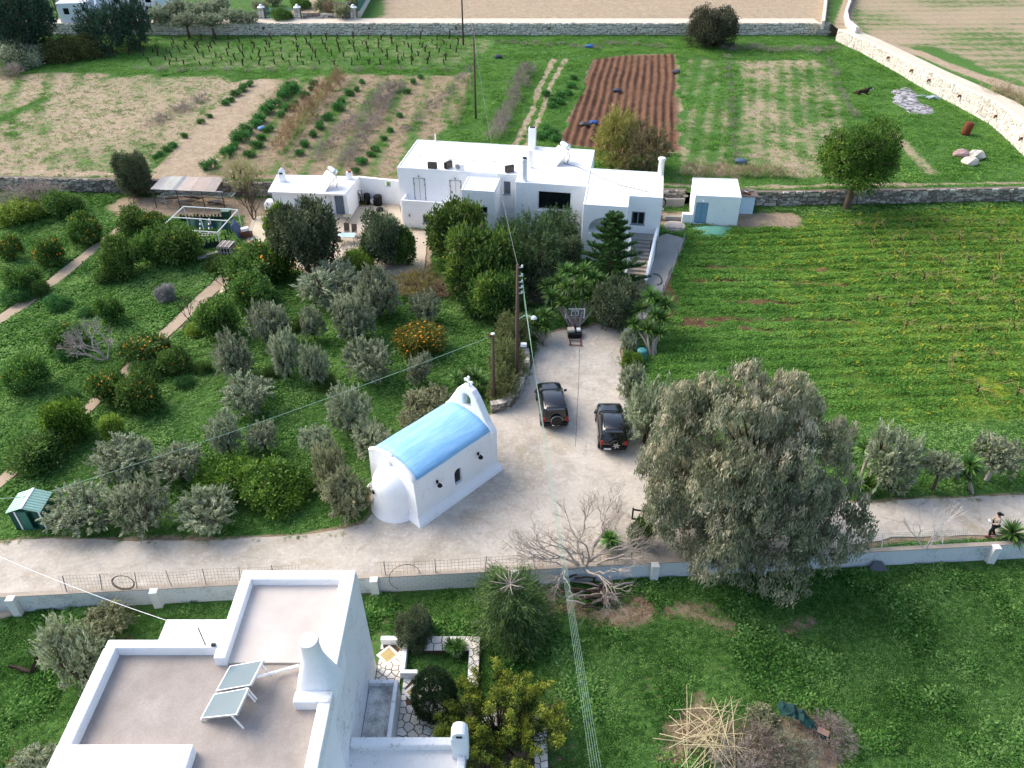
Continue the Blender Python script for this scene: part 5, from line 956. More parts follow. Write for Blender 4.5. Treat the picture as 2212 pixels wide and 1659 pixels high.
for row in (
    (720, 608, 155, 92, 'broad spreading olive tree at the back of the grove below the patio'), (812, 628, 102, 100, 'dark olive tree right of the broad one below the patio'), (764, 677, 98, 102, 'full round olive tree in front of the broad one'),
    (577, 690, 94, 92, 'olive tree beside the dark citrus at the garden path'), (672, 692, 56, 62, 'thin small olive tree between two larger ones, mid grove'), (916, 657, 70, 62, 'faint grey olive tree in front of the dry yellow shrub'),
    (610, 756, 72, 96, 'tall narrow olive tree left of the mid grove pair'), (676, 780, 64, 86, 'slender olive tree right of the mid grove pair'), (795, 771, 114, 92, 'wide silver olive tree left of the fruiting orange tree'), (905, 790, 64, 66, 'small olive tree just below the fruiting orange tree'),
    (504, 763, 92, 94, 'round olive tree alone at the left of the grove'), (534, 846, 114, 86, 'spreading olive tree with visible trunk above the overhead wire'), (750, 874, 98, 104, 'olive tree crossed by the wire behind the chapel'), (482, 931, 76, 84, 'small olive tree above the bright bushes, left of its neighbour'),
    (567, 939, 73, 66, 'small olive tree above the bright bushes, right of its neighbour'), (679, 946, 78, 64, 'thin see through olive tree left of the chapel roof'), (800, 938, 92, 84, 'olive tree touching the chapel roof on the left'), (258, 984, 142, 86, 'low wide olive tree crossed by the wire at lower left'),
    (385, 997, 118, 92, 'olive tree left of the bright green bushes'), (165, 1095, 150, 108, 'olive tree beside the green garden shed'), (300, 1083, 128, 122, 'olive tree at the driveway edge, second right of the green shed'), (445, 1096, 136, 108, 'olive tree at the driveway edge with trunk showing, third from the green shed')):
    place_tree('olive', M_OLIVE, *row, group=OG, clear=.55)
place_tree('olive', M_OLIVE_P, 712, 1010, 78, 120, 'pale upright olive bush behind the apse of the chapel', clear=.1); place_tree('olive', M_OLIVE_P, 745, 1065, 110, 110, 'pale yellowish olive beside the apse of the chapel', clear=.1)
place_tree('olive', M_OLIVE_P, 925, 868, 112, 84, 'pale olive shrub behind the chapel roof', clear=.1); place_tree('olive', M_OLIVE_P, 895, 905, 80, 50, 'low pale shrub along the back eave of the chapel', clear=.05)
place_tree('olive', M_OLIVE, 1408, 890, 118, 150, 'rounded olive tree standing against the gum tree by the parked car', clear=.3)
place_tree('olive', M_OLIVE, 1927, 984, 124, 138, 'large olive tree in the roadside row right of the gum tree', group='trees of the roadside row'); place_tree('olive', M_OLIVE, 2040, 1000, 86, 74, 'small pale olive with bare straight trunk in the roadside row', group='trees of the roadside row', clear=1.3); place_tree('olive', M_OLIVE, 2160, 978, 112, 92, 'olive with thick pale trunk at the right end of the roadside row', group='trees of the roadside row', clear=1.2, bark=M_BARK_PALE); place_tree('olive', M_OLIVE, 1768, 938, 96, 66, 'grey olive top showing behind the right of the gum tree')
place_tree('olive', M_OLIVE, 150, 1405, 130, 150, 'dark grey olive left of the foreground house', zl=Z0); place_tree('olive', M_OLIVE_P, 228, 1340, 110, 80, 'pale wispy olive behind the left corner of the foreground house', zl=Z0); place_tree('olive', M_OLIVE, 70, 1660, 120, 70, 'grey olive top at the lower left picture corner', zl=Z0)
CG = 'orange trees of the orchard'
for row in (
    (20, 532, 52, 50, 'small orange tree full of fruit at the left picture edge', 70), (101, 538, 68, 60, 'flat topped orange tree full of fruit left of the upper path', 90), (179, 491, 72, 64, 'fruiting orange tree by the top end of the upper path', 60), (47, 598, 78, 60, 'dark orange tree under the fruiting ones at the left edge', 6),
    (257, 551, 86, 86, 'leafy green citrus tree right of the upper path', 0), (380, 521, 114, 88, 'wide green citrus tree in front of the white pipe frame', 4), (291, 476, 82, 62, 'green citrus tree left of the white pipe frame', 0), (336, 482, 62, 48, 'orange laden tree behind the corner of the white pipe frame', 90), (325, 532, 72, 70, 'green citrus between the two larger ones near the pipe frame', 0),
    (545, 565, 136, 88, 'wide dark citrus with scattered oranges beside the pallet crate', 30), (541, 622, 102, 74, 'citrus with few oranges at the top of the lower path', 14), (233, 665, 60, 56, 'small dark citrus alone on the grass between the paths', 0), (140, 722, 98, 66, 'dark citrus behind the bare grey tree', 10), (310, 748, 108, 64, 'orange tree heavy with fruit leaning over the lower path', 110),
    (377, 776, 74, 58, 'dark leafy citrus right of the heavy fruiting tree', 5), (467, 681, 98, 90, 'tall dark citrus between the lower path and the olives', 0), (52, 804, 98, 80, 'dark citrus tree at the left edge, mid height', 5), (232, 830, 92, 76, 'fruiting orange tree over the path, below the heavy one', 100), (299, 846, 92, 82, 'orange tree with thin scattered fruit right of the path', 25),
    (71, 972, 126, 88, 'open branched citrus at the lower end of the path', 0)):
    place_tree('citrus', M_CIT, *row[:5], cat='orange tree', name='orange_tree', group=CG, fruits=row[5], clear=.25)
place_tree('citrus', M_CITB, 138, 901, 100, 98, 'bright green rounded citrus beside the lower path', cat='citrus tree', name='citrus_tree', clear=.3); place_tree('citrus', M_LIME, 239, 917, 54, 56, 'small sparse lime coloured sapling right of the path', cat='sapling', name='sapling', clear=.3)
place_tree('bush', M_CITB, 478, 1030, 150, 108, 'left of the two large bright green bushes by the driveway', cat='bush', name='bush', clear=0); place_tree('bush', M_CITB, 590, 1045, 168, 122, 'right of the two large bright green bushes by the driveway', cat='bush', name='bush', clear=0)
place_tree('citrus', leafmat('citrus_yellowing', '45501f', '6d7030', '9b9447', .2), 905, 727, 116, 78, 'yellowing orange tree covered in fruit in the olive grove', cat='orange tree', name='orange_tree', fruits=130, clear=.25)
place_tree('bush', M_CIT, 133, 436, 88, 64, 'dark bush in front of the left stone wall', cat='bush', name='bush', clear=0); place_tree('bush', M_LIME, 38, 452, 108, 62, 'yellow green shrub at the left edge below the stone wall', cat='shrub', name='shrub', clear=0); place_tree('wisp', M_GREYDRY, 60, 420, 150, 60, 'bare grey thicket before the left stone wall', cat='thicket', name='thicket', clear=0)
place_tree('citrus', M_CITB, 603, 515, 66, 150, 'tall bright lemon tree hiding the left of the outbuilding', cat='lemon tree', name='lemon_tree', clear=.3, fruits=14); place_tree('bush', M_LIME, 772, 560, 76, 62, 'yellow green bush between the two dark patio trees', cat='bush', name='bush', clear=0)
place_tree('bush', M_CIT, 470, 566, 68, 36, 'low dark bush below the pallet crate', cat='bush', name='bush', clear=0)
for u, v, w_, h_, mt, lb in ((123, 651, 56, 30, M_BEAN, 'low broad leaved plant between the two garden paths, left one'), (183, 674, 40, 22, M_BEAN, 'small low plant left of the small dark citrus'), (317, 793, 78, 38, M_CIT, 'low dark shrub under the heavy fruiting orange tree'), (437, 793, 44, 32, M_CIT, 'small round shrub at the left of the olive grove'), (396, 822, 46, 28, M_BEAN, 'small pale shrub below the dark leafy citrus'), (149, 855, 46, 28, M_BEAN, 'blue green leafy clump above the bright citrus'), (37, 633, 70, 42, M_BEAN, 'big leaved plant at the left edge by the upper path'), (422, 707, 52, 36, M_LIME, 'yellow green shrub on the lower path edge'), (355, 631, 46, 38, M_GREYB, 'silvery purple round shrub alone on the grass'), (80, 620, 46, 40, M_CIT, 'dark bush beside the upper path'), (230, 590, 60, 40, M_CIT, 'dark low bush under the leafy citrus'), (700, 825, 60, 40, M_CIT, 'dark undergrowth under the slender olive'), (640, 700, 50, 34, M_CIT, 'dark undergrowth between olives'), (590, 800, 46, 30, M_CIT, 'dark undergrowth under the narrow olive'), (150, 760, 60, 30, M_BEAN, 'leafy plants under the bare grey tree'), (560, 985, 60, 26, M_CIT, 'dark low growth right of the small olives')):
    place_tree('bush', mt, u, v, w_, h_, lb, cat='shrub', name='shrub', clear=0)
# trees about the house
place_tree('ficus', M_DARKLEAF, 655, 500, 150, 140, 'dark dense tree in front of the small outbuilding', cat='tree', clear=1.5, var=0); place_tree('ficus', M_DARKLEAF, 824, 508, 92, 106, 'dark upright tree between the patio and the house', clear=.6, var=1); place_tree('citrus', M_CIT, 866, 528, 64, 74, 'round dark citrus at the right of the patio', clear=.3, cat='citrus tree', name='citrus_tree')
place_tree('ficus', M_FICUS, 985, 495, 135, 125, 'upper bright green ficus against the house front', clear=.8, var=0, cat='ficus', name='ficus_tree'); place_tree('ficus', M_FICUS, 1068, 628, 140, 130, 'lower green ficus close left of the tall pole', clear=.2, var=0, cat='ficus', name='ficus_tree'); place_tree('ficus', M_FICUS, 1040, 562, 172, 160, 'large green weeping ficus in front of the house', clear=.6, var=1, cat='ficus', name='ficus_tree')
place_tree('feather', M_OLEA, 1150, 540, 150, 150, 'grey green oleander thicket right of the big ficus', cat='shrub', name='oleander', clear=.2); place_tree('feather', M_OLEA, 1205, 490, 100, 90, 'oleander rising before the dark picture window', cat='shrub', name='oleander', clear=.5); place_tree('feather', M_OLEA, 1105, 500, 80, 70, 'oleander behind the ficus beside the tall pole', cat='shrub', name='oleander', clear=.5); place_tree('bush', M_DARKLEAF, 1225, 545, 70, 80, 'dark bush against the white house corner', cat='bush', name='bush', clear=0); place_tree('bush', M_DARKLEAF, 1150, 600, 130, 90, 'deep dark undergrowth behind the tall power pole', cat='bush', name='bush', clear=0)
place_tree('wisp', leafmat('dry_yellow', '6d6432', '948a4c', 'b0a56a', .2), 900, 605, 120, 64, 'dry yellowish thorny shrub left of the ficus', cat='shrub', name='shrub', clear=0); place_tree('wisp', M_DRY, 965, 615, 90, 50, 'brown twiggy shrub at the foot of the ficus', cat='shrub', name='shrub', clear=0)
place_tree('ficus', M_DARKLEAF, 1325, 655, 104, 112, 'very dark bush under the spiky araucaria', cat='bush', name='bush', clear=0); place_tree('olive', M_OLIVE, 1378, 632, 66, 52, 'grey shrub at the foot of the right stair', cat='shrub', name='shrub', clear=.2); place_tree('olive', M_OLIVE, 1360, 735, 48, 48, 'grey green shrub by the white stone on the drive', cat='shrub', name='shrub', clear=.05); place_tree('bush', M_CITB, 1366, 776, 52, 42, 'bright green shrub on the right drive edge', cat='shrub', name='shrub', clear=0); place_tree('olive', M_OLIVE, 1367, 818, 62, 78, 'grey green round shrub on the right drive edge', cat='shrub', name='shrub', clear=.05)
M_HEDGE = leafmat('hedge_leaf', '3f4a2a', '6b7448', 'a0a270', .2)
for u, v, w_, h_, lb in ((1108, 715, 84, 96, 'back'), (1100, 772, 92, 100, 'middle'), (1088, 828, 84, 80, 'front')): place_tree('feather', M_HEDGE, u, v, w_, h_, lb + ' bush of the pale hedge between the two poles', cat='hedge', name='hedge_bush', clear=0)
# pine by the stone wall, tamarisks, far trees
place_tree('dense', M_PINE, 1862, 326, 180, 138, 'round crowned pine with bare trunk in front of the right stone wall', cat='pine', name='pine_tree', clear=3.0, zl=0, var=0)
place_tree('feather', M_TAM, 1335, 292, 105, 118, 'yellow green tamarisk behind the house roof', cat='tree', clear=.3, zl=Z2, name='tamarisk'); place_tree('feather', M_TAMB, 1398, 315, 110, 104, 'brownish tamarisk behind the right of the house', cat='tree', clear=.2, zl=Z2, name='tamarisk')
place_tree('dense', leafmat('mastic_leaf', '2b2c24', '4a4c3b', '6d6b55', .1), 1540, 57, 112, 82, 'round dark brown green bush before the far wall', cat='bush', name='bush', clear=0, zl=Z2)
place_tree('dense', M_DARKLEAF, 285, 372, 78, 92, 'dark upright bush left of the metal roofed shelter', cat='bush', name='bush', clear=.2, zl=.2)
place_tree('wisp', leafmat('reed_leaf', '707048', '9a9768', 'bdb88b', .2), 520, 372, 90, 80, 'tall pale reed clump right of the metal roofed shelter', cat='reeds', name='reed_clump', clear=.1, zl=.8)
place_tree('dense', M_CEDAR, 40, 40, 150, 140, 'huge dark evergreen at the top left corner', clear=.5, zl=Z2, name='evergreen_tree', var=1); place_tree('feather', M_CEDAR, 222, 55, 120, 100, 'dark cedar with drooping limbs before the far white house', clear=.3, zl=Z2, name='cedar_tree', cat='cedar'); place_tree('feather', M_CEDAR, 285, 42, 84, 104, 'second dark cedar at the left end of the far wall', clear=.3, zl=Z2, name='cedar_tree', cat='cedar')
for u, v, w_, h_, mt, lb in ((40, 115, 110, 56, M_OLIVE, 'grey green bush below the huge evergreen'), (130, 105, 90, 52, leafmat('hedge_dull', '35391f', '565a34', '7c7d4e', .15), 'dull green bush left of the cedar foot'), (185, 100, 70, 50, leafmat('hedge_dull', '35391f', '565a34', '7c7d4e', .15), 'dull bush under the cedar')): place_tree('bush', mt, u, v, w_, h_, lb, cat='bush', name='bush', clear=0, zl=Z2)
place_tree('wisp', M_GREYDRY, 20, 150, 60, 30, 'pale bare brushwood at the left field edge', cat='brushwood', name='brushwood', clear=0, zl=Z2)
for k, (u, v, w_, h_) in enumerate(((345, 28, 60, 36), (385, 15, 66, 40), (430, 22, 62, 38), (470, 10, 60, 36), (500, 32, 56, 30), (535, 36, 46, 24), (400, 40, 60, 30), (455, 40, 60, 28), (560, 12, 40, 22), (590, -4, 40, 24), (740, 22, 44, 30), (760, 4, 40, 26), (700, 8, 46, 30))):
    place_tree('olive', M_OLIVE if k < 8 else M_OLIVE_P, u, v, w_, h_, ('grey olive tree of the far grove behind the wall, %s from the left' % ordn((0, 1, 3, 5, 6, 7, 2, 4)[k]) if k < 8 else 'small olive tree beside the far gate road, %s from the left' % ordn((0, 1, 3, 4, 2)[k - 8])), zl=Z3, clear=.3, group='olive trees of the far grove' if k < 8 else 'olives by the far gate')
place_tree('bush', M_CIT, 610, 30, 50, 26, 'dark hedge bush left of the far gate road', cat='bush', name='bush', clear=0, zl=Z3); place_tree('bush', M_CIT, 650, 6, 50, 20, 'dark hedge bush farther up the gate road', cat='bush', name='bush', clear=0, zl=Z3); place_tree('wisp', M_DRY, 718, 14, 46, 34, 'reddish bare shrub right of the far gate road', cat='shrub', name='shrub', clear=.2, zl=Z3)
# ---------------------------------------------------------------- great gum tree
def gum():
    p = Vector((12.35, 29.0, 0)); o = thing('gum_tree', 'huge drooping grey green gum tree over the driveway on the right', 'tree', p); r = random.Random(11); lo = []
    # crown: lobes along a leaning oval, pointed at the top left, broad and drooping below
    def half(z): return 5.15 * (max(.0, 1 - ((z - 4.6) / 7.2) ** 2)) ** .62
    for k in range(96):
        z = r.uniform(1.6, 10.7); a = r.uniform(0, 6.283); q = math.sqrt(r.uniform(.05, 1)) * half(z); s = r.uniform(.6, 1.25) * (1 if z < 9 else .75); lo.append((q * math.cos(a) - .24 * (z - 5), q * math.sin(a) * .78 + .4, z, s, s, s * 1.1))
    for (x, y, z, s) in ((-1.6, .6, 10.9, .9), (-1.0, .9, 11.1, .7), (-2.6, .9, 10.0, 1.0), (4.4, -.6, 4.6, 1.2), (-4.6, -1.2, 4.2, 1.1), (-2.2, -2.8, 2.6, 1.2), (1.2, -3.4, 2.0, 1.3), (3.2, -2.2, 2.4, 1.2), (0, -2.6, 1.6, 1.2)): lo.append((x, y, z, s, s, s))
    mesh_obj('crown', crown('crown', lo, 2500, 44, .28, .065, .22, 'hang', 5, .5, -.9), M_EUC, o)
    up = [l for l in lo if l[2] > 4.2]; mesh_obj('leaf_tips', crown('leaf_tips', up, 300, 40, .28, .06, .2, 'hang', 6, .9, .25), M_EUCT, o)
    m = MB(); m.tube([(0, 0, -.3), (.1, .1, 2), (-.1, .3, 4.5), (-.3, .5, 8), (-.7, .6, 11)], [.5, .4, .26, .1, .04], 10)
    for l in lo[::2]: e = Vector(l[:3]); b = Vector((-.1, .3, max(1.5, e.z * .55))); m.tube([b, b.lerp(e, .5) + Vector((0, 0, .5)), e], [.07, .045, .015], 5)
    mesh_obj('trunk', m.mesh('trunk', True), M_BARK, o)
gum()
# ---------------------------------------------------------------- araucaria
def araucaria():
    b = G(1315, 618, 0); H = top_h(b, 458); o = thing('araucaria', 'spiky tiered araucaria in front of the right stair', 'conifer', b); g = np.random.default_rng(3); V = []; m = MB(); m.tube([(0, 0, -.2), (.03, 0, H * .5), (0, 0, H)], [.14, .09, .015], 7)
    z = .5; i = 0
    while z < H - .25:
        f = 1 - z / H; L = .3 + 3.2 * f ** .85; n = 6 if f > .15 else 5
        for k in range(n):
            a = 2 * math.pi * (k + .5 * (i % 2)) / n + g.uniform(-.12, .12); d = np.array([math.cos(a), math.sin(a), 0]); pts = [np.array([0, 0, z]) + d * L * t + np.array([0, 0, (.28 * t * t - .1 * t) * L]) for t in np.linspace(0, 1, 8)]
            m.tube([Vector(p) for p in pts], [.03 * (1 - .8 * t) for t in np.linspace(0, 1, 8)], 4); nl = int(46 * L); t = g.uniform(.12, 1, nl); side = np.where(g.uniform(size=nl) < .5, -1, 1); perp = np.array([-d[1], d[0], 0]); c0 = np.array([0, 0, z]) + d[None] * (L * t)[:, None] + np.array([0, 0, 1])[None] * ((.28 * t * t - .1 * t) * L)[:, None]
            ll = .34 * (1 - .55 * t) + .1; dd = d[None] * .5 + perp[None] * (side * .8)[:, None] + np.array([0, 0, .75])[None] + g.normal(size=(nl, 3)) * .12; dd /= np.linalg.norm(dd, axis=1, keepdims=True); c = c0 + dd * (ll * .5)[:, None]
            for q in range(2): V.append(leaf_quads(c + g.normal(size=(nl, 3)) * .03, dd, .36, .075, g))
        z += .2 + .42 * f; i += 1
    V = np.concatenate(V); mesh_obj('foliage', np_mesh('foliage', V, np.arange(len(V)).reshape(-1, 4)), M_NORF, o); mesh_obj('trunk', m.mesh('trunk', True), M_BARK, o)
araucaria()
# ---------------------------------------------------------------- yuccas
def rosette(seed, n=80, L=.75, up=.2):
    g = np.random.default_rng(seed); V = []; F = []; n = 110; L = .9
    for i in range(n):
        a = g.uniform(0, 2 * math.pi); e = g.uniform(-.55, 1.35); d = Vector((math.cos(a) * math.cos(e), math.sin(a) * math.cos(e), math.sin(e))); s = Vector((-math.sin(a), math.cos(a), 0)); l = L * g.uniform(.75, 1.1); w = .04
        p0 = d * .04; p1 = d * l * .55; p2 = d * l + Vector((0, 0, -.10 * l)); k = len(V); V += [p0 - s * w * .7, p0 + s * w * .7, p1 + s * w, p1 - s * w, p2]; F += [(k, k + 1, k + 2, k + 3), (k + 3, k + 2, k + 4)]
    me = bpy.data.meshes.new('leaf_head'); me.from_pydata([tuple(v) for v in V], [], F); me.materials.append(M_YUC); return me
ROS = [rosette(s) for s in range(4)]
def yucca(label, heads, zl=0.0, name='yucca', base=None, scale=1.0):
    """heads: list of (u, v, height)"""
    P_ = [G(u, v, zl + h) for u, v, h in heads]; b = base or Vector((sum(p.x for p in P_) / len(P_), sum(p.y for p in P_) / len(P_) , zl)); b = Vector((b.x, b.y, zl)); o = thing(name, label, 'yucca', b); m = MB(b); r = random.Random(int(b.x * 10))
    for i, p in enumerate(P_):
        f = b + Vector((r.uniform(-.3, .3), r.uniform(-.3, .3), 0)); m.tube([f, f.lerp(p, .5) + Vector((r.uniform(-.15, .15), 0, .1)), p], [.11, .085, .07], 6); c = mesh_obj('leaf_head', ROS[(i + int(b.y)) % 4], None, o, p - b); c.scale = (scale * r.uniform(.9, 1.15),) * 3; c.rotation_euler = (r.uniform(-.2, .2), r.uniform(-.2, .2), r.uniform(0, 6))
    m.build('trunk', M_BARK_PALE, o, True)
yb_ = G(1243, 712, 0)
yucca('large many headed yucca behind the basketball hoop', [(1205, 610, 2.6), (1240, 592, 3.3), (1280, 600, 3.2), (1225, 620, 2.9), (1258, 618, 3.0), (1190, 640, 2.0), (1215, 655, 1.9), (1240, 648, 2.2), (1270, 640, 2.3), (1296, 648, 2.0), (1300, 612, 2.8), (1262, 585, 3.5), (1180, 618, 2.3), (1223, 585, 3.3)], base=yb_, scale=1.15)
yucca('thin stemmed yucca group left of the basketball hoop', [(1152, 690, 1.6), (1175, 682, 2.0), (1190, 690, 1.8), (1160, 705, 1.3), (1135, 700, 1.6), (1178, 705, 1.4)], base=G(1172, 745, 0))
yucca('tall yucca group on the right of the drive', [(1385, 668, 2.2), (1418, 650, 2.6), (1432, 690, 1.9), (1370, 700, 1.6), (1398, 712, 1.5), (1425, 722, 1.3), (1440, 660, 2.4), (1405, 640, 2.8), (1412, 680, 2.2)], base=G(1408, 765, 0), scale=1.05)
yucca('low dark yucca clump behind the bell gable', [(985, 818, .7), (1008, 812, .8), (1030, 818, .7), (1048, 832, .5), (1000, 835, .5), (1025, 845, .4)], scale=1.0)
yucca('yucca with straight trunk in the roadside row near the right edge', [(2095, 1005, 1.7), (2080, 1020, 1.1)], base=G(2091, 1063, 0), scale=1.1); yucca('yucca behind the right olive of the roadside row', [(2124, 980, 1.7)], base=G(2125, 1035, 0), scale=1.1); yucca('yucca between the gum tree and the large roadside olive', [(1870, 970, 1.4), (1850, 1045, .5), (1875, 1050, .4)], scale=1.15); yucca('small dark spiky plant under the pole wires by the drive', [(1155, 735, .5), (1150, 752, .4)], scale=.8)
yucca('single low yucca beside the walking person', [(2187, 1152, .3)], zl=.12, scale=1.25); yucca('dark spiky plant among the bare fig branches', [(1318, 1165, .5)], scale=.9)
# ---------------------------------------------------------------- bare trees
def branchy(m, p, d, L, r, depth, rnd, up=.15, spread=.6, n=5, wig=.12, ratio=.72, kids=(2, 3)):
    q = p + d * L; mid = p.lerp(q, .5) + Vector((rnd.uniform(-wig, wig), rnd.uniform(-wig, wig), rnd.uniform(-wig, wig))) * L; m.tube([p, mid, q], [r, r * .85, r * .7], n if depth > 2 else 3, False)
    if depth == 0: return
    for k in range(rnd.choice(kids)):
        nd = (d + Vector((rnd.uniform(-1, 1), rnd.uniform(-1, 1), rnd.uniform(-.7, .8))) * spread + Vector((0, 0, up))).normalized(); branchy(m, mid.lerp(q, rnd.uniform(.3, 1)) if k else q, nd, L * ratio * rnd.uniform(.8, 1.15), r * .64, depth - 1, rnd, up, spread, n, wig, ratio, kids)
def bare_tree(label, base, stems, L, r, depth, seed, mat, name='bare_tree', up=.15, spread=.6, ratio=.74, kids=(2, 3)):
    o = thing(name, label, 'bare tree', base); rnd = random.Random(seed); m = MB()
    for d in stems: branchy(m, Vector((0, 0, -.1)), Vector(d).normalized(), L, r, depth, rnd, up, spread, 5, .12, ratio, kids)
    m.build('branches', mat, o, fix=False); return o
bare_tree('large leafless fig tree with pale tangled branches over the block wall', G(1262, 1222, 0), [(-.7, .3, .7), (.4, .6, .8), (.1, -.3, .9), (.9, -.1, .6), (-.7, -.5, .5), (.5, -.8, .45), (-.3, .8, .8), (.9, .4, .55), (-.9, 0, .6)], 1.4, .075, 7, 4, M_BARK_PALE, 'fig_tree', .05, .62, .75, (2, 2, 3))
bare_tree('small leafless pale sapling behind the roadside net', G(1998, 1186, 0) , [(-.5, .2, .7), (.5, .3, .7), (0, -.1, .9)], .95, .05, 5, 7, simple('bark_whitish', 'bdb6b3', .9), 'bare_tree', .1, .6, .75)
bare_tree('leafless grey tree leaning left in the orchard', G(232, 778, 0), [(-.3, .1, .9), (-.6, .2, .6), (.2, .3, .8), (-.9, -.1, .45)], 1.25, .09, 6, 9, M_BARK_PALE, 'bare_tree', .05, .65, .74)
bare_tree('leafless shrub tree right of the pipe frame', G(548, 475, 0), [(-.3, .1, .9), (.3, .2, .9), (.1, -.2, 1), (-.1, .3, .9)], 1.1, .07, 5, 12, M_BARK, 'bare_tree', .2, .5, .76); bare_tree('small leafless sapling crossing the lower garden path', G(415, 695, 0), [(-.6, .1, .8), (-.2, .3, .9)], .8, .04, 5, 13, M_BARK_DARK, 'bare_tree', .05, .6, .74); bare_tree('thin dead sapling at the top of the lower path', G(490, 632, 0), [(.1, .1, 1), (-.2, .1, 1)], .7, .04, 4, 14, M_BARK_DARK, 'bare_tree', .3, .45, .72)
bare_tree('bare dark branches below the patio wall', G(735, 585, 0), [(-.5, .1, .8), (.5, .1, .8), (.1, .3, .9)], 1.0, .06, 5, 17, M_BARK_DARK, 'bare_tree', .05, .6, .74)
bare_tree('cut back dark olive stump with two arms at the left edge', G(70, 1450, Z0), [(-.9, .1, .35), (.35, .3, .8)], .75, .17, 1, 15, M_BARK_DARK, 'tree_stump', .3, .4, .5, (1,))
bare_tree('bare dark twigs before the far white house', G(125, 65, Z2), [(-.3, 0, 1), (.3, 0, 1), (.5, .2, .8)], 2.0, .08, 5, 16, M_BARK_DARK, 'bare_tree', .2, .5, .74)
# ---------------------------------------------------------------- foreground garden
def conifer_star():
    b = Vector((-.1, 24.5, Z0)); o = thing('feathery_conifer', 'feathery dark conifer with pale star of bare top branches in the lower yard', 'conifer', b); g = np.random.default_rng(8); m = MB(); H = 3.6; m.tube([(0, 0, -.1), (0, .02, H * .6), (.05, 0, H)], [.12, .08, .03], 7); V = []
    for k in range(90):
        a = g.uniform(0, 6.283); z = g.uniform(.7, H - .25); L = 2.3 * (1 - .35 * z / H) * g.uniform(.75, 1.1); rise = g.uniform(-.12, .25); d = np.array([math.cos(a), math.sin(a), rise]); p = [np.array([0, 0, z]) + d * L * t + np.array([0, 0, -.25 * L * t * t]) for t in (0, .5, 1)]; m.tube([Vector(q) for q in p], [.025, .016, .006], 4)
        nl = 240; t = g.uniform(.25, 1.05, nl); c = np.array([0, 0, z]) + d * (L * t)[:, None] + np.array([0, 0, -.25 * L])[None] * (t * t)[:, None] + g.normal(size=(nl, 3)) * np.array([.22, .22, .13]); dd = d + g.normal(size=(nl, 3)) * .45; V.append(leaf_quads(c, dd, .3, .03, g))
    for k in range(14): a = 2 * math.pi * k / 14 + g.uniform(-.15, .15); l = g.uniform(.5, 1.0); m.tube([(0, 0, H - .15), (l * math.cos(a), l * math.sin(a), H + g.uniform(-.1, .35))], [.03, .012], 4)
    V = np.concatenate(V); mesh_obj('foliage', np_mesh('foliage', V, np.arange(len(V)).reshape(-1, 4)), M_CASU, o); mesh_obj('trunk', m.mesh('trunk', True), M_BARK_PALE, o)
conifer_star()
place_tree('dense', M_DARKLEAF, 893, 1352, 92, 96, 'dark round bush right of the foreground house wall', cat='bush', name='bush', clear=0, zl=Z0, var=0); 
def cone_bush():
    b = Vector((-3.55, 20.15, Z0)); o = thing('clipped_bush', 'dark clipped egg shaped bush on the flagstone terrace', 'bush', b); lo = [(0, 0, 1.2, 1.0, 1.0, 1.3), (0, 0, .7, 1.02, 1.02, .8), (0, .05, 1.9, .7, .7, .8)]; mesh_obj('foliage', crown('foliage', lo, 1500, 14, .085, .04, .05, 'out', 4, .8), leafmat('clipped_dark', '1c2c1a', '324829', '566d42', .1), o); mesh_obj('trunk', limbs(lobes_round(3, 5), 3, .07, .4), M_BARK, o)
cone_bush()
def juniper():
    b = Vector((-.6, 18.6, Z0)); o = thing('golden_juniper', 'irregular golden tipped juniper beside the kitchen chimney', 'juniper', b); r = random.Random(21); g = np.random.default_rng(21); m = MB(); V1 = []; V2_ = []
    for k in range(84):
        a = r.uniform(0, 6.283); q = math.sqrt(r.uniform(.02, 1)); tip = Vector((2.7 * q * math.cos(a), 2.7 * q * math.sin(a) * .95 + .0, r.uniform(1.0, 2.7) * (1.1 - .45 * q))); s0 = Vector((0, 0, .2)); pts = [s0, s0.lerp(tip, .5) + Vector((r.uniform(-.2, .2), r.uniform(-.2, .2), -.1)), tip]; m.tube(pts, [.05, .03, .01], 4)
        ax = (tip - s0).normalized() + Vector((0, 0, .45)); ax.normalize(); nt = 26; 
        for j in range(nt):
            t = r.uniform(.0, 1); c = tip + ax * (t * 1.0 - .5) + Vector((r.gauss(0, .16), r.gauss(0, .16), r.gauss(0, .1))) * (1.25 - .7 * t); n = 26; off = g.normal(size=(n, 3)) * .07; cc = np.array(c) + off; d = np.array(ax) + g.normal(size=(n, 3)) * .7; (V2_ if (t > .45 and r.random() < .8) else V1).append(leaf_quads(cc, d, .085, .05, g))
    for nm, VV, mt in (('foliage', V1, M_JUN), ('golden_tips', V2_, M_JUNT)): VV = np.concatenate(VV); mesh_obj(nm, np_mesh(nm, VV, np.arange(len(VV)).reshape(-1, 4)), mt, o)
    mesh_obj('trunk', m.mesh('trunk', True), M_BARK_DARK, o)
juniper()
place_tree('bush', M_CIT, 1385, 1145, 60, 70, 'dark glossy bush under the old hoop frame beside the gum tree', cat='bush', name='bush', clear=0)
yucca('grey spiky succulent on the paved bench', [(985, 1402, .5), (975, 1395, .45), (992, 1395, .5)], zl=Z0, scale=.55)
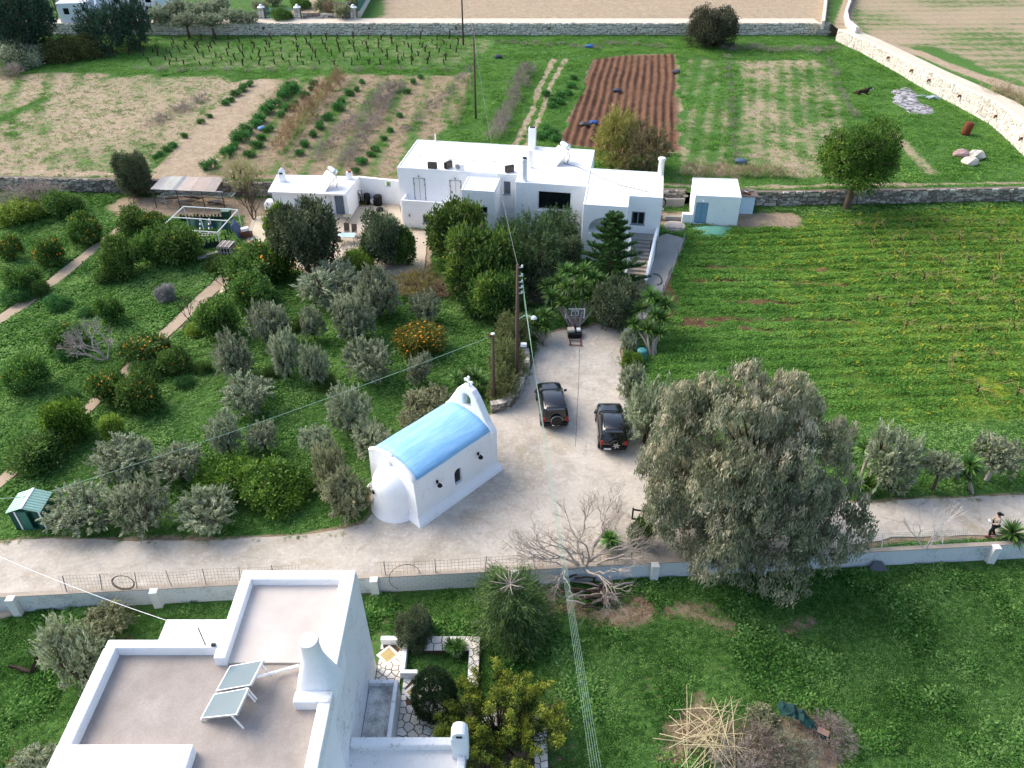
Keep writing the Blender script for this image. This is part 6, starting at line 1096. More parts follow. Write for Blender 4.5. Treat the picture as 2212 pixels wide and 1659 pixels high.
# ================================================================ cars
M_CAR = simple('car_black', '0d0e12', .22, 0, .05, spec=.6, **{'Coat_Weight': .6, 'Coat_Roughness': .08}); M_CARGLASS = simple('car_glass', '0a0d10', .06, 0, .05, spec=.7); M_TRIM = simple('car_trim', '17181b', .6); M_RED = simple('lamp_red', 'a51f1a', .25); M_RIM = simple('alloy_rim', 'b9bcc0', .3, .8); M_CHROME = simple('chrome', 'd0d2d4', .15, .9)
def loft(m, rings, close=True):
    n = len(rings[0]); vs = [p for r_ in rings for p in r_]; fs = [(i * n + k, i * n + (k + 1) % n, (i + 1) * n + (k + 1) % n, (i + 1) * n + k) for i in range(len(rings) - 1) for k in range(n)]
    if close: fs += [tuple(reversed(range(n))), tuple((len(rings) - 1) * n + k for k in range(n))]
    m.add(vs, fs)
def ring(y, w, zb, zt, rt=.12, rb=.1, crown=.0):
    pts = [(-w + rb, zb), (w - rb, zb), (w, zb + rb), (w * 1.0, (zb + zt) * .55), (w * .985, zt - rt), (w - rt, zt), (w * .4, zt + crown), (-w * .4, zt + crown), (-w + rt, zt), (-w * .985, zt - rt), (-w, (zb + zt) * .55), (-w, zb + rb)]
    return [(x, y, z) for x, z in pts]
def suv(label, pf, pr, spare_alloy, boxy):
    d = Vector((pf.x - pr.x, pf.y - pr.y, 0)); c = (pf + pr) / 2; ang = math.atan2(d.y, d.x) - math.pi / 2; L = 2.08; o = thing('parked_car', label, 'car', (c.x, c.y, .035), ang, 'cars parked on the drive')
    m = MB(); st = [(-2.02, .70, .42, .86), (-1.96, .82, .36, .98), (-1.5, .875, .30, 1.02), (-.4, .885, .28, 1.02), (.75, .88, .28, 1.0), (1.0, .87, .30, .98), (1.7, .84, .32, .93), (1.98, .74, .36, .84), (2.08, .6, .42, .72)]
    loft(m, [ring(y, w, zb, zt, .1, .1, .03 if y > .7 else 0) for y, w, zb, zt in st]); b = m.build('body', M_CAR, o, True, bevel=0); b.modifiers.new('es', 'EDGE_SPLIT').split_angle = R(50)
    ye = .2 if boxy else .1; yr = -1.86 if boxy else -1.72; rings = []
    bw, tw = .83, .66 if not boxy else .70
    for z, w, y0, y1 in ((.98, bw, -1.97, 1.0), (1.3, (bw + tw) / 2 + .03, (-1.93 + yr) / 2, (1.0 + ye) / 2 - .06), (1.58, tw + .03, yr + .02, ye), (1.66, tw - .06, yr + .12, ye - .12)):
        e = .14; rings.append([(-w + e, y0, z), (w - e, y0, z), (w, y0 + e, z), (w, (y0 + y1) / 2, z), (w, y1 - e * 1.3, z), (w - e * 1.2, y1, z), (-w + e * 1.2, y1, z), (-w, y1 - e * 1.3, z), (-w, (y0 + y1) / 2, z), (-w, y0 + e, z)])
    m = MB(); loft(m, rings); cb = m.build('cabin', M_CAR, o, True); cb.modifiers.new('es', 'EDGE_SPLIT').split_angle = R(38)
    def pane(name, q): MB().add(q, [(0, 1, 2, 3)]).build(name, M_CARGLASS, cb, fix=False)
    def at(z, side, y): # side point on the tapered cabin
        t = (z - .98) / .6; w = bw + (tw + .03 - bw) * t + .012; return (side * w, y, z)
    yf0, yf1 = .98, ye + .02; pane('windscreen', [(-.68, .93, 1.04), (.68, .93, 1.04), (.58, yf1 + .07, 1.55), (-.58, yf1 + .07, 1.55)]); pane('rear_window', [(.62, -1.985, 1.06), (-.62, -1.985, 1.06), (-.54, yr - .03, 1.53), (.54, yr - .03, 1.53)])
    for s in (-1, 1):
        for y0, y1, k in ((-1.72, -1.05, .06), (-.98, -.2, 0), (-.12, .62, 0)):
            q = [at(1.04, s, y0), at(1.04, s, y1), at(1.5, s, y1 - (.42 if y1 > .5 else 0)), at(1.5, s, y0 + k)]; pane('side_window', q if s > 0 else q[::-1])
        MB().tube([(s * (tw - .05), yr + .25, 1.69), (s * (tw - .05), ye - .3, 1.69)], .022, 6).build('roof_rail', M_TRIM, cb); mr = MB().box((s * .98, .72, 1.08), (.2, .12, .16)).build('mirror', M_CAR, o, bevel=.03)
        MB().box((s * .74, -1.99, .86), (.17, .08, .32)).build('tail_light', M_RED, o, bevel=.02); MB().box((s * .62, 2.02, .74), (.28, .1, .14)).build('headlight', M_CHROME, o, bevel=.03)
        for y in (-1.28, 1.3):
            w = MB().lathe([(.30, -.11), (.34, -.10), (.345, 0), (.34, .10), (.30, .11)], (s * .80, y, .345), 22, 'X').build('wheel', M_BLACKRUB, o, True); MB().lathe([(.03, -.118), (.21, -.118), (.215, .0), (.21, .118), (.03, .118)], (s * .80, y, .345), 16, 'X').build('rim', M_RIM, w); MB().lathe([(.40, -.05), (.42, 0), (.40, .04)], (s * .865, y, .36), 20, 'X').build('wheel_arch', M_TRIM, o)
    MB().box((0, -2.06, .52), (1.56, .14, .26)).build('rear_bumper', M_TRIM, o, bevel=.05); MB().box((0, 2.06, .5), (1.4, .14, .26)).build('front_bumper', M_CAR, o, bevel=.05)
    sp = MB().lathe([(.18, .0), (.33, .0), (.36, -.05), (.36, -.19), (.33, -.22), (.2, -.2)], (.12 if spare_alloy else .05, -2.02, .86), 24, 'Y').build('spare_wheel', M_BLACKRUB, o, True)
    if spare_alloy:
        MB().lathe([(.03, -.215), (.215, -.218), (.225, -.2)], (.12, -2.02, .86), 24, 'Y').build('rim', M_TRIM, sp)
        for k in range(6): a = k * math.pi / 3 + .2; MB().box((.12 + .115 * math.cos(a), -2.245, .86 + .115 * math.sin(a)), (.2, .025, .06), M=Matrix.Rotation(-a, 3, 'Y')).build('spoke', M_RIM, sp)
    else: MB().lathe([(.05, -.225), (.3, -.225), (.33, -.21)], (.05, -2.02, .86), 24, 'Y').build('hard_cover', simple('cover_black', '15161a', .3), sp); MB().lathe([(.335, -.06), (.372, -.07), (.372, -.16), (.335, -.17)], (.05, -2.02, .86), 28, 'Y').build('chrome_band', M_CHROME, sp)
    MB().box((-.38 if spare_alloy else 0, -2.14, .5), (.44, .02, .11)).build('number_plate', M_WHITEPAINT, o); MB().box((0, yr - .05, 1.6), (1.1, .2, .05)).build('spoiler', M_CAR, cb, bevel=.02)
    m = MB(); m.tube([(-.6, .99, 1.02), (.05, 1.0, 1.02)], .012, 4); m.tube([(0, .99, 1.02), (.6, 1.0, 1.02)], .012, 4); m.build('wipers', M_TRIM, o); m = MB(); m.tube([(-.5, 1.05, .995), (-.42, 1.95, .88)], .014, 4); m.tube([(.5, 1.05, .995), (.42, 1.95, .88)], .014, 4); m.build('bonnet_crease', M_CAR, b); return o
suv('black off roader with hard cover on its spare wheel, parked nearer the hoop', G(1185, 827, .95), G(1199, 914, .45), False, True); suv('black off roader with silver alloy spare wheel, parked beside the olive tree', G(1315.6, 868.5, .95), G(1325, 969.6, .45), True, False)
# ================================================================ poles and wires
def power_pole(label, base, H, lean=(0, 0), r=.15, extras=None, name='power_pole'):
    o = thing(name, label, 'pole', base); MB().tube([(0, 0, -.3), (lean[0] * .5, lean[1] * .5, H * .5), (lean[0], lean[1], H)], [r, r * .85, r * .62], 10).build('pole', M_WOODPOLE, o, True); return o
M_GWIRE = simple('wire_green', '7f9f90', .5); M_PORC = simple('porcelain', 'cfd2d2', .3)
b1 = G(1117, 838, 0); H1 = top_h(b1, 572); p1 = power_pole('tall wooden power pole with street lamp left of the drive', b1, H1)
for z, s in ((H1 - .15, .35), (H1 - .75, .35), (H1 - 1.2, .3), (H1 - 1.6, .3), (H1 - 2.0, .3)):
    br_ = MB().box((.14, -.05, z), (s, .06, .06)).build('bracket', M_GREYMETAL, p1); MB().lathe([(.03, 0), (.07, .03), (.05, .1), (.07, .14), (.02, .18)], (.28, -.05, z), 8).build('insulator', M_PORC, br_)
arm = MB().tube([(.1, -.05, H1 - 3.9), (.5, -.1, H1 - 3.6), (1.0, -.15, H1 - 3.7)], .035, 6).build('lamp_arm', simple('arm_green', 'a9c7b4', .6), p1); MB().lathe([(.05, .12), (.16, .06), (.22, -.04), (.1, -.1)], (1.05, -.15, H1 - 3.75), 12).build('lamp_head', simple('lamp_white', 'dfe3dd', .4), arm); MB().box((.42, -.1, H1 - 5.9), (.4, .25, .22)).build('meter_box', M_WHITEPAINT, p1, bevel=.02)
b2 = G(1067, 872, 0); H2 = top_h(b2, 722); p2_ = power_pole('shorter weathered service pole behind the chapel gable', b2, H2, r=.12); MB().box((-.12, 0, H2 - .15), (.3, .1, .18)).build('bracket', M_RUST, p2_); MB().lathe([(.12, 0), (.14, .03), (.13, .06)], (0, 0, H2), 10).build('cap', M_PORC, p2_)
b3 = G(1028, 256, Z2); b3.z = Z2; H3 = top_h(b3, 65) - Z2; p3_ = power_pole('slim dark power pole standing in the vegetable rows', b3, H3, r=.13); MB().box((0, 0, H3 - .2), (.5, .08, .08)).build('crossarm', M_GREYMETAL, p3_)
b4 = G(1001, 97, Z2); b4.z = Z2; power_pole('farthest dark power pole before the far stone wall', b4, 10.6, r=.14)
t1 = b1 + Vector((.28, -.05, 0))
for k, z in enumerate((H1 - .75, H1 - 1.2, H1 - 1.6, H1 - 2.0, H1 - 2.4)):
    a_ = Vector((t1.x + .03 * k, t1.y - .1, z)); q = G(1280 + 6 * k, 1659, 8.2 - .25 * k); f = q + (q - a_) * .35; pts = sagline(a_, f, .55 + .04 * k, 22)
    cable(('top', 'second', 'third', 'fourth', 'lowest')[k] + ' of the five green overhead wires running from the tall pole to the foreground', pts, .0055, M_GWIRE, 'wire', 'overhead_wire')
cable('long grey overhead wire from the tall pole up to the slim pole in the fields', sagline(b1 + Vector((0, 0, H1 - .05)), b3 + Vector((0, 0, H3 - .1)), 1.6, 24), .014, M_CABLE, 'wire', 'overhead_wire'); cable('grey overhead wire between the two far poles', sagline(b3 + Vector((0, 0, H3 - .1)), b4 + Vector((0, 0, 10.4)), .8, 12), .02, M_CABLE, 'wire', 'overhead_wire')
e2 = G(75, 1072, 2.3); cable('pale wire from the service pole across the orchard to the green shed', sagline(b2 + Vector((-.1, 0, H2 - .15)), e2, .35, 18), .013, M_GWIRE, 'wire', 'overhead_wire'); e3 = e2 + Vector((-6, -.5, .2)); cable('pale wire leaving the green shed to the left edge', sagline(e2, e3, .1, 6), .02, M_GWIRE, 'wire', 'overhead_wire')
cable('white wire from the left edge down to the foreground house roof', sagline(G(-40, 1185, 4.5), Vector((-14.0, 20.1, 5.5)), .25, 14), .012, M_WHITEPAINT, 'wire', 'overhead_wire')
# ================================================================ basketball hoop
hb_ = G(1242, 735, 0); hp = thing('basketball_hoop', 'portable basketball hoop with clear framed backboard at the end of the drive', 'basketball hoop', hb_); yb2 = 51.2; q = Vector((G(1244, 690, 3).x * 0 + 5.0, yb2, 0)); cx = (1244 - 1106) / FOC * depth_of((0, yb2, 2.6)); zt_, zb2 = top_h((cx, yb2, 0), 666), top_h((cx, yb2, 0), 687.5); bwid = 44 * mpp((cx, yb2, 2.6)); ho_ = hb_
m = MB(ho_); f = .1; xc, y_ = cx, yb2
for c, s in (((xc, y_, zt_ - f / 2), (bwid, .05, f)), ((xc, y_, zb2 + f / 2), (bwid, .05, f)), ((xc - bwid / 2 + f / 2, y_, (zt_ + zb2) / 2), (f, .05, zt_ - zb2 - 2 * f)), ((xc + bwid / 2 - f / 2, y_, (zt_ + zb2) / 2), (f, .05, zt_ - zb2 - 2 * f))): m.box(c, s)
bd = m.build('backboard_frame', M_WHITEPAINT, hp); t = NT('clear_board'); tb = t.n('BsdfTransparent'); gl = t.n('BsdfPrincipled'); gl.inputs['Base Color'].default_value = (.25, .32, .3, 1); gl.inputs['Roughness'].default_value = .1; mx = t.n('MixShader', Fac=.35, i1=tb.outputs[0], i2=gl.outputs[0]); t.t.links.new(mx.outputs[0], t.out.inputs[0]); MB(ho_).box((xc, y_, (zt_ + zb2) / 2), (bwid - 2 * f, .02, zt_ - zb2 - 2 * f)).build('clear_panel', t.m, bd)
m = MB(ho_); zz = zb2 + .28
for c, s in (((xc, y_ - .03, zz + .4), (.55, .02, .05)), ((xc, y_ - .03, zz - .02), (.55, .02, .05)), ((xc - .25, y_ - .03, zz + .19), (.05, .02, .37)), ((xc + .25, y_ - .03, zz + .19), (.05, .02, .37))): m.box(c, s)
m.build('target_square', M_WHITEPAINT, bd); rz_ = zb2 + .1; m = MB(ho_); m.tube([(xc + .24 * math.cos(a), y_ - .38 + .24 * math.sin(a), rz_) for a in np.linspace(0, 2 * math.pi, 20)], .018, 6); rimo = m.build('hoop_ring', simple('ring_rust', 'a7745c', .6, .3), hp); MB(ho_).box((xc, y_ - .08, rz_), (.16, .14, .12)).build('ring_mount', M_WHITEPAINT, rimo)
m = MB(ho_)
for k in range(12): a = k * math.pi / 6; m.tube([(xc + .23 * math.cos(a), y_ - .38 + .23 * math.sin(a), rz_), (xc + .15 * math.cos(a + .3), y_ - .38 + .15 * math.sin(a + .3), rz_ - .38)], .006, 3)
m.build('net', simple('net_grey', '9b968f', .8), rimo); MB(ho_).tube([(hb_.x + .05, hb_.y + .9, .25), (xc, y_ + .8, zb2 - .3), (xc, y_ + .1, zb2 + .35)], .07, 8).build('post', M_RUST, hp); MB(ho_).box((hb_.x, hb_.y + .55, .25), (1.05, .85, .42)).build('base', M_DARK, hp, bevel=.06)
m = MB(ho_); x0, y0 = hb_.x, hb_.y - .65
for a, b in (((-.42, .5), (-.38, -.6)), ((.42, .5), (.38, -.6)), ((-.5, -.6), (.5, -.6)), ((-.42, -.05), (.42, -.05))): m.tube([(x0 + a[0], y0 + a[1] + .4, .16), (x0 + b[0], y0 + b[1] + .4, .12)], .04, 6)
m.build('base_frame', M_RUST, hp); MB(ho_).box((hb_.x - .28, hb_.y + .6, .55), (.5, .5, .22), .2).build('weight_block', M_STONE[1], hp, bevel=.03); MB(ho_).box((hb_.x + .3, hb_.y + .65, .53), (.3, .35, .2)).build('weight_bucket', M_WHITEPAINT, hp, bevel=.05)
oh = thing('old_hoop_frame', 'black tubular backboard frame in the bush beside the gum tree', 'hoop frame', G(1385, 1150, 0)); w0 = G(1385, 1150, 0); m = MB()
for z, y in ((1.1, 0), (1.75, .05)): m.tube([(-.6, y, z + .0), (.62, y - .1, z - .12)], .05, 6)
for x_ in (-.6, .0, .62): m.tube([(x_, 0, 1.0 - .1 * x_), (x_, .05, 1.8 - .1 * x_)], .05, 6)
m.build('frame', M_DARK, oh); MB().tube([(0, .05, 1.2), (0, .3, -.05)], .06, 6).build('post', M_DARK, oh)
# ================================================================ person
def skin_mesh(name, verts, edges, radii, parent, mat, root=0, sub=1):
    me = bpy.data.meshes.new(name); me.from_pydata(verts, edges, []); o = mesh_obj(name, me, mat, parent); md = o.modifiers.new('skin', 'SKIN'); sk = me.skin_vertices[0].data
    for i, r_ in enumerate(radii): sk[i].radius = r_ if isinstance(r_, tuple) else (r_, r_); sk[i].use_root = (i == root)
    md.use_smooth_shade = True; s = o.modifiers.new('sub', 'SUBSURF'); s.levels = sub; s.render_levels = sub; return o
pb = G(2139, 1158, 0); pe = thing('person', 'person in black cap, beige checked shirt and dark trousers walking on the right road', 'person', (pb.x, pb.y, .03), R(172)); M_SKIN = simple('skin', 'b98a70', .6); M_SHIRT = simple('shirt_check', 'a3958a', .9, 0, .35, 40); M_TROU = simple('trousers', '15161a', .9); M_SHOE = simple('shoe_brown', '7a4a33', .7)
J = dict(pel=(0, 0, .95), spi=(.02, 0, 1.15), che=(.05, 0, 1.36), nec=(.08, 0, 1.50), hd=(.11, 0, 1.62), top=(.11, 0, 1.74), ls=(.05, .19, 1.42), le=(.06, .27, 1.16), lw=(.26, .14, 1.05), lh=(.33, .08, 1.06), rs=(.05, -.19, 1.42), re=(.06, -.27, 1.16), rw=(.26, -.14, 1.05), rh=(.33, -.08, 1.06), lhip=(0, .1, .9), lk=(.2, .11, .52), la=(.12, .11, .1), lt=(.3, .12, .05), rhip=(0, -.1, .9), rk=(.02, -.11, .5), ra=(-.2, -.11, .1), rt=(-.02, -.12, .05))
def chain(names, rad, nm, parent, mat, edges):
    idx = {n_: i for i, n_ in enumerate(names)}; return skin_mesh(nm, [J[n_] for n_ in names], [(idx[a], idx[b]) for a, b in edges], [rad[n_] for n_ in names], parent, mat)
ALL = list(J); ED = [('pel', 'spi'), ('spi', 'che'), ('che', 'nec'), ('nec', 'hd'), ('hd', 'top'), ('che', 'ls'), ('ls', 'le'), ('le', 'lw'), ('lw', 'lh'), ('che', 'rs'), ('rs', 're'), ('re', 'rw'), ('rw', 'rh'), ('pel', 'lhip'), ('lhip', 'lk'), ('lk', 'la'), ('la', 'lt'), ('pel', 'rhip'), ('rhip', 'rk'), ('rk', 'ra'), ('ra', 'rt')]
RD = dict(pel=.13, spi=.12, che=(.12, .15), nec=.055, hd=.095, top=.075, ls=.06, le=.045, lw=.035, lh=.04, rs=.06, re=.045, rw=.035, rh=.04, lhip=.09, lk=.06, la=.045, lt=.035, rhip=.09, rk=.06, ra=.045, rt=.035)
bd_ = chain(ALL, RD, 'body', pe, M_SKIN, ED)
SH = ['pel', 'spi', 'che', 'nec', 'ls', 'le', 'lw', 'rs', 're', 'rw']; chain(SH, dict(pel=.16, spi=.155, che=(.145, .19), nec=.08, ls=.085, le=.065, lw=.055, rs=.085, re=.065, rw=.055), 'shirt', pe, M_SHIRT, [e for e in ED if e[0] in SH and e[1] in SH]); TR = ['pel', 'lhip', 'lk', 'la', 'rhip', 'rk', 'ra']; chain(TR, dict(pel=.155, lhip=.115, lk=.085, la=.075, rhip=.115, rk=.085, ra=.075), 'trousers', pe, M_TROU, [e for e in ED if e[0] in TR and e[1] in TR])
for n_, t_2 in (('la', 'lt'), ('ra', 'rt')): a_, c_2 = Vector(J[n_]), Vector(J[t_2]); MB().tube([(a_.x - .07, a_.y, .055), (a_.x + .08, a_.y, .06), (c_2.x, c_2.y, .05), (c_2.x + .05, c_2.y, .04)], [.05, .06, .05, .03], 8).build('shoe', M_SHOE, pe, True)
cp_ = MB().lathe([(.118, 1.66), (.122, 1.70), (.105, 1.76), (.06, 1.80), (.01, 1.81)], (.11, 0, 0), 14).build('cap', simple('cap_black', '101014', .9), pe, True); MB().box((-.05, 0, 1.67), (.14, .17, .02)).build('cap_peak', simple('cap_black', '101014'), cp_, bevel=.008)
for s in (-1, 1):
    for k in range(4): MB().tube([(.33, s * .075, 1.07 - .012 * k), (.375, s * (.06 - .004 * k), 1.075 - .018 * k), (.385, s * .03, 1.07 - .018 * k)], [.011, .010, .008], 5).build('finger', M_SKIN, bd_)
    MB().tube([(.31, s * .085, 1.09), (.345, s * .06, 1.115), (.36, s * .04, 1.11)], [.012, .011, .009], 5).build('thumb', M_SKIN, bd_)
ctl = pe.matrix_world; cpos = Vector((pb.x, pb.y, .03)) + Matrix.Rotation(R(172), 3, 'Z') @ Vector((.385, 0, 1.08)); ct = thing('drone_controller', 'white controller with two antennas in the hands of the person', 'controller', cpos, R(172)); MB().box((0, 0, 0), (.13, .2, .07)).build('case', M_WHITEPAINT, ct, bevel=.02); MB().tube([(.03, .06, .03), (.12, .09, .1)], .012, 5).build('antenna', M_WHITEPAINT, ct); MB().tube([(.03, -.06, .03), (.12, -.09, .1)], .012, 5).build('antenna', M_WHITEPAINT, ct); MB().box((.06, 0, .08), (.02, .17, .1)).build('tablet', M_WHITEPAINT, ct)
# ================================================================ vines
def vine_mesh(seed, shoots=0):
    r = random.Random(seed); m = MB(); h = r.uniform(.35, .6); tip = Vector((r.uniform(-.12, .12), r.uniform(-.12, .12), h)); m.tube([(0, 0, -.1), (r.uniform(-.06, .06), 0, h * .5), tip], [.11, .09, .10], 6)
    for k in range(r.randint(3, 5)): a = r.uniform(0, 6.28); e = tip + Vector((math.cos(a) * r.uniform(.12, .3), math.sin(a) * r.uniform(.12, .3), r.uniform(.12, .4))); m.tube([tip, tip.lerp(e, .6) + Vector((0, 0, -.03)), e], [.05, .04, .028], 5)
    return m
VM = []
for s in range(6): me = vine_mesh(s).mesh('vine'); me.materials.append(M_BARK_DARK); VM.append(me)
vr = random.Random(3); rowlab = ('nearest the far wall', 'second from the wall', 'third from the wall', 'fourth from the wall', 'fifth from the wall', 'sixth from the wall', 'farthest from the wall')
for i, (v, u0, u1, st) in enumerate(((85, 408, 1000, 29.5), (95, 372, 1000, 29.5), (104, 340, 990, 30), (113, 300, 990, 31), (122, 250, 985, 31), (131, 225, 980, 32), (140, 330, 975, 33))):
    u = u0; oi = 0
    while u < u1:
        if vr.random() < .93:
            oi += 1; p = G(u + vr.uniform(-5, 5), v + vr.uniform(-2, 2), Z2); o = mesh_obj('vine_stump', VM[vr.randrange(6)], None, None, (p.x, p.y, Z2)); s = vr.uniform(.8, 1.25); o.scale = (s, s, s * vr.uniform(.9, 1.3)); o.rotation_euler = (vr.uniform(-.2, .2), vr.uniform(-.2, .2), vr.uniform(0, 6)); tag(o, 'pruned stump, %s from the left, vineyard row %s' % (ordn(oi - 1), rowlab[i]), 'vine', 'vine stumps of the far vineyard')
        u += st
M_SHOOT = simple('vine_shoot', 'a58d62', .9); SHOOT = []
for s in range(4):
    r = random.Random(s + 50); m = MB()
    for k in range(7):
        a = r.uniform(0, 6.28); L = r.uniform(.9, 2.2); m.tube([(0, 0, .3), (math.cos(a) * L * .4, math.sin(a) * L * .4, .3 + r.uniform(.25, .6)), (math.cos(a + .3) * L * .8, math.sin(a + .3) * L * .8, .25), (math.cos(a + .5) * L, math.sin(a + .5) * L, .12)], [.014, .012, .01, .007], 4)
    me = m.mesh('shoots'); me.materials.append(M_SHOOT); SHOOT.append(me)
rowlab2 = ('nearest the wall', 'second below the wall', 'third below the wall', 'fourth below the wall', 'fifth below the wall', 'sixth below the wall', 'seventh below the wall', 'above the roadside trees')
for i, (v, u0, u1, st) in enumerate(((490, 1845, 2215, 62), (525, 1870, 2215, 66), (565, 1960, 2215, 68), (610, 1930, 2215, 70), (660, 1900, 2215, 72), (715, 1960, 2215, 74), (775, 2060, 2215, 78), (850, 2110, 2215, 80))):
    u = u0; oi = 0
    while u < u1:
        oi += 1; p = G(u + vr.uniform(-10, 10), v + vr.uniform(-7, 7), 0); o = thing('field_vine', 'unpruned vine with bare shoots, %s from the left, row %s' % (ordn(oi - 1), rowlab2[i]), 'vine', (p.x, p.y, .02), vr.uniform(0, 6), 'unpruned vines in the flowering field'); mesh_obj('stump', VM[vr.randrange(6)], None, o).scale = (.62, .62, .62); mesh_obj('shoots', SHOOT[vr.randrange(4)], None, o); u += st
# ================================================================ vegetable rows
BEANS = []
for s in range(4): lo = [(random.Random(s + k).uniform(-.5, .5), random.Random(s * 3 + k).uniform(-.5, .5), random.Random(s + 2 * k).uniform(.25, .6), .5, .5, .4) for k in range(7)]; me = crown('bean_plant', lo, 90, 12, .24, .085, .15, 'out', s + 60, .4, -.3); me.materials.append(M_BEAN); BEANS.append(me)
def bushes(pts, label, grp, sc=.36, meshes=None, name='bean_plant', cat='bean plant', mat=None, hs=1.0, z=Z2, end='from the near end'):
    for oi, (x_, y_2, w_) in enumerate(pts):
        p = G(x_ * sc, y_2 * sc, z); s = w_ * sc * mpp(p) * .52; o = mesh_obj(name, (meshes or BEANS)[vr.randrange(len(meshes or BEANS))], None, None, (p.x, p.y, z)); o.scale = (s, s, s * hs); o.rotation_euler = (0, 0, vr.uniform(0, 6)); tag(o, label + (', %s %s' % (ordn(oi), end) if end else ''), cat, grp)
bushes([(1260, 1010, 95), (1370, 930, 95), (1410, 890, 65), (1450, 845, 115), (1480, 800, 95), (1530, 762, 85), (1560, 730, 95), (1610, 680, 105), (1650, 640, 85), (1700, 590, 95), (1740, 560, 115), (1750, 530, 85)], 'plant of the thick bean row', 'thick bean row')
bushes([(1500, 940, 75), (1540, 885, 75), (1570, 840, 65), (1610, 790, 65), (1690, 700, 65), (1740, 660, 75), (1775, 625, 45), (1820, 585, 75), (1870, 540, 45), (1885, 510, 55)], 'plant of the broken row left of the dry hedge', 'second plant row')
bushes([(1800, 930, 65), (1830, 880, 75), (1880, 820, 65), (1920, 770, 75), (1970, 720, 75), (2030, 660, 85), (2050, 620, 55), (2100, 570, 65), (2140, 545, 45), (2170, 500, 45)], 'plant of the row right of the brown hedge', 'third plant row')
bushes([(935, 950, 45), (965, 930, 50), (1000, 905, 55), (1035, 885, 60), (1110, 825, 48), (1210, 740, 48), (1255, 705, 44), (1350, 630, 60), (1380, 610, 55), (1420, 575, 72), (1460, 545, 72), (1500, 515, 55)], 'plant edging the pale soil strip', 'left edging row')
bushes([(2165, 985, 80), (2130, 1035, 60), (2250, 905, 60), (2300, 840, 50), (2345, 790, 50), (2230, 940, 60), (2440, 560, 50), (2520, 470, 45), (2480, 500, 50), (2400, 700, 50)], 'plant of the row beside the big house', 'fourth plant row')
bushes([(1180, 207, 22), (1195, 222, 24), (1210, 212, 26), (1190, 232, 22), (1225, 205, 22), (1175, 296, 26), (1195, 292, 28), (1180, 282, 22), (1240, 172, 18), (1210, 225, 24), (1235, 190, 22), (1165, 300, 24), (1200, 305, 26)], 'dense green weed clump left of the ploughed field', 'weeds beside the ploughed field', 1.0, end=None)
DRYM = []
for s in range(3): lo = [(random.Random(s + k).uniform(-.6, .6), random.Random(s * 3 + k).uniform(-.6, .6), random.Random(s + 2 * k).uniform(.2, .6), .45, .45, .45) for k in range(8)]; DRYM.append(crown('dry_shrub', lo, 60, 13, .34, .02, .14, 'spray', s + 80, .3, -.2))
def withmat(ms, mt): 
    out = []
    for me in ms: q = me.copy(); q.materials.clear(); q.materials.append(mt); out.append(q)
    return out
D_BR, D_GR, D_TAN = withmat(DRYM, leafmat('dry_brown', '6a533d', '94785a', 'b8a07e', .15)), withmat(DRYM, M_GREYDRY), withmat(DRYM, leafmat('dry_tan', '84765a', 'a9987a', 'c6b898', .15))
def linepts(a, b, n, w, jit=8): return [(a[0] + (b[0] - a[0]) * k / (n - 1) + vr.uniform(-jit, jit), a[1] + (b[1] - a[1]) * k / (n - 1) + vr.uniform(-jit, jit), w * vr.uniform(.75, 1.25)) for k in range(n)]
for a, b, n, w_, ms, lb, gp in (((1675, 900), (2050, 480), 15, 105, D_BR, 'shrub of the tall brown dry hedge', 'brown dry hedge'), ((1890, 950), (2360, 540), 18, 90, D_GR, 'dead plant of the grey row', 'grey dead row'), ((2060, 1000), (2400, 520), 22, 85, D_GR, 'dead plant of the dark low strip', 'dark dead strip'), ((2420, 800), (2800, 470), 12, 60, D_GR, 'stalks of the dry row near the slim pole', 'dry stalk row')): bushes(linepts(a, b, n, w_, 14), lb, gp, .36, ms, 'dry_shrub', 'dry shrub', hs=1.5 if ms is D_BR else 1.0)
for a, b, n, w_, ms, lb, gp, hs in (((1068, 300), (1142, 155), 15, 34, D_GR, 'shrub of the grey hedge by the wheel track', 'dry hedge by the track', 1.1), ((985, 275), (1010, 185), 7, 20, D_TAN, 'tan stalks beside the slim pole', 'tan stalks by the pole', 1.4), ((1572, 125), (1592, 385), 18, 15, D_GR, 'grey weed between the two striped fields', 'grey weed strip', 1.0), ((1788, 132), (1842, 255), 11, 17, D_GR, 'grey weed right of the striped fields', 'grey weeds right edge', 1.0), ((1560, 108), (1800, 112), 16, 24, D_GR, 'dry weed right of the far dark bush', 'dry weeds below the far wall', .7), ((1080, 96), (1420, 102), 14, 22, D_GR, 'low weed left of the far dark bush', 'low weeds below the far wall', .5), ((300, 151), (1010, 153), 16, 20, D_GR, 'cushion weed at the lower vineyard edge', 'weeds at the vineyard edge', .6), ((1478, 376), (1700, 380), 20, 28, D_TAN, 'tan dry reeds behind the white hut', 'dry reeds behind the hut', 1.3), ((2145, 210), (2212, 240), 6, 44, D_TAN, 'pale weeds beyond the lane', 'weeds beyond the lane', 1.2), ((330, 265), (440, 215), 8, 34, D_GR, 'grey weed left of the pale strip', 'weeds left of the strip', .5)): bushes(linepts(a, b, n, w_, 4), lb, gp, 1.0, ms, 'dry_shrub', 'dry weeds', hs=hs, z=Z3 if 'lane' in gp else Z2, end='from the left' if abs(b[0] - a[0]) > abs(b[1] - a[1]) else ('from the near end' if a[1] > b[1] else 'from the far end'))
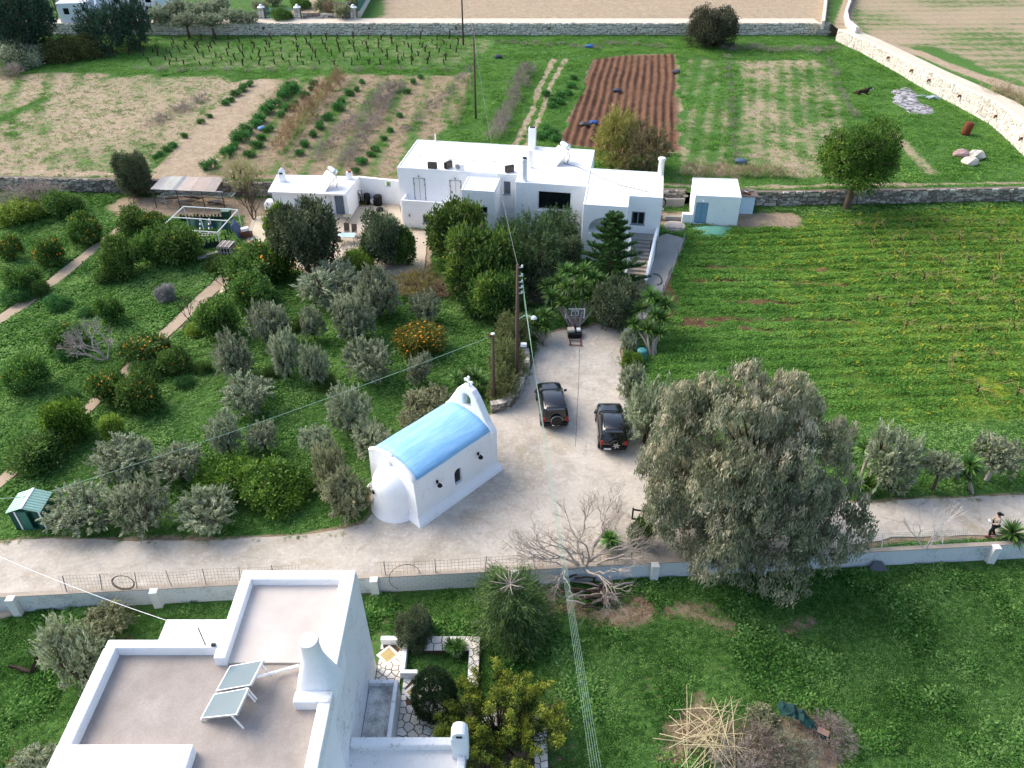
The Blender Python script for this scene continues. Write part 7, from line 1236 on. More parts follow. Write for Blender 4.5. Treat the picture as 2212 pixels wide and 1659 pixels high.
# ================================================================ garden corner: shelter, pipe frame, pens
def zg(x, y, z=0): return G(265.4 + .2 * x, 309.7 + .2 * y, z)
sh = thing('metal_shelter', 'open shelter with patched corrugated metal roof against the stone wall', 'shelter', zg(680, 600)); so = Vector(sh.location); A = [zg(295, 492, 2.0), zg(1075, 525, 2.0), zg(1160, 372, 2.3), zg(425, 355, 2.3)]
def lerp2(s, t): return (A[0].lerp(A[1], s)).lerp(A[3].lerp(A[2], s), t)
cols = ['b3aba4', 'cfcabd', 'b0aeab', 'b5a79d', 'aa9a90', '9f948d']; cuts = [0, .13, .3, .37, .55, .74, .9]
for k in range(6):
    m = MB(so); vs = []; n = 24; s0, s1 = cuts[k], cuts[k + 1]
    for j in range(n + 1): s = s0 + (s1 - s0) * j / n + .002; dz = Vector((0, 0, (.035 if k == 1 else .012) * math.sin(j * (1.3 if k == 1 else 2.2)) + .012 * (k % 2))); vs += [lerp2(s, -.02 * (k % 2)) + dz, lerp2(s, 1.0 + .02 * (k % 3)) + dz]
    m.add(vs, [(2 * j, 2 * j + 2, 2 * j + 3, 2 * j + 1) for j in range(n)]); o = m.build('roof_sheet', simple('sheet_' + cols[k], cols[k], .7, .1, .22, 1.5), sh, fix=False); sd_ = o.modifiers.new('t', 'SOLIDIFY'); sd_.thickness = .02
for s in (.01, .35, .7, .98): p = lerp2(s, .03); MB(so).tube([(p.x, p.y, -.1), (p.x, p.y, p.z - .04)], .05, 6).build('post', M_BARK, sh)
for t_3 in (.03, .97): MB(so).tube([lerp2(0, t_3) - Vector((0, 0, .06)), lerp2(1, t_3) - Vector((0, 0, .06))], .05, 6).build('beam', M_GREYMETAL, sh)
lg = random.Random(2)
for k in range(16): p = zg(lg.uniform(430, 1050), lg.uniform(600, 660)); m = MB(p); a = lg.uniform(-.5, .5); z = .12 + .13 * (k % 4); m.tube([p + Vector((-.6 * math.cos(a), -.6 * math.sin(a), z)), p + Vector((.6 * math.cos(a), .6 * math.sin(a), z))], .09, 7); tag(m.build('log', M_BARK_PALE if k % 3 else M_BARK, loc=p), 'cut log in the woodpile under the metal roofed shelter', 'log', 'woodpile logs')
pf_ = thing('pergola', 'white pipe frame standing over the small fenced plot', 'pergola', zg(850, 850)); po_ = Vector(pf_.location); q = [zg(400, 920, 2.1), zg(1020, 962, 2.1), zg(1240, 718, 2.1), zg(655, 683, 2.1)]; M_PIPE = simple('pipe_white', 'd8dcd6', .5)
for a, b in ((0, 1), (1, 2), (2, 3), (3, 0)): MB(po_).tube([q[a], q[b]], .05, 6).build('rail', M_PIPE, pf_)
MB(po_).tube([q[0].lerp(q[3], .5), q[1].lerp(q[2], .5)], .05, 6).build('rail', M_PIPE, pf_)
for c in q: MB(po_).tube([(c.x, c.y, -.1), (c.x, c.y, c.z)], .045, 6).build('leg', M_PIPE, pf_)
M_PICK = simple('picket_dark', '2b3a33', .8); pick = MB().add([(-.07, -.015, 0), (.07, -.015, 0), (.07, -.015, .75), (0, -.015, .88), (-.07, -.015, .75), (-.07, .015, 0), (.07, .015, 0), (.07, .015, .75), (0, .015, .88), (-.07, .015, .75)], [(0, 1, 2, 3, 4), (9, 8, 7, 6, 5), (0, 5, 6, 1), (1, 6, 7, 2), (2, 7, 8, 3), (3, 8, 9, 4), (4, 9, 5, 0)]).mesh('picket'); pick.materials.append(M_PICK)
def picket(label, a, b, n, net=True):
    a, b = zg(*a), zg(*b); o = thing('picket_fence', label, 'fence', a); d = b - a; an_2 = math.atan2(d.y, d.x)
    for k in range(n): c = mesh_obj('picket', pick, None, o, d * (k / (n - 1))); c.rotation_euler = (0, 0, an_2); c.scale = (1, 1, vr.uniform(.85, 1.15))
    MB().tube([Vector((0, .03, .3)), d + Vector((0, .03, .3))], .025, 4).build('rail', M_PICK, o)
    if net: MB().add([(0, .05, 0), tuple(d + Vector((0, .05, 0))), tuple(d + Vector((0, .05, .55))), (0, .05, .55)], [(0, 1, 2, 3)]).build('net', simple('shade_net', '20483c', .9), o)
picket('dark green picket fence at the back of the plot under the pipe frame', (640, 850), (1090, 850), 13); picket('dark green picket fence at the front of the plot left of the pallet crate', (800, 1160), (1130, 1100), 9); picket('dark picket fence on the right of the plot beside the blue sheets', (1120, 1040), (1215, 900), 5, False)
tp = thing('green_tarp', 'slack dark green tarp hung inside the plot under the pipe frame', 'tarp', zg(940, 940)); to_ = Vector(tp.location); vs = []; a, b = zg(700, 900), zg(1200, 960)
for j in range(25):
    p = a.lerp(b, j / 24); sag = .35 * (.5 + .5 * math.cos(j * .8)); vs += [p + Vector((0, .15 * math.sin(j), .05)), p + Vector((0, .5 + .1 * math.sin(j * 1.3), .85 - sag))]
MB(to_).add(vs, [(2 * j, 2 * j + 2, 2 * j + 3, 2 * j + 1) for j in range(24)]).build('sheet', simple('tarp_green', '15443c', .7), tp, True)
sw = thing('pipe_swing', 'black and white striped bent pipe stand in the fenced plot', 'pipe stand', zg(890, 990)); s_o = Vector(sw.location)
for x_ in (835, 930):
    f_, bk, tp_ = zg(x_, 1000), zg(x_ + 40, 930), zg(x_ + 15, 860, .4); tp_.z = 1.05; n = 9
    for k in range(n): MB(s_o).tube([f_.lerp(tp_, k / n), f_.lerp(tp_, (k + .95) / n)], .06, 6).build('pipe_band', M_WHITEPAINT if k % 2 else M_DARK, sw)
    MB(s_o).tube([tp_, bk], .05, 6).build('brace', M_WHITEPAINT, sw)
ld = thing('ladder', 'pale wooden ladder lying below the striped pipe stand', 'ladder', zg(950, 985)); lo2 = Vector(ld.location); a, b, c, d = zg(840, 975, .1), zg(1060, 968, .1), zg(845, 1000, .1), zg(1050, 996, .1)
MB(lo2).tube([a, b], .035, 5).build('rail', simple('ladder_wood', 'bdb6a6', .8), ld); MB(lo2).tube([c, d], .035, 5).build('rail', simple('ladder_wood', 'bdb6a6'), ld)
for k in range(7): MB(lo2).tube([a.lerp(b, (k + .5) / 7), c.lerp(d, (k + .5) / 7)], .025, 5).build('rung', simple('ladder_wood', 'bdb6a6'), ld)
pc = thing('pallet_crate', 'square pen built of weathered wooden pallets by the path', 'crate', zg(1140, 1200), R(-8)); M_SLAT = simple('pallet_wood', '8d837b', .9, 0, .3, 3); M_SLATP = simple('pallet_pale', 'b8b0aa', .9, 0, .2, 3)
for k in range(6): MB().box((-.5 + .2 * k, 0, 1.05), (.13, 1.25, .03)).build('top_slat', M_SLATP if k % 2 else M_SLAT, pc)
for z in (.15, .38, .61, .84):
    MB().box((.6, 0, z), (.03, 1.2, .12)).build('side_slat', M_SLAT, pc); MB().box((-.6, 0, z), (.03, 1.2, .12)).build('side_slat', M_SLAT, pc)
for x_ in (-.56, -.28, 0, .28, .56): MB().box((x_, -.6, .52), (.08, .05, 1.0)).build('front_post', M_SLATP, pc)
for z in (.08, .5, .95): MB().box((0, -.63, z), (1.2, .03, .08)).build('front_rail', M_SLATP, pc)
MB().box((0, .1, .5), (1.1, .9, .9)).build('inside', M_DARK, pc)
wb = thing('upturned_sheet', 'grey rigid sheets lying in the grass left of the pallet crate', 'sheet', zg(900, 1240)); wo = Vector(wb.location); MB().box((0, 0, .18), (1.5, .6, .06), R(25)).build('sheet', simple('grey_board', '8e8a80', .8), wb); MB().box((.5, .3, .32), (1.1, .35, .05), R(38)).build('sheet', simple('grey_board', '8e8a80'), wb)
for k, (x_, y_3, h_) in enumerate(((1235, 930, 1.3), (1250, 985, 1.5), (1268, 945, 1.2))): p = zg(x_, y_3 + 40); o = MB(p).box(p + Vector((0, 0, h_ / 2)), (.06, .9, h_), M=Matrix.Rotation(R(-14 - 6 * k), 3, 'Y')).build('leaning_panel', simple('panel_blue', '46597a', .6), loc=p); tag(o, ('frontmost', 'middle', 'rearmost')[(1, 0, 2)[k]] + ' of the three blue grey panels leaning beside the plot fence', 'panel', 'leaning blue panels')
bx_ = thing('brick_stack', 'stack of red bricks with a white box on top beside the blue panels', 'bricks', zg(1330, 1010)); bs = Vector(bx_.location); bk_ = MB().box((0, 0, 0), (.24, .11, .075)).mesh('brick'); bk_.materials.append(simple('brick_brown', '7d5646', .9, 0, .25))
for k in range(60): o = mesh_obj('brick', bk_, None, bx_, ((k % 5) * .25 - .5, ((k // 5) % 4) * .12 - .2, .05 + (k // 20) * .08 * 2.4)); o.scale = (1, 1, 2.3)
MB(bs).box(bs + Vector((.05, 0, .78)), (.7, .45, .28), R(30)).build('white_box', M_WHITEPAINT, bx_, bevel=.04)
cl = thing('clothes_line', 'clothes line of thin wires behind the pipe frame', 'clothes line', zg(480, 680)); co2 = Vector(cl.location); l1, l2, l3 = zg(480, 700), zg(890, 700), zg(1230, 720)
for p in (l1, l2, l3): MB(co2).tube([p, p + Vector((0, 0, 1.6))], .04, 6).build('post', M_GREYMETAL, cl); MB(co2).tube([p + Vector((-.1, -.5, 1.6)), p + Vector((.1, .5, 1.6))], .03, 5).build('arm', M_GREYMETAL, cl)
for k in range(4):
    for a, b in ((l1, l2), (l2, l3)): MB(co2).tube(sagline(a + Vector((0, -.45 + .3 * k, 1.6)), b + Vector((0, -.45 + .3 * k, 1.6)), .08, 6), .012, 3).build('wire', M_WHITEPAINT, cl)
gb = thing('green_bin', 'dark green wheeled bin behind the pipe frame', 'bin', zg(1135, 815)); MB().prism(rect(-.3, .3, -.3, .3), 0, .85, rect(-.38, .38, -.38, .38)).build('body', simple('bin_green', '2f5546', .6), gb, bevel=.04); MB().box((0, 0, .9), (.82, .8, .08)).build('lid', simple('bin_lid', '5d7a6d', .6), gb, bevel=.03)
tk = thing('water_tank', 'white plastic drum by the left corner of the outbuilding', 'drum', zg(1590, 700)); MB().lathe([(.05, -.5), (.38, -.5), (.42, -.4), (.42, .4), (.38, .5), (.05, .5)], (0, 0, .45), 16, 'Y').build('drum', M_WHITEPAINT, tk, True); MB().lathe([(.2, 0), (.24, .02), (.24, .06)], (-.3, -.5, .25), 12, 'X').build('lid', M_WHITEPAINT, tk)
# patio furniture
def za2(x, y, z=0): return G(566.3 + .16 * x, 336.2 + .16 * y, z)
tb_ = thing('patio_table', 'rectangular glass patio table between the dark trees', 'table', za2(1150, 1170)); MB().box((0, 0, .73), (1.6, .9, .03)).build('glass_top', simple('table_glass', 'a9c3c6', .1, .1, .05, spec=.8), tb_)
for x_ in (-.7, .7):
    for y_4 in (-.38, .38): MB().tube([(x_, y_4, 0), (x_, y_4, .72)], .025, 6).build('leg', M_GREYMETAL, tb_)
def chair(label, p, rz):
    o = thing('patio_chair', label, 'chair', p, rz, 'patio chairs'); M_SL = simple('sling_brown', '6f6157', .8); MB().box((0, 0, .42), (.5, .5, .03)).build('seat', M_SL, o); MB().box((0, .3, .78), (.5, .04, .72), M=Matrix.Rotation(R(-12), 3, 'X')).build('backrest', M_SL, o)
    for x_ in (-.25, .25):
        for y_4 in (-.24, .22): MB().tube([(x_, y_4, 0), (x_, y_4, .42)], .018, 5).build('leg', M_GREYMETAL, o)
        MB().tube([(x_, -.22, .62), (x_, .28, .64)], .018, 5).build('armrest', M_GREYMETAL, o)
chair('left of the two brown sling chairs behind the patio table', za2(1150, 1080), R(4)); chair('right of the two brown sling chairs behind the patio table', za2(1245, 1095), R(-6)); chair('dark chair at the right end of the patio table', za2(1320, 1160), R(-80)); chair('chair in front of the patio table half hidden by the dark tree', za2(1060, 1210), R(170))
ft = thing('folding_table', 'small folding table by the outbuilding corner', 'table', za2(1160, 900)); MB().box((0, 0, .68), (.7, .6, .03)).build('top', simple('olive_top', '8d8a72', .8), ft)
for s in (-1, 1): MB().tube([(-.3, s * .25, 0), (.3, s * .25, .67)], .02, 5).build('leg', M_DARK, ft); MB().tube([(.3, s * .25, 0), (-.3, s * .25, .67)], .02, 5).build('leg', M_DARK, ft)
def drum(label, p, r_, h, mt, name='barrel', lid=True): o = thing(name, label, name.replace('_', ' '), p); MB().lathe([(r_ * .9, 0), (r_, .05), (r_ * 1.02, h * .5), (r_, h - .04), (r_ * .92, h)], (0, 0, 0), 16).build('body', mt, o, True); (MB().lathe([(r_ * .7, h - .02), (r_ * 1.02, h), (r_ * .9, h + .06), (.02, h + .07)], (0, 0, 0), 16).build('lid', mt, o) if lid else None); return o
drum('black plastic barrel against the white link wall, right one', za2(1570, 670), .42, .95, M_BLACKRUB); drum('dark square sided barrel left of the black one by the link wall', za2(1425, 650), .32, 1.0, M_DARK); drum('shiny steel pot between the two dark barrels', za2(1495, 660), .28, .55, M_CHROME, 'steel_pot'); drum('dark planter pot in the middle of the patio', za2(1590, 750), .36, .3, M_BLACKRUB, 'plant_pot', False)
hr = thing('hose_rack', 'rusty rack with coiled hoses by the outbuilding wall', 'hose rack', za2(1340, 660)); m = MB()
for x_ in (-.25, .25): m.tube([(x_, 0, 0), (x_ * .6, 0, 1.5)], .03, 5)
for z in (.3, .7, 1.1, 1.45): m.tube([(-.22, 0, z), (.22, 0, z)], .025, 5)
m.build('frame', M_RUST, hr); m = MB(); [m.tube([(-.3 + (.5 + .06 * k) * math.cos(a) * .6, -.1 - .04 * k, .75 + (.5 + .06 * k) * math.sin(a)) for a in np.linspace(0, 6.28, 18)], .025, 4) for k in range(3)]; m.build('hose', M_BLACKRUB, hr)
# ================================================================ green shed by the lane
gk = thing('green_shed', 'small dark green metal shed with ribbed pale roof at the left edge', 'shed', (-26.75, 30.4, 0), R(2)); M_GS = simple('shed_green', '1f4f45', .6); M_GR = simple('shed_roof_green', '8fb3a8', .45, .3)
bo2 = MB().box((0, .55, .7), (1.75, 1.25, 1.5)).build('wall', M_GS, gk); cut(bo2, [MB().box((.2, -.05, .68), (.34, .5, 1.3))])
for k in range(11): MB().box((-.88 + .176 * k, -.085, .7), (.05, .02, 1.45)).build('wall_rib', M_GS, gk) if not (4 < k < 8) else None
for s in (-1, 1):
    M_ = Matrix.Rotation(R(-20 * s) * -1, 3, 'Y')
    MB().box((s * .46, .55, 1.6), (1.02, 1.55, .04), M=M_).build('roof_sheet', M_GR, gk)
    for k in range(8): MB().box((s * .46, -.12 + .19 * k, 1.625), (1.0, .05, .04), M=M_).build('roof_rib', M_GR, gk)
MB().box((0, .55, 1.79), (.14, 1.58, .05)).build('ridge_cap', M_WHITEPAINT, gk)
for x_ in (-.55, .75): MB().box((x_, -.1, .68), (.08, .05, 1.45)).build('door_post', M_WHITEPAINT, gk)
MB().box((-.2, -.1, .68), (.5, .03, 1.38)).build('door', simple('shed_door', '356b60', .5), gk)
# ================================================================ odds and ends in the upper field
rb = drum('rusty upright oil drum on the grass near the curved wall', G(2084, 291, Z2), .42, 1.1, M_RUST, 'rusty_drum', False); rb.location.z = Z2; rb.rotation_euler = (0, R(8), 0); rb.scale = (1.15, 1.15, 1.3)
def boulder(label, p, s, mt, seed):
    g = np.random.default_rng(seed); bm = bmesh.new(); bmesh.ops.create_icosphere(bm, subdivisions=2, radius=1)
    for v in bm.verts: v.co *= g.uniform(.72, 1.12); v.co.z *= .62
    me = bpy.data.meshes.new('heap'); bm.to_mesh(me); bm.free(); o = mesh_obj('boulder', me, mt, None, p); o.scale = (s, s * .8, s); tag(o, label, 'boulder'); return o
M_BAG = simple('bag_pink', '9c8480', .8, 0, .35, 2.5); boulder('left pinkish lump of the three on the right grass', G(2078, 333, Z2 + .3), .9, M_BAG, 1); boulder('upper right grey lump of the three on the right grass', G(2108, 336, Z2 + .3), 1.0, M_STONE[1], 2); boulder('lowest grey lump of the three on the right grass', G(2096, 350, Z2 + .2), .95, M_STONE[1], 3)
rg = random.Random(6); sc_ = G(2005, 213, Z2); 
for k in range(7): p = sc_ + Vector((rg.uniform(-1.4, 1.4), rg.uniform(-.7, .7), .1)); m = MB(p); m.tube([p + Vector((-.7, rg.uniform(-.4, .4), 0)), p + Vector((0, 0, rg.uniform(.1, .3))), p + Vector((.7, rg.uniform(-.4, .4), 0))], .09, 5); tag(m.build('scrap_pipe', simple('scrap_blue', '9fb0b4', .6), loc=p), 'pale blue scrap pipe in the heap beside the ash', 'pipe', 'scrap pipes beside the ash')
for u, v, lb, c in ((1333, 199, 'dark sack lying on the ploughed soil', '3a3e4a'), (1282, 268, 'blue sack at the lower left of the ploughed soil', '2f4f86'), (1262, 271, 'dark sack left of the blue one', '4a4744'), (1273, 103, 'small blue drum below the far wall', '2c63a8'), (1076, 125, 'dark blue sack at the top of the green strip', '39404e'), (568, 281, 'blue crate among the bean rows', '6a93c8'), (1460, 158, 'dark sack at the right edge of the ploughed soil', '454048'), (1795, 352, 'blue drum in the dry reeds behind the hut', '4a5d75')):
    u2 = u if v != 352 else 1600; g = np.random.default_rng(u); bm = bmesh.new(); bmesh.ops.create_icosphere(bm, subdivisions=2, radius=.5)
    for q_ in bm.verts: q_.co *= g.uniform(.8, 1.1); q_.co.z *= .6; q_.co.x *= 1.3
    me = bpy.data.meshes.new('sack'); bm.to_mesh(me); bm.free(); p = G(u2, v, Z2); tag(mesh_obj('sack' if 'sack' in lb else ('drum' if 'drum' in lb else 'field_crate'), me, simple('sack_' + c, c, .7, 0, .3), None, (p.x, p.y, Z2 + .2)), lb, 'sack' if 'sack' in lb else ('drum' if 'drum' in lb else 'crate'))
# resting dog
dp = G(1863, 204, Z2); dg = thing('dog', 'dark brown dog with white muzzle and chest lying on the grass', 'dog', (dp.x, dp.y, Z2 + .02), 0, scale=(1.35,) * 3); M_DOG = simple('dog_coat', '33211c', .9, 0, .3, 6); M_DOGW = simple('dog_white', 'd8d6d2', .9)
DV = [(-.62, .02, .22), (-.35, 0, .27), (0, 0, .30), (.32, 0, .34), (.46, 0, .48), (.56, 0, .62), (.72, -.02, .60), (.84, -.03, .56), (-.5, -.18, .14), (-.3, -.26, .10), (-.62, -.27, .06), (-.5, .18, .14), (-.3, .26, .10), (.36, -.14, .2), (.3, -.18, .06), (.62, -.18, .05), (.36, .14, .2), (.3, .18, .06), (.62, .18, .05), (-.8, .05, .14), (-1.0, .2, .06)]
DE = [(0, 1), (1, 2), (2, 3), (3, 4), (4, 5), (5, 6), (6, 7), (0, 8), (8, 9), (9, 10), (0, 11), (11, 12), (3, 13), (13, 14), (14, 15), (3, 16), (16, 17), (17, 18), (0, 19), (19, 20)]; DR = [.17, .19, .18, .19, .12, .12, .08, .05, .12, .07, .045, .12, .07, .08, .055, .045, .08, .055, .045, .05, .03]
skin_mesh('body', DV, DE, DR, dg, M_DOG, 2); MB().lathe([(.03, .05), (.075, .0), (.085, -.08), (.03, -.14)], (.62, 0, .44), 10).build('white_chest', M_DOGW, dg, True); MB().tube([(.70, 0, .58), (.9, -.03, .54)], [.085, .055], 8).build('white_muzzle', M_DOGW, dg, True)
for s in (-1, 1): MB().add([(.5, s * .09, .7), (.6, s * .1, .72), (.54, s * .15, .58), (.52, s * .1, .66)], [(0, 1, 2), (0, 2, 3), (1, 3, 2), (0, 3, 1)]).build('ear', M_DOG, dg)
# gap between house and hut
pl = thing('wooden_pallet', 'grey wooden pallet lying on a round well cover right of the big house', 'pallet', G(1457, 488, .25), R(-5))
for k in range(7): MB().box((0, -.55 + .18 * k, .12), (1.3, .1, .03)).build('slat', M_SLATP, pl)
for x_ in (-.55, 0, .55): MB().box((x_, 0, .05), (.1, 1.2, .1)).build('runner', M_SLAT, pl)
wl = G(1457, 492, 0); tag(MB(wl).lathe([(1.05, 0), (1.0, .24), (.9, .27)], wl, 20).build('well_cover', M_STONE[0], loc=wl), 'round stone well cover under the grey pallet', 'well'); nt = G(1537, 500, 0); o = mound('green_net', [(nt.x + 1.6 * math.cos(a) * (1 + .2 * math.sin(3 * a)), nt.y + .9 * math.sin(a)) for a in np.linspace(0, 6.1, 14)], .12, .16, simple('net_pale_green', '5d9480', .8, 0, .25, 3), .2); tag(o, 'crumpled pale green net on the grass before the white hut', 'net')
ps = thing('pump_house', 'low concrete pit with hoses between the big house and the hut', 'pit', (15.2, 70.5, 0)); po2 = Vector((15.2, 70.5, 0)); MB(po2).box((15.2, 73.0, .4), (3.6, .3, .9)).build('back_wall', M_CONC_GREY, ps); MB(po2).box((14.0, 70.2, .25), (.9, .5, .5)).build('low_wall', M_CONC_GREY, ps, bevel=.03); MB(po2).box((15.6, 70.0, .2), (1.8, .35, .4)).build('low_wall', M_CONC_GREY, ps, bevel=.03); m = MB(po2); [m.tube([(14.6 + (.35 + .05 * k) * math.cos(a), 72.0 + .1 * k, .8 + (.4 + .05 * k) * math.sin(a)) for a in np.linspace(0, 6.28, 18)], .035, 5) for k in range(3)]; m.build('hose_coil', M_BLACKRUB, ps); m = MB(po2); m.tube([(14.1, 70.4, .5), (14.1, 70.4, .95), (14.35, 70.4, 1.05), (14.5, 70.4, .85)], .09, 7); m.build('pump_pipe', M_GREYMETAL, ps)
vs_ = G(1415, 605, 0); cable('black hose looped against the right stair wall', [vs_ + Vector((.1 + .75 * math.sin(a) * .6, 0 + .9 * math.cos(a), .1)) for a in np.linspace(-.3, 3.3, 14)], .035, M_BLACKRUB, 'hose', 'hose')
pfp = thing('wire_fence', 'leaning wire and cane fence along the right side path', 'fence', G(1478, 520, 0)); pw = Vector(pfp.location); fl_ = GP([(1478, 522), (1462, 560), (1448, 600), (1430, 640)], 0); m = MB(pw)
for a, b in zip(fl_[:-1], fl_[1:]):
    for z in (.2, .5, .8): m.tube([a + Vector((0, 0, z)), b + Vector((0, 0, z))], .012, 3)
m.build('wires', M_GREYMETAL, pfp); [MB(pw).tube([p, p + Vector((.05, .1, 1.0))], .035, 5).build('post', M_SLAT, pfp) for p in fl_]
wst = G(1350, 735, 0); tag(MB(wst).box(wst + Vector((0, 0, .3)), (.4, 1.5, .6), R(-12)).build('white_block', M_WHITE, bevel=.05, loc=wst), 'white painted block at the right drive edge under the yucca', 'block'); drum('teal plastic barrel behind the shrubs of the right drive edge', G(1385, 775, 0), .35, .8, simple('teal', '3f7f80', .5), 'teal_barrel', False)
stn = thing('stone_seat', 'stone step with ochre top left of the big yucca', 'step', G(1165, 650, 0)); MB().box((0, 0, .3), (2.4, .9, .6), R(8)).build('base', M_STONE[2], stn, bevel=.05); MB().box((0, .1, .63), (2.4, .8, .06), R(8)).build('top', simple('ochre_slab', 'a9977a', .9), stn)
# ================================================================ far farm, gate and fences
fw = thing('far_house', 'white far house with outside stair behind the cedars at the top left', 'house', G(160, 50, Z3)); fz = Vector(fw.location); M_FW = whitewash('far_white', 'e6ebf0', .05)
MB(fz).box(fz + Vector((4, 9, 2)), (16, 10, 5.2)).build('wall', M_FW, fw, bevel=.1); MB(fz).box(fz + Vector((0, 2.2, 1.2)), (4.5, 4.5, 3.6), R(8)).build('front_block', M_FW, fw, bevel=.1); MB(fz).box(fz + Vector((-.6, -.12, 1.8)), (.8, .12, .9), R(8)).build('window', M_GLASS, fw); slope_wall('stair_wall', [tuple(Vector((2.6, 3.6, 3.2))), tuple(Vector((3.4, .6, .5)))], -1, .35, fw, M_FW)
for k in range(3): MB(fz).box(fz + Vector((6 + 2.6 * k, 3.95, 3)), (.9, .1, 1.4)).build('window', M_GLASS, fw)
def pillar(u, v, label, h=1.7):
    p = G(u, v, 2.95); o = thing('gate_pillar', label, 'pillar', (p.x, max(p.y, 139.8), 2.9)); r = random.Random(u); MB().box((0, 0, h / 2), (.95, .95, h)).build('core', M_MORTAR, o)
    for i in range(5):
        for s in range(2): MB().box((-.24 + .48 * s, -.5, .17 + i * .33), (.42, .16, .28)).build('stone', M_STONE_W[r.randrange(3)], o)
    MB().lathe([(.62, h), (.6, h + .12), (.3, h + .25), (.22, h + .45), (.05, h + .55)], (0, 0, 0), 10).build('cap', M_WHITEPAINT, o)
pillar(433, 50, 'stone pillar with white cap standing in the far garden wall, leftmost'); pillar(557, 50, 'stone pillar with white cap at the left of the far gate'); pillar(636, 50, 'stone pillar with white cap at the right of the far gate'); pillar(757, 52, 'stone pillar with white cap at the far wall corner by the green fence'); pillar(352, 48, 'stone pillar with white cap next to the dark cedar')
def lowwall(label, u0, u1): a, b = G(u0, 54, 2.95), G(u1, 54, 2.95); stone_wall('garden_wall', label, [V2(a.x, 139.7), V2(b.x, 139.7)], lambda p: 2.9, lambda p: 3.75, M_STONE, M_MORTAR, .8, .4, .4, 60, int(u0), .15, cat='wall')
lowwall('low far garden wall left of the gate', 330, 550); lowwall('low far garden wall between gate and corner pillar', 642, 750)
gt = thing('far_gate', 'blue barred double gate across the far road', 'gate', (G(597, 52, 3).x, 139.8, 2.95)); gw_ = 68 * mpp(gt.location)
for s in (-1, 1):
    m = MB()
    for k in range(12): m.tube([(s * (gw_ * .02 + gw_ * .48 * k / 11), 0, .1), (s * (gw_ * .02 + gw_ * .48 * k / 11), 0, 1.5)], .03, 4)
    for z in (.15, 1.45): m.tube([(s * gw_ * .02, 0, z), (s * gw_ * .5, 0, z)], .05, 4)
    m.build('gate_leaf', simple('gate_blue', '4c7f9c', .6), gt)
gf_a, gf_b = G(765, 50, 3), G(812, -30, 3); gfe = thing('green_fence', 'green mesh fence on a white stone wall climbing away at the top', 'fence', (gf_a.x, 140.5, 2.9)); d = Vector((gf_b.x - gf_a.x, gf_b.y - 140.5, 0)); nn_ = 16; MB().add([(0, 0, 0), tuple(d), tuple(d + Vector((0, 0, .9))), (0, 0, .9), (.4, 0, 0), tuple(d + Vector((.4, 0, 0))), tuple(d + Vector((.4, 0, .9))), (.4, 0, .9)], [(0, 1, 2, 3), (4, 5, 6, 7), (3, 2, 6, 7), (0, 3, 7, 4)]).build('footing_wall', M_STONE_W[0], gfe)
MB().add([(.2, 0, .9), tuple(d + Vector((.2, 0, .9))), tuple(d + Vector((.2, 0, 2.6))), (.2, 0, 2.6)], [(0, 1, 2, 3)]).build('mesh_panel', simple('fence_green', '2f6f5f', .7), gfe)
for k in range(nn_): MB().tube([d * (k / (nn_ - 1)) + Vector((.12, 0, .9)), d * (k / (nn_ - 1)) + Vector((.12, 0, 2.75))], .06, 5).build('post', simple('fence_green_dk', '1f4a42', .7), gfe)
ftk = thing('far_tank', 'dark horizontal drum in the far garden right of the gate', 'tank', (G(728, 45, 3).x, 143.5, 2.9)); MB().lathe([(.1, -1.6), (.8, -1.6), (.85, -1.5), (.85, 1.5), (.8, 1.6), (.1, 1.6)], (0, 0, .9), 14, 'X').build('drum', simple('tank_dark', '2d3136', .6), ftk, True); MB().box((-1, 0, .15), (.3, 1.2, .5)).build('foot', M_STONE[0], ftk); MB().box((1, 0, .15), (.3, 1.2, .5)).build('foot', M_STONE[0], ftk)
m0 = G(1783, 55, 3); stone_wall('track_wall', 'short pale wall on the left of the far dirt track', [V2(*G(1779, 58, 3).xy), V2(*G(1786, 0, 3).xy), V2(*G(1796, -40, 3).xy)], lambda p: 2.9, lambda p: 3.9, M_STONE_W, M_MORTAR_L, .8, .45, .4, 60, 21, .1, cat='wall'); stone_wall('track_wall', 'curved pale wall on the right of the far dirt track', [V2(*G(1852, 72, 3).xy), V2(*G(1832, 55, 3).xy), V2(*G(1828, 35, 3).xy), V2(*G(1840, 0, 3).xy), V2(*G(1850, -40, 3).xy)], lambda p: 2.9, lambda p: 3.9, M_STONE_W, M_MORTAR_L, .8, .45, .4, 60, 22, .1, cat='wall')
# ================================================================ piles in the lower yard
M_CANE = simple('dry_cane', 'c3b690', .8, 0, .15); cr = random.Random(12)
for k in range(60):
    c = G(1540 + cr.gauss(0, 26), 1602 + cr.gauss(0, 26), Z0); a = cr.choice((-.45, .35, .9, 1.5, 2.2, 0.1)) + cr.gauss(0, .4); L = cr.uniform(.8, 1.9); d = Vector((math.cos(a), math.sin(a), 0)); sh_ = cr.uniform(-.4, .4); z = .1 + .012 * k; p = Vector((c.x, c.y, Z0)); m = MB(p); m.tube([p + d * (-L + sh_) + Vector((0, 0, z * .5 + .02)), p + d * (-L * .3 + sh_) + Vector((0, 0, z)), p + d * (L * .4 + sh_) + Vector((.05, .08, z)), p + d * (L + sh_) + Vector((.1, .12, z * .5 + .02))], [.02, .017, .014, .008], 5); o = m.build('cut_cane', M_CANE, loc=p); tag(o, 'long dry cane in the loose heap on the lower lawn', 'cane', 'heap of cut canes')
def brush(label, u, v, wpx, hpx, mt, kind='wisp', n=1, name='brush_pile'): return place_tree(kind, mt, u, v, wpx, hpx, label, 'brush pile', 0, Z0, name)
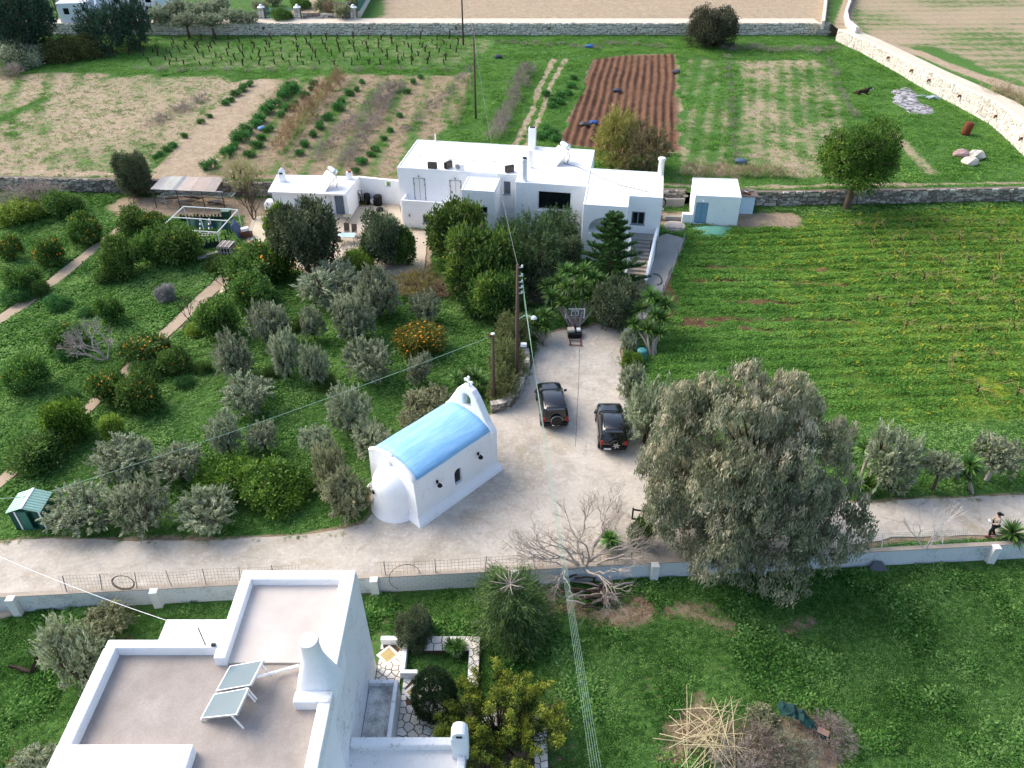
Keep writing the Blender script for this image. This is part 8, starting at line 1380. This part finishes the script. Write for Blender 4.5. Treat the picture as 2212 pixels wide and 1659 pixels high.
brush('brown tangle of cut twigs beside the canes', 1640, 1610, 130, 110, leafmat('brush_brown', '4f423c', '77685f', '9b8c82', .1)); brush('pale olive prunings on top of the brush pile', 1645, 1550, 76, 66, M_OLIVE_P, 'olive'); brush('grey dry prunings at the right of the brush pile', 1795, 1585, 120, 90, M_GREYDRY); brush('grey green prunings in the middle of the brush pile', 1715, 1620, 120, 90, leafmat('prunings', '4d5245', '777b68', '9da08c', .1)); brush('dark cut twigs at the lower edge of the brush pile', 1600, 1655, 140, 60, M_GREYDRY)
bl = thing('board', 'broken pink brown board on the brush pile', 'board', G(1770, 1600, Z0)); MB().box((0, 0, .75), (.5, .26, .04), M=Matrix.Rotation(R(-30), 3, 'Z') @ Matrix.Rotation(R(18), 3, 'X')).build('plank', simple('board_pink', '80685e', .9), bl); nb = thing('net_heap', 'dark teal net crumpled over the brush pile', 'net', G(1735, 1590, Z0)); m = MB(); vs = []; nr = random.Random(3)
for i in range(12):
    for j in range(5): vs.append((-.9 + .16 * i + nr.uniform(-.08, .08), .6 - .09 * i + .18 * j + nr.uniform(-.08, .08), .55 + .25 * math.sin(i * .4) + nr.uniform(-.1, .15)))
m.add(vs, [(i * 5 + j, i * 5 + j + 1, i * 5 + j + 6, i * 5 + j + 5) for i in range(11) for j in range(4)]); m.build('net', simple('net_teal', '143836', .8, 0, .3, 6), nb)
wp = random.Random(19)
for k in range(34):
    p = G(1290 + wp.gauss(0, 34), 1285 + wp.gauss(0, 14), Z0); a = wp.uniform(-.5, .5) + (1.57 if wp.random() < .3 else 0); L = wp.uniform(.4, .9); z = .08 + wp.uniform(0, .45); m = MB(p); d = Vector((math.cos(a), math.sin(a), 0)); m.tube([p - d * L + Vector((0, 0, z)), p + Vector((0, 0, z + .1)), p + d * L + Vector((0, 0, z))], [.06, .055, .04], 6); tag(m.build('cut_branch', (M_BARK_DARK, M_BARK, M_BARK_PALE)[k % 3], loc=p), 'cut branch in the firewood heap below the fig tree', 'branch', 'firewood heap')
cable('black irrigation hose looping over the block wall left of the chapel', [wpt(-5.6 + .8 * math.cos(a), -.05 + .15 * math.cos(a), .2 + .95 * math.sin(a)) for a in np.linspace(-1.0, 4.2, 22)], .014, M_BLACKRUB, 'hose', 'hose'); cable('black hose coiled on the wire fence at the far left', [wpt(-19.8 + (.5 + .03 * k) * math.cos(a), .1 - .02 * k, .75 + (.5 + .03 * k) * math.sin(a)) for k in range(3) for a in np.linspace(0, 6.0, 14)], .014, M_BLACKRUB, 'hose', 'hose')
sb = thing('stone_slab', 'dark grey slab leaning on the block wall near the gum tree', 'slab', wpt(19.9, -.35, Z0)); MB().prism([(-.6, 0), (.6, 0), (.3, .1), (-.3, .1)], 0, .06).build('foot', M_STONE[2], sb); MB().add([(-.6, -.1, .0), (.6, -.1, .0), (.2, .15, .5), (-.25, .15, .52), (-.6, 0, .0), (.6, 0, .0), (.2, .25, .5), (-.25, .25, .52)], [(0, 1, 2, 3), (4, 5, 6, 7), (0, 1, 5, 4), (1, 2, 6, 5), (2, 3, 7, 6), (3, 0, 4, 7)]).build('slab', simple('slate', '5b5f66', .8), sb)
pdc = G(20, 1305, Z0); tag(MB(pdc).lathe([(.9, 0), (.85, .12), (.02, .13)], pdc, 18).build('concrete_disc', simple('disc', 'a99c8c', .9), loc=pdc), 'round pale concrete cover in the grass at the left edge', 'cover')
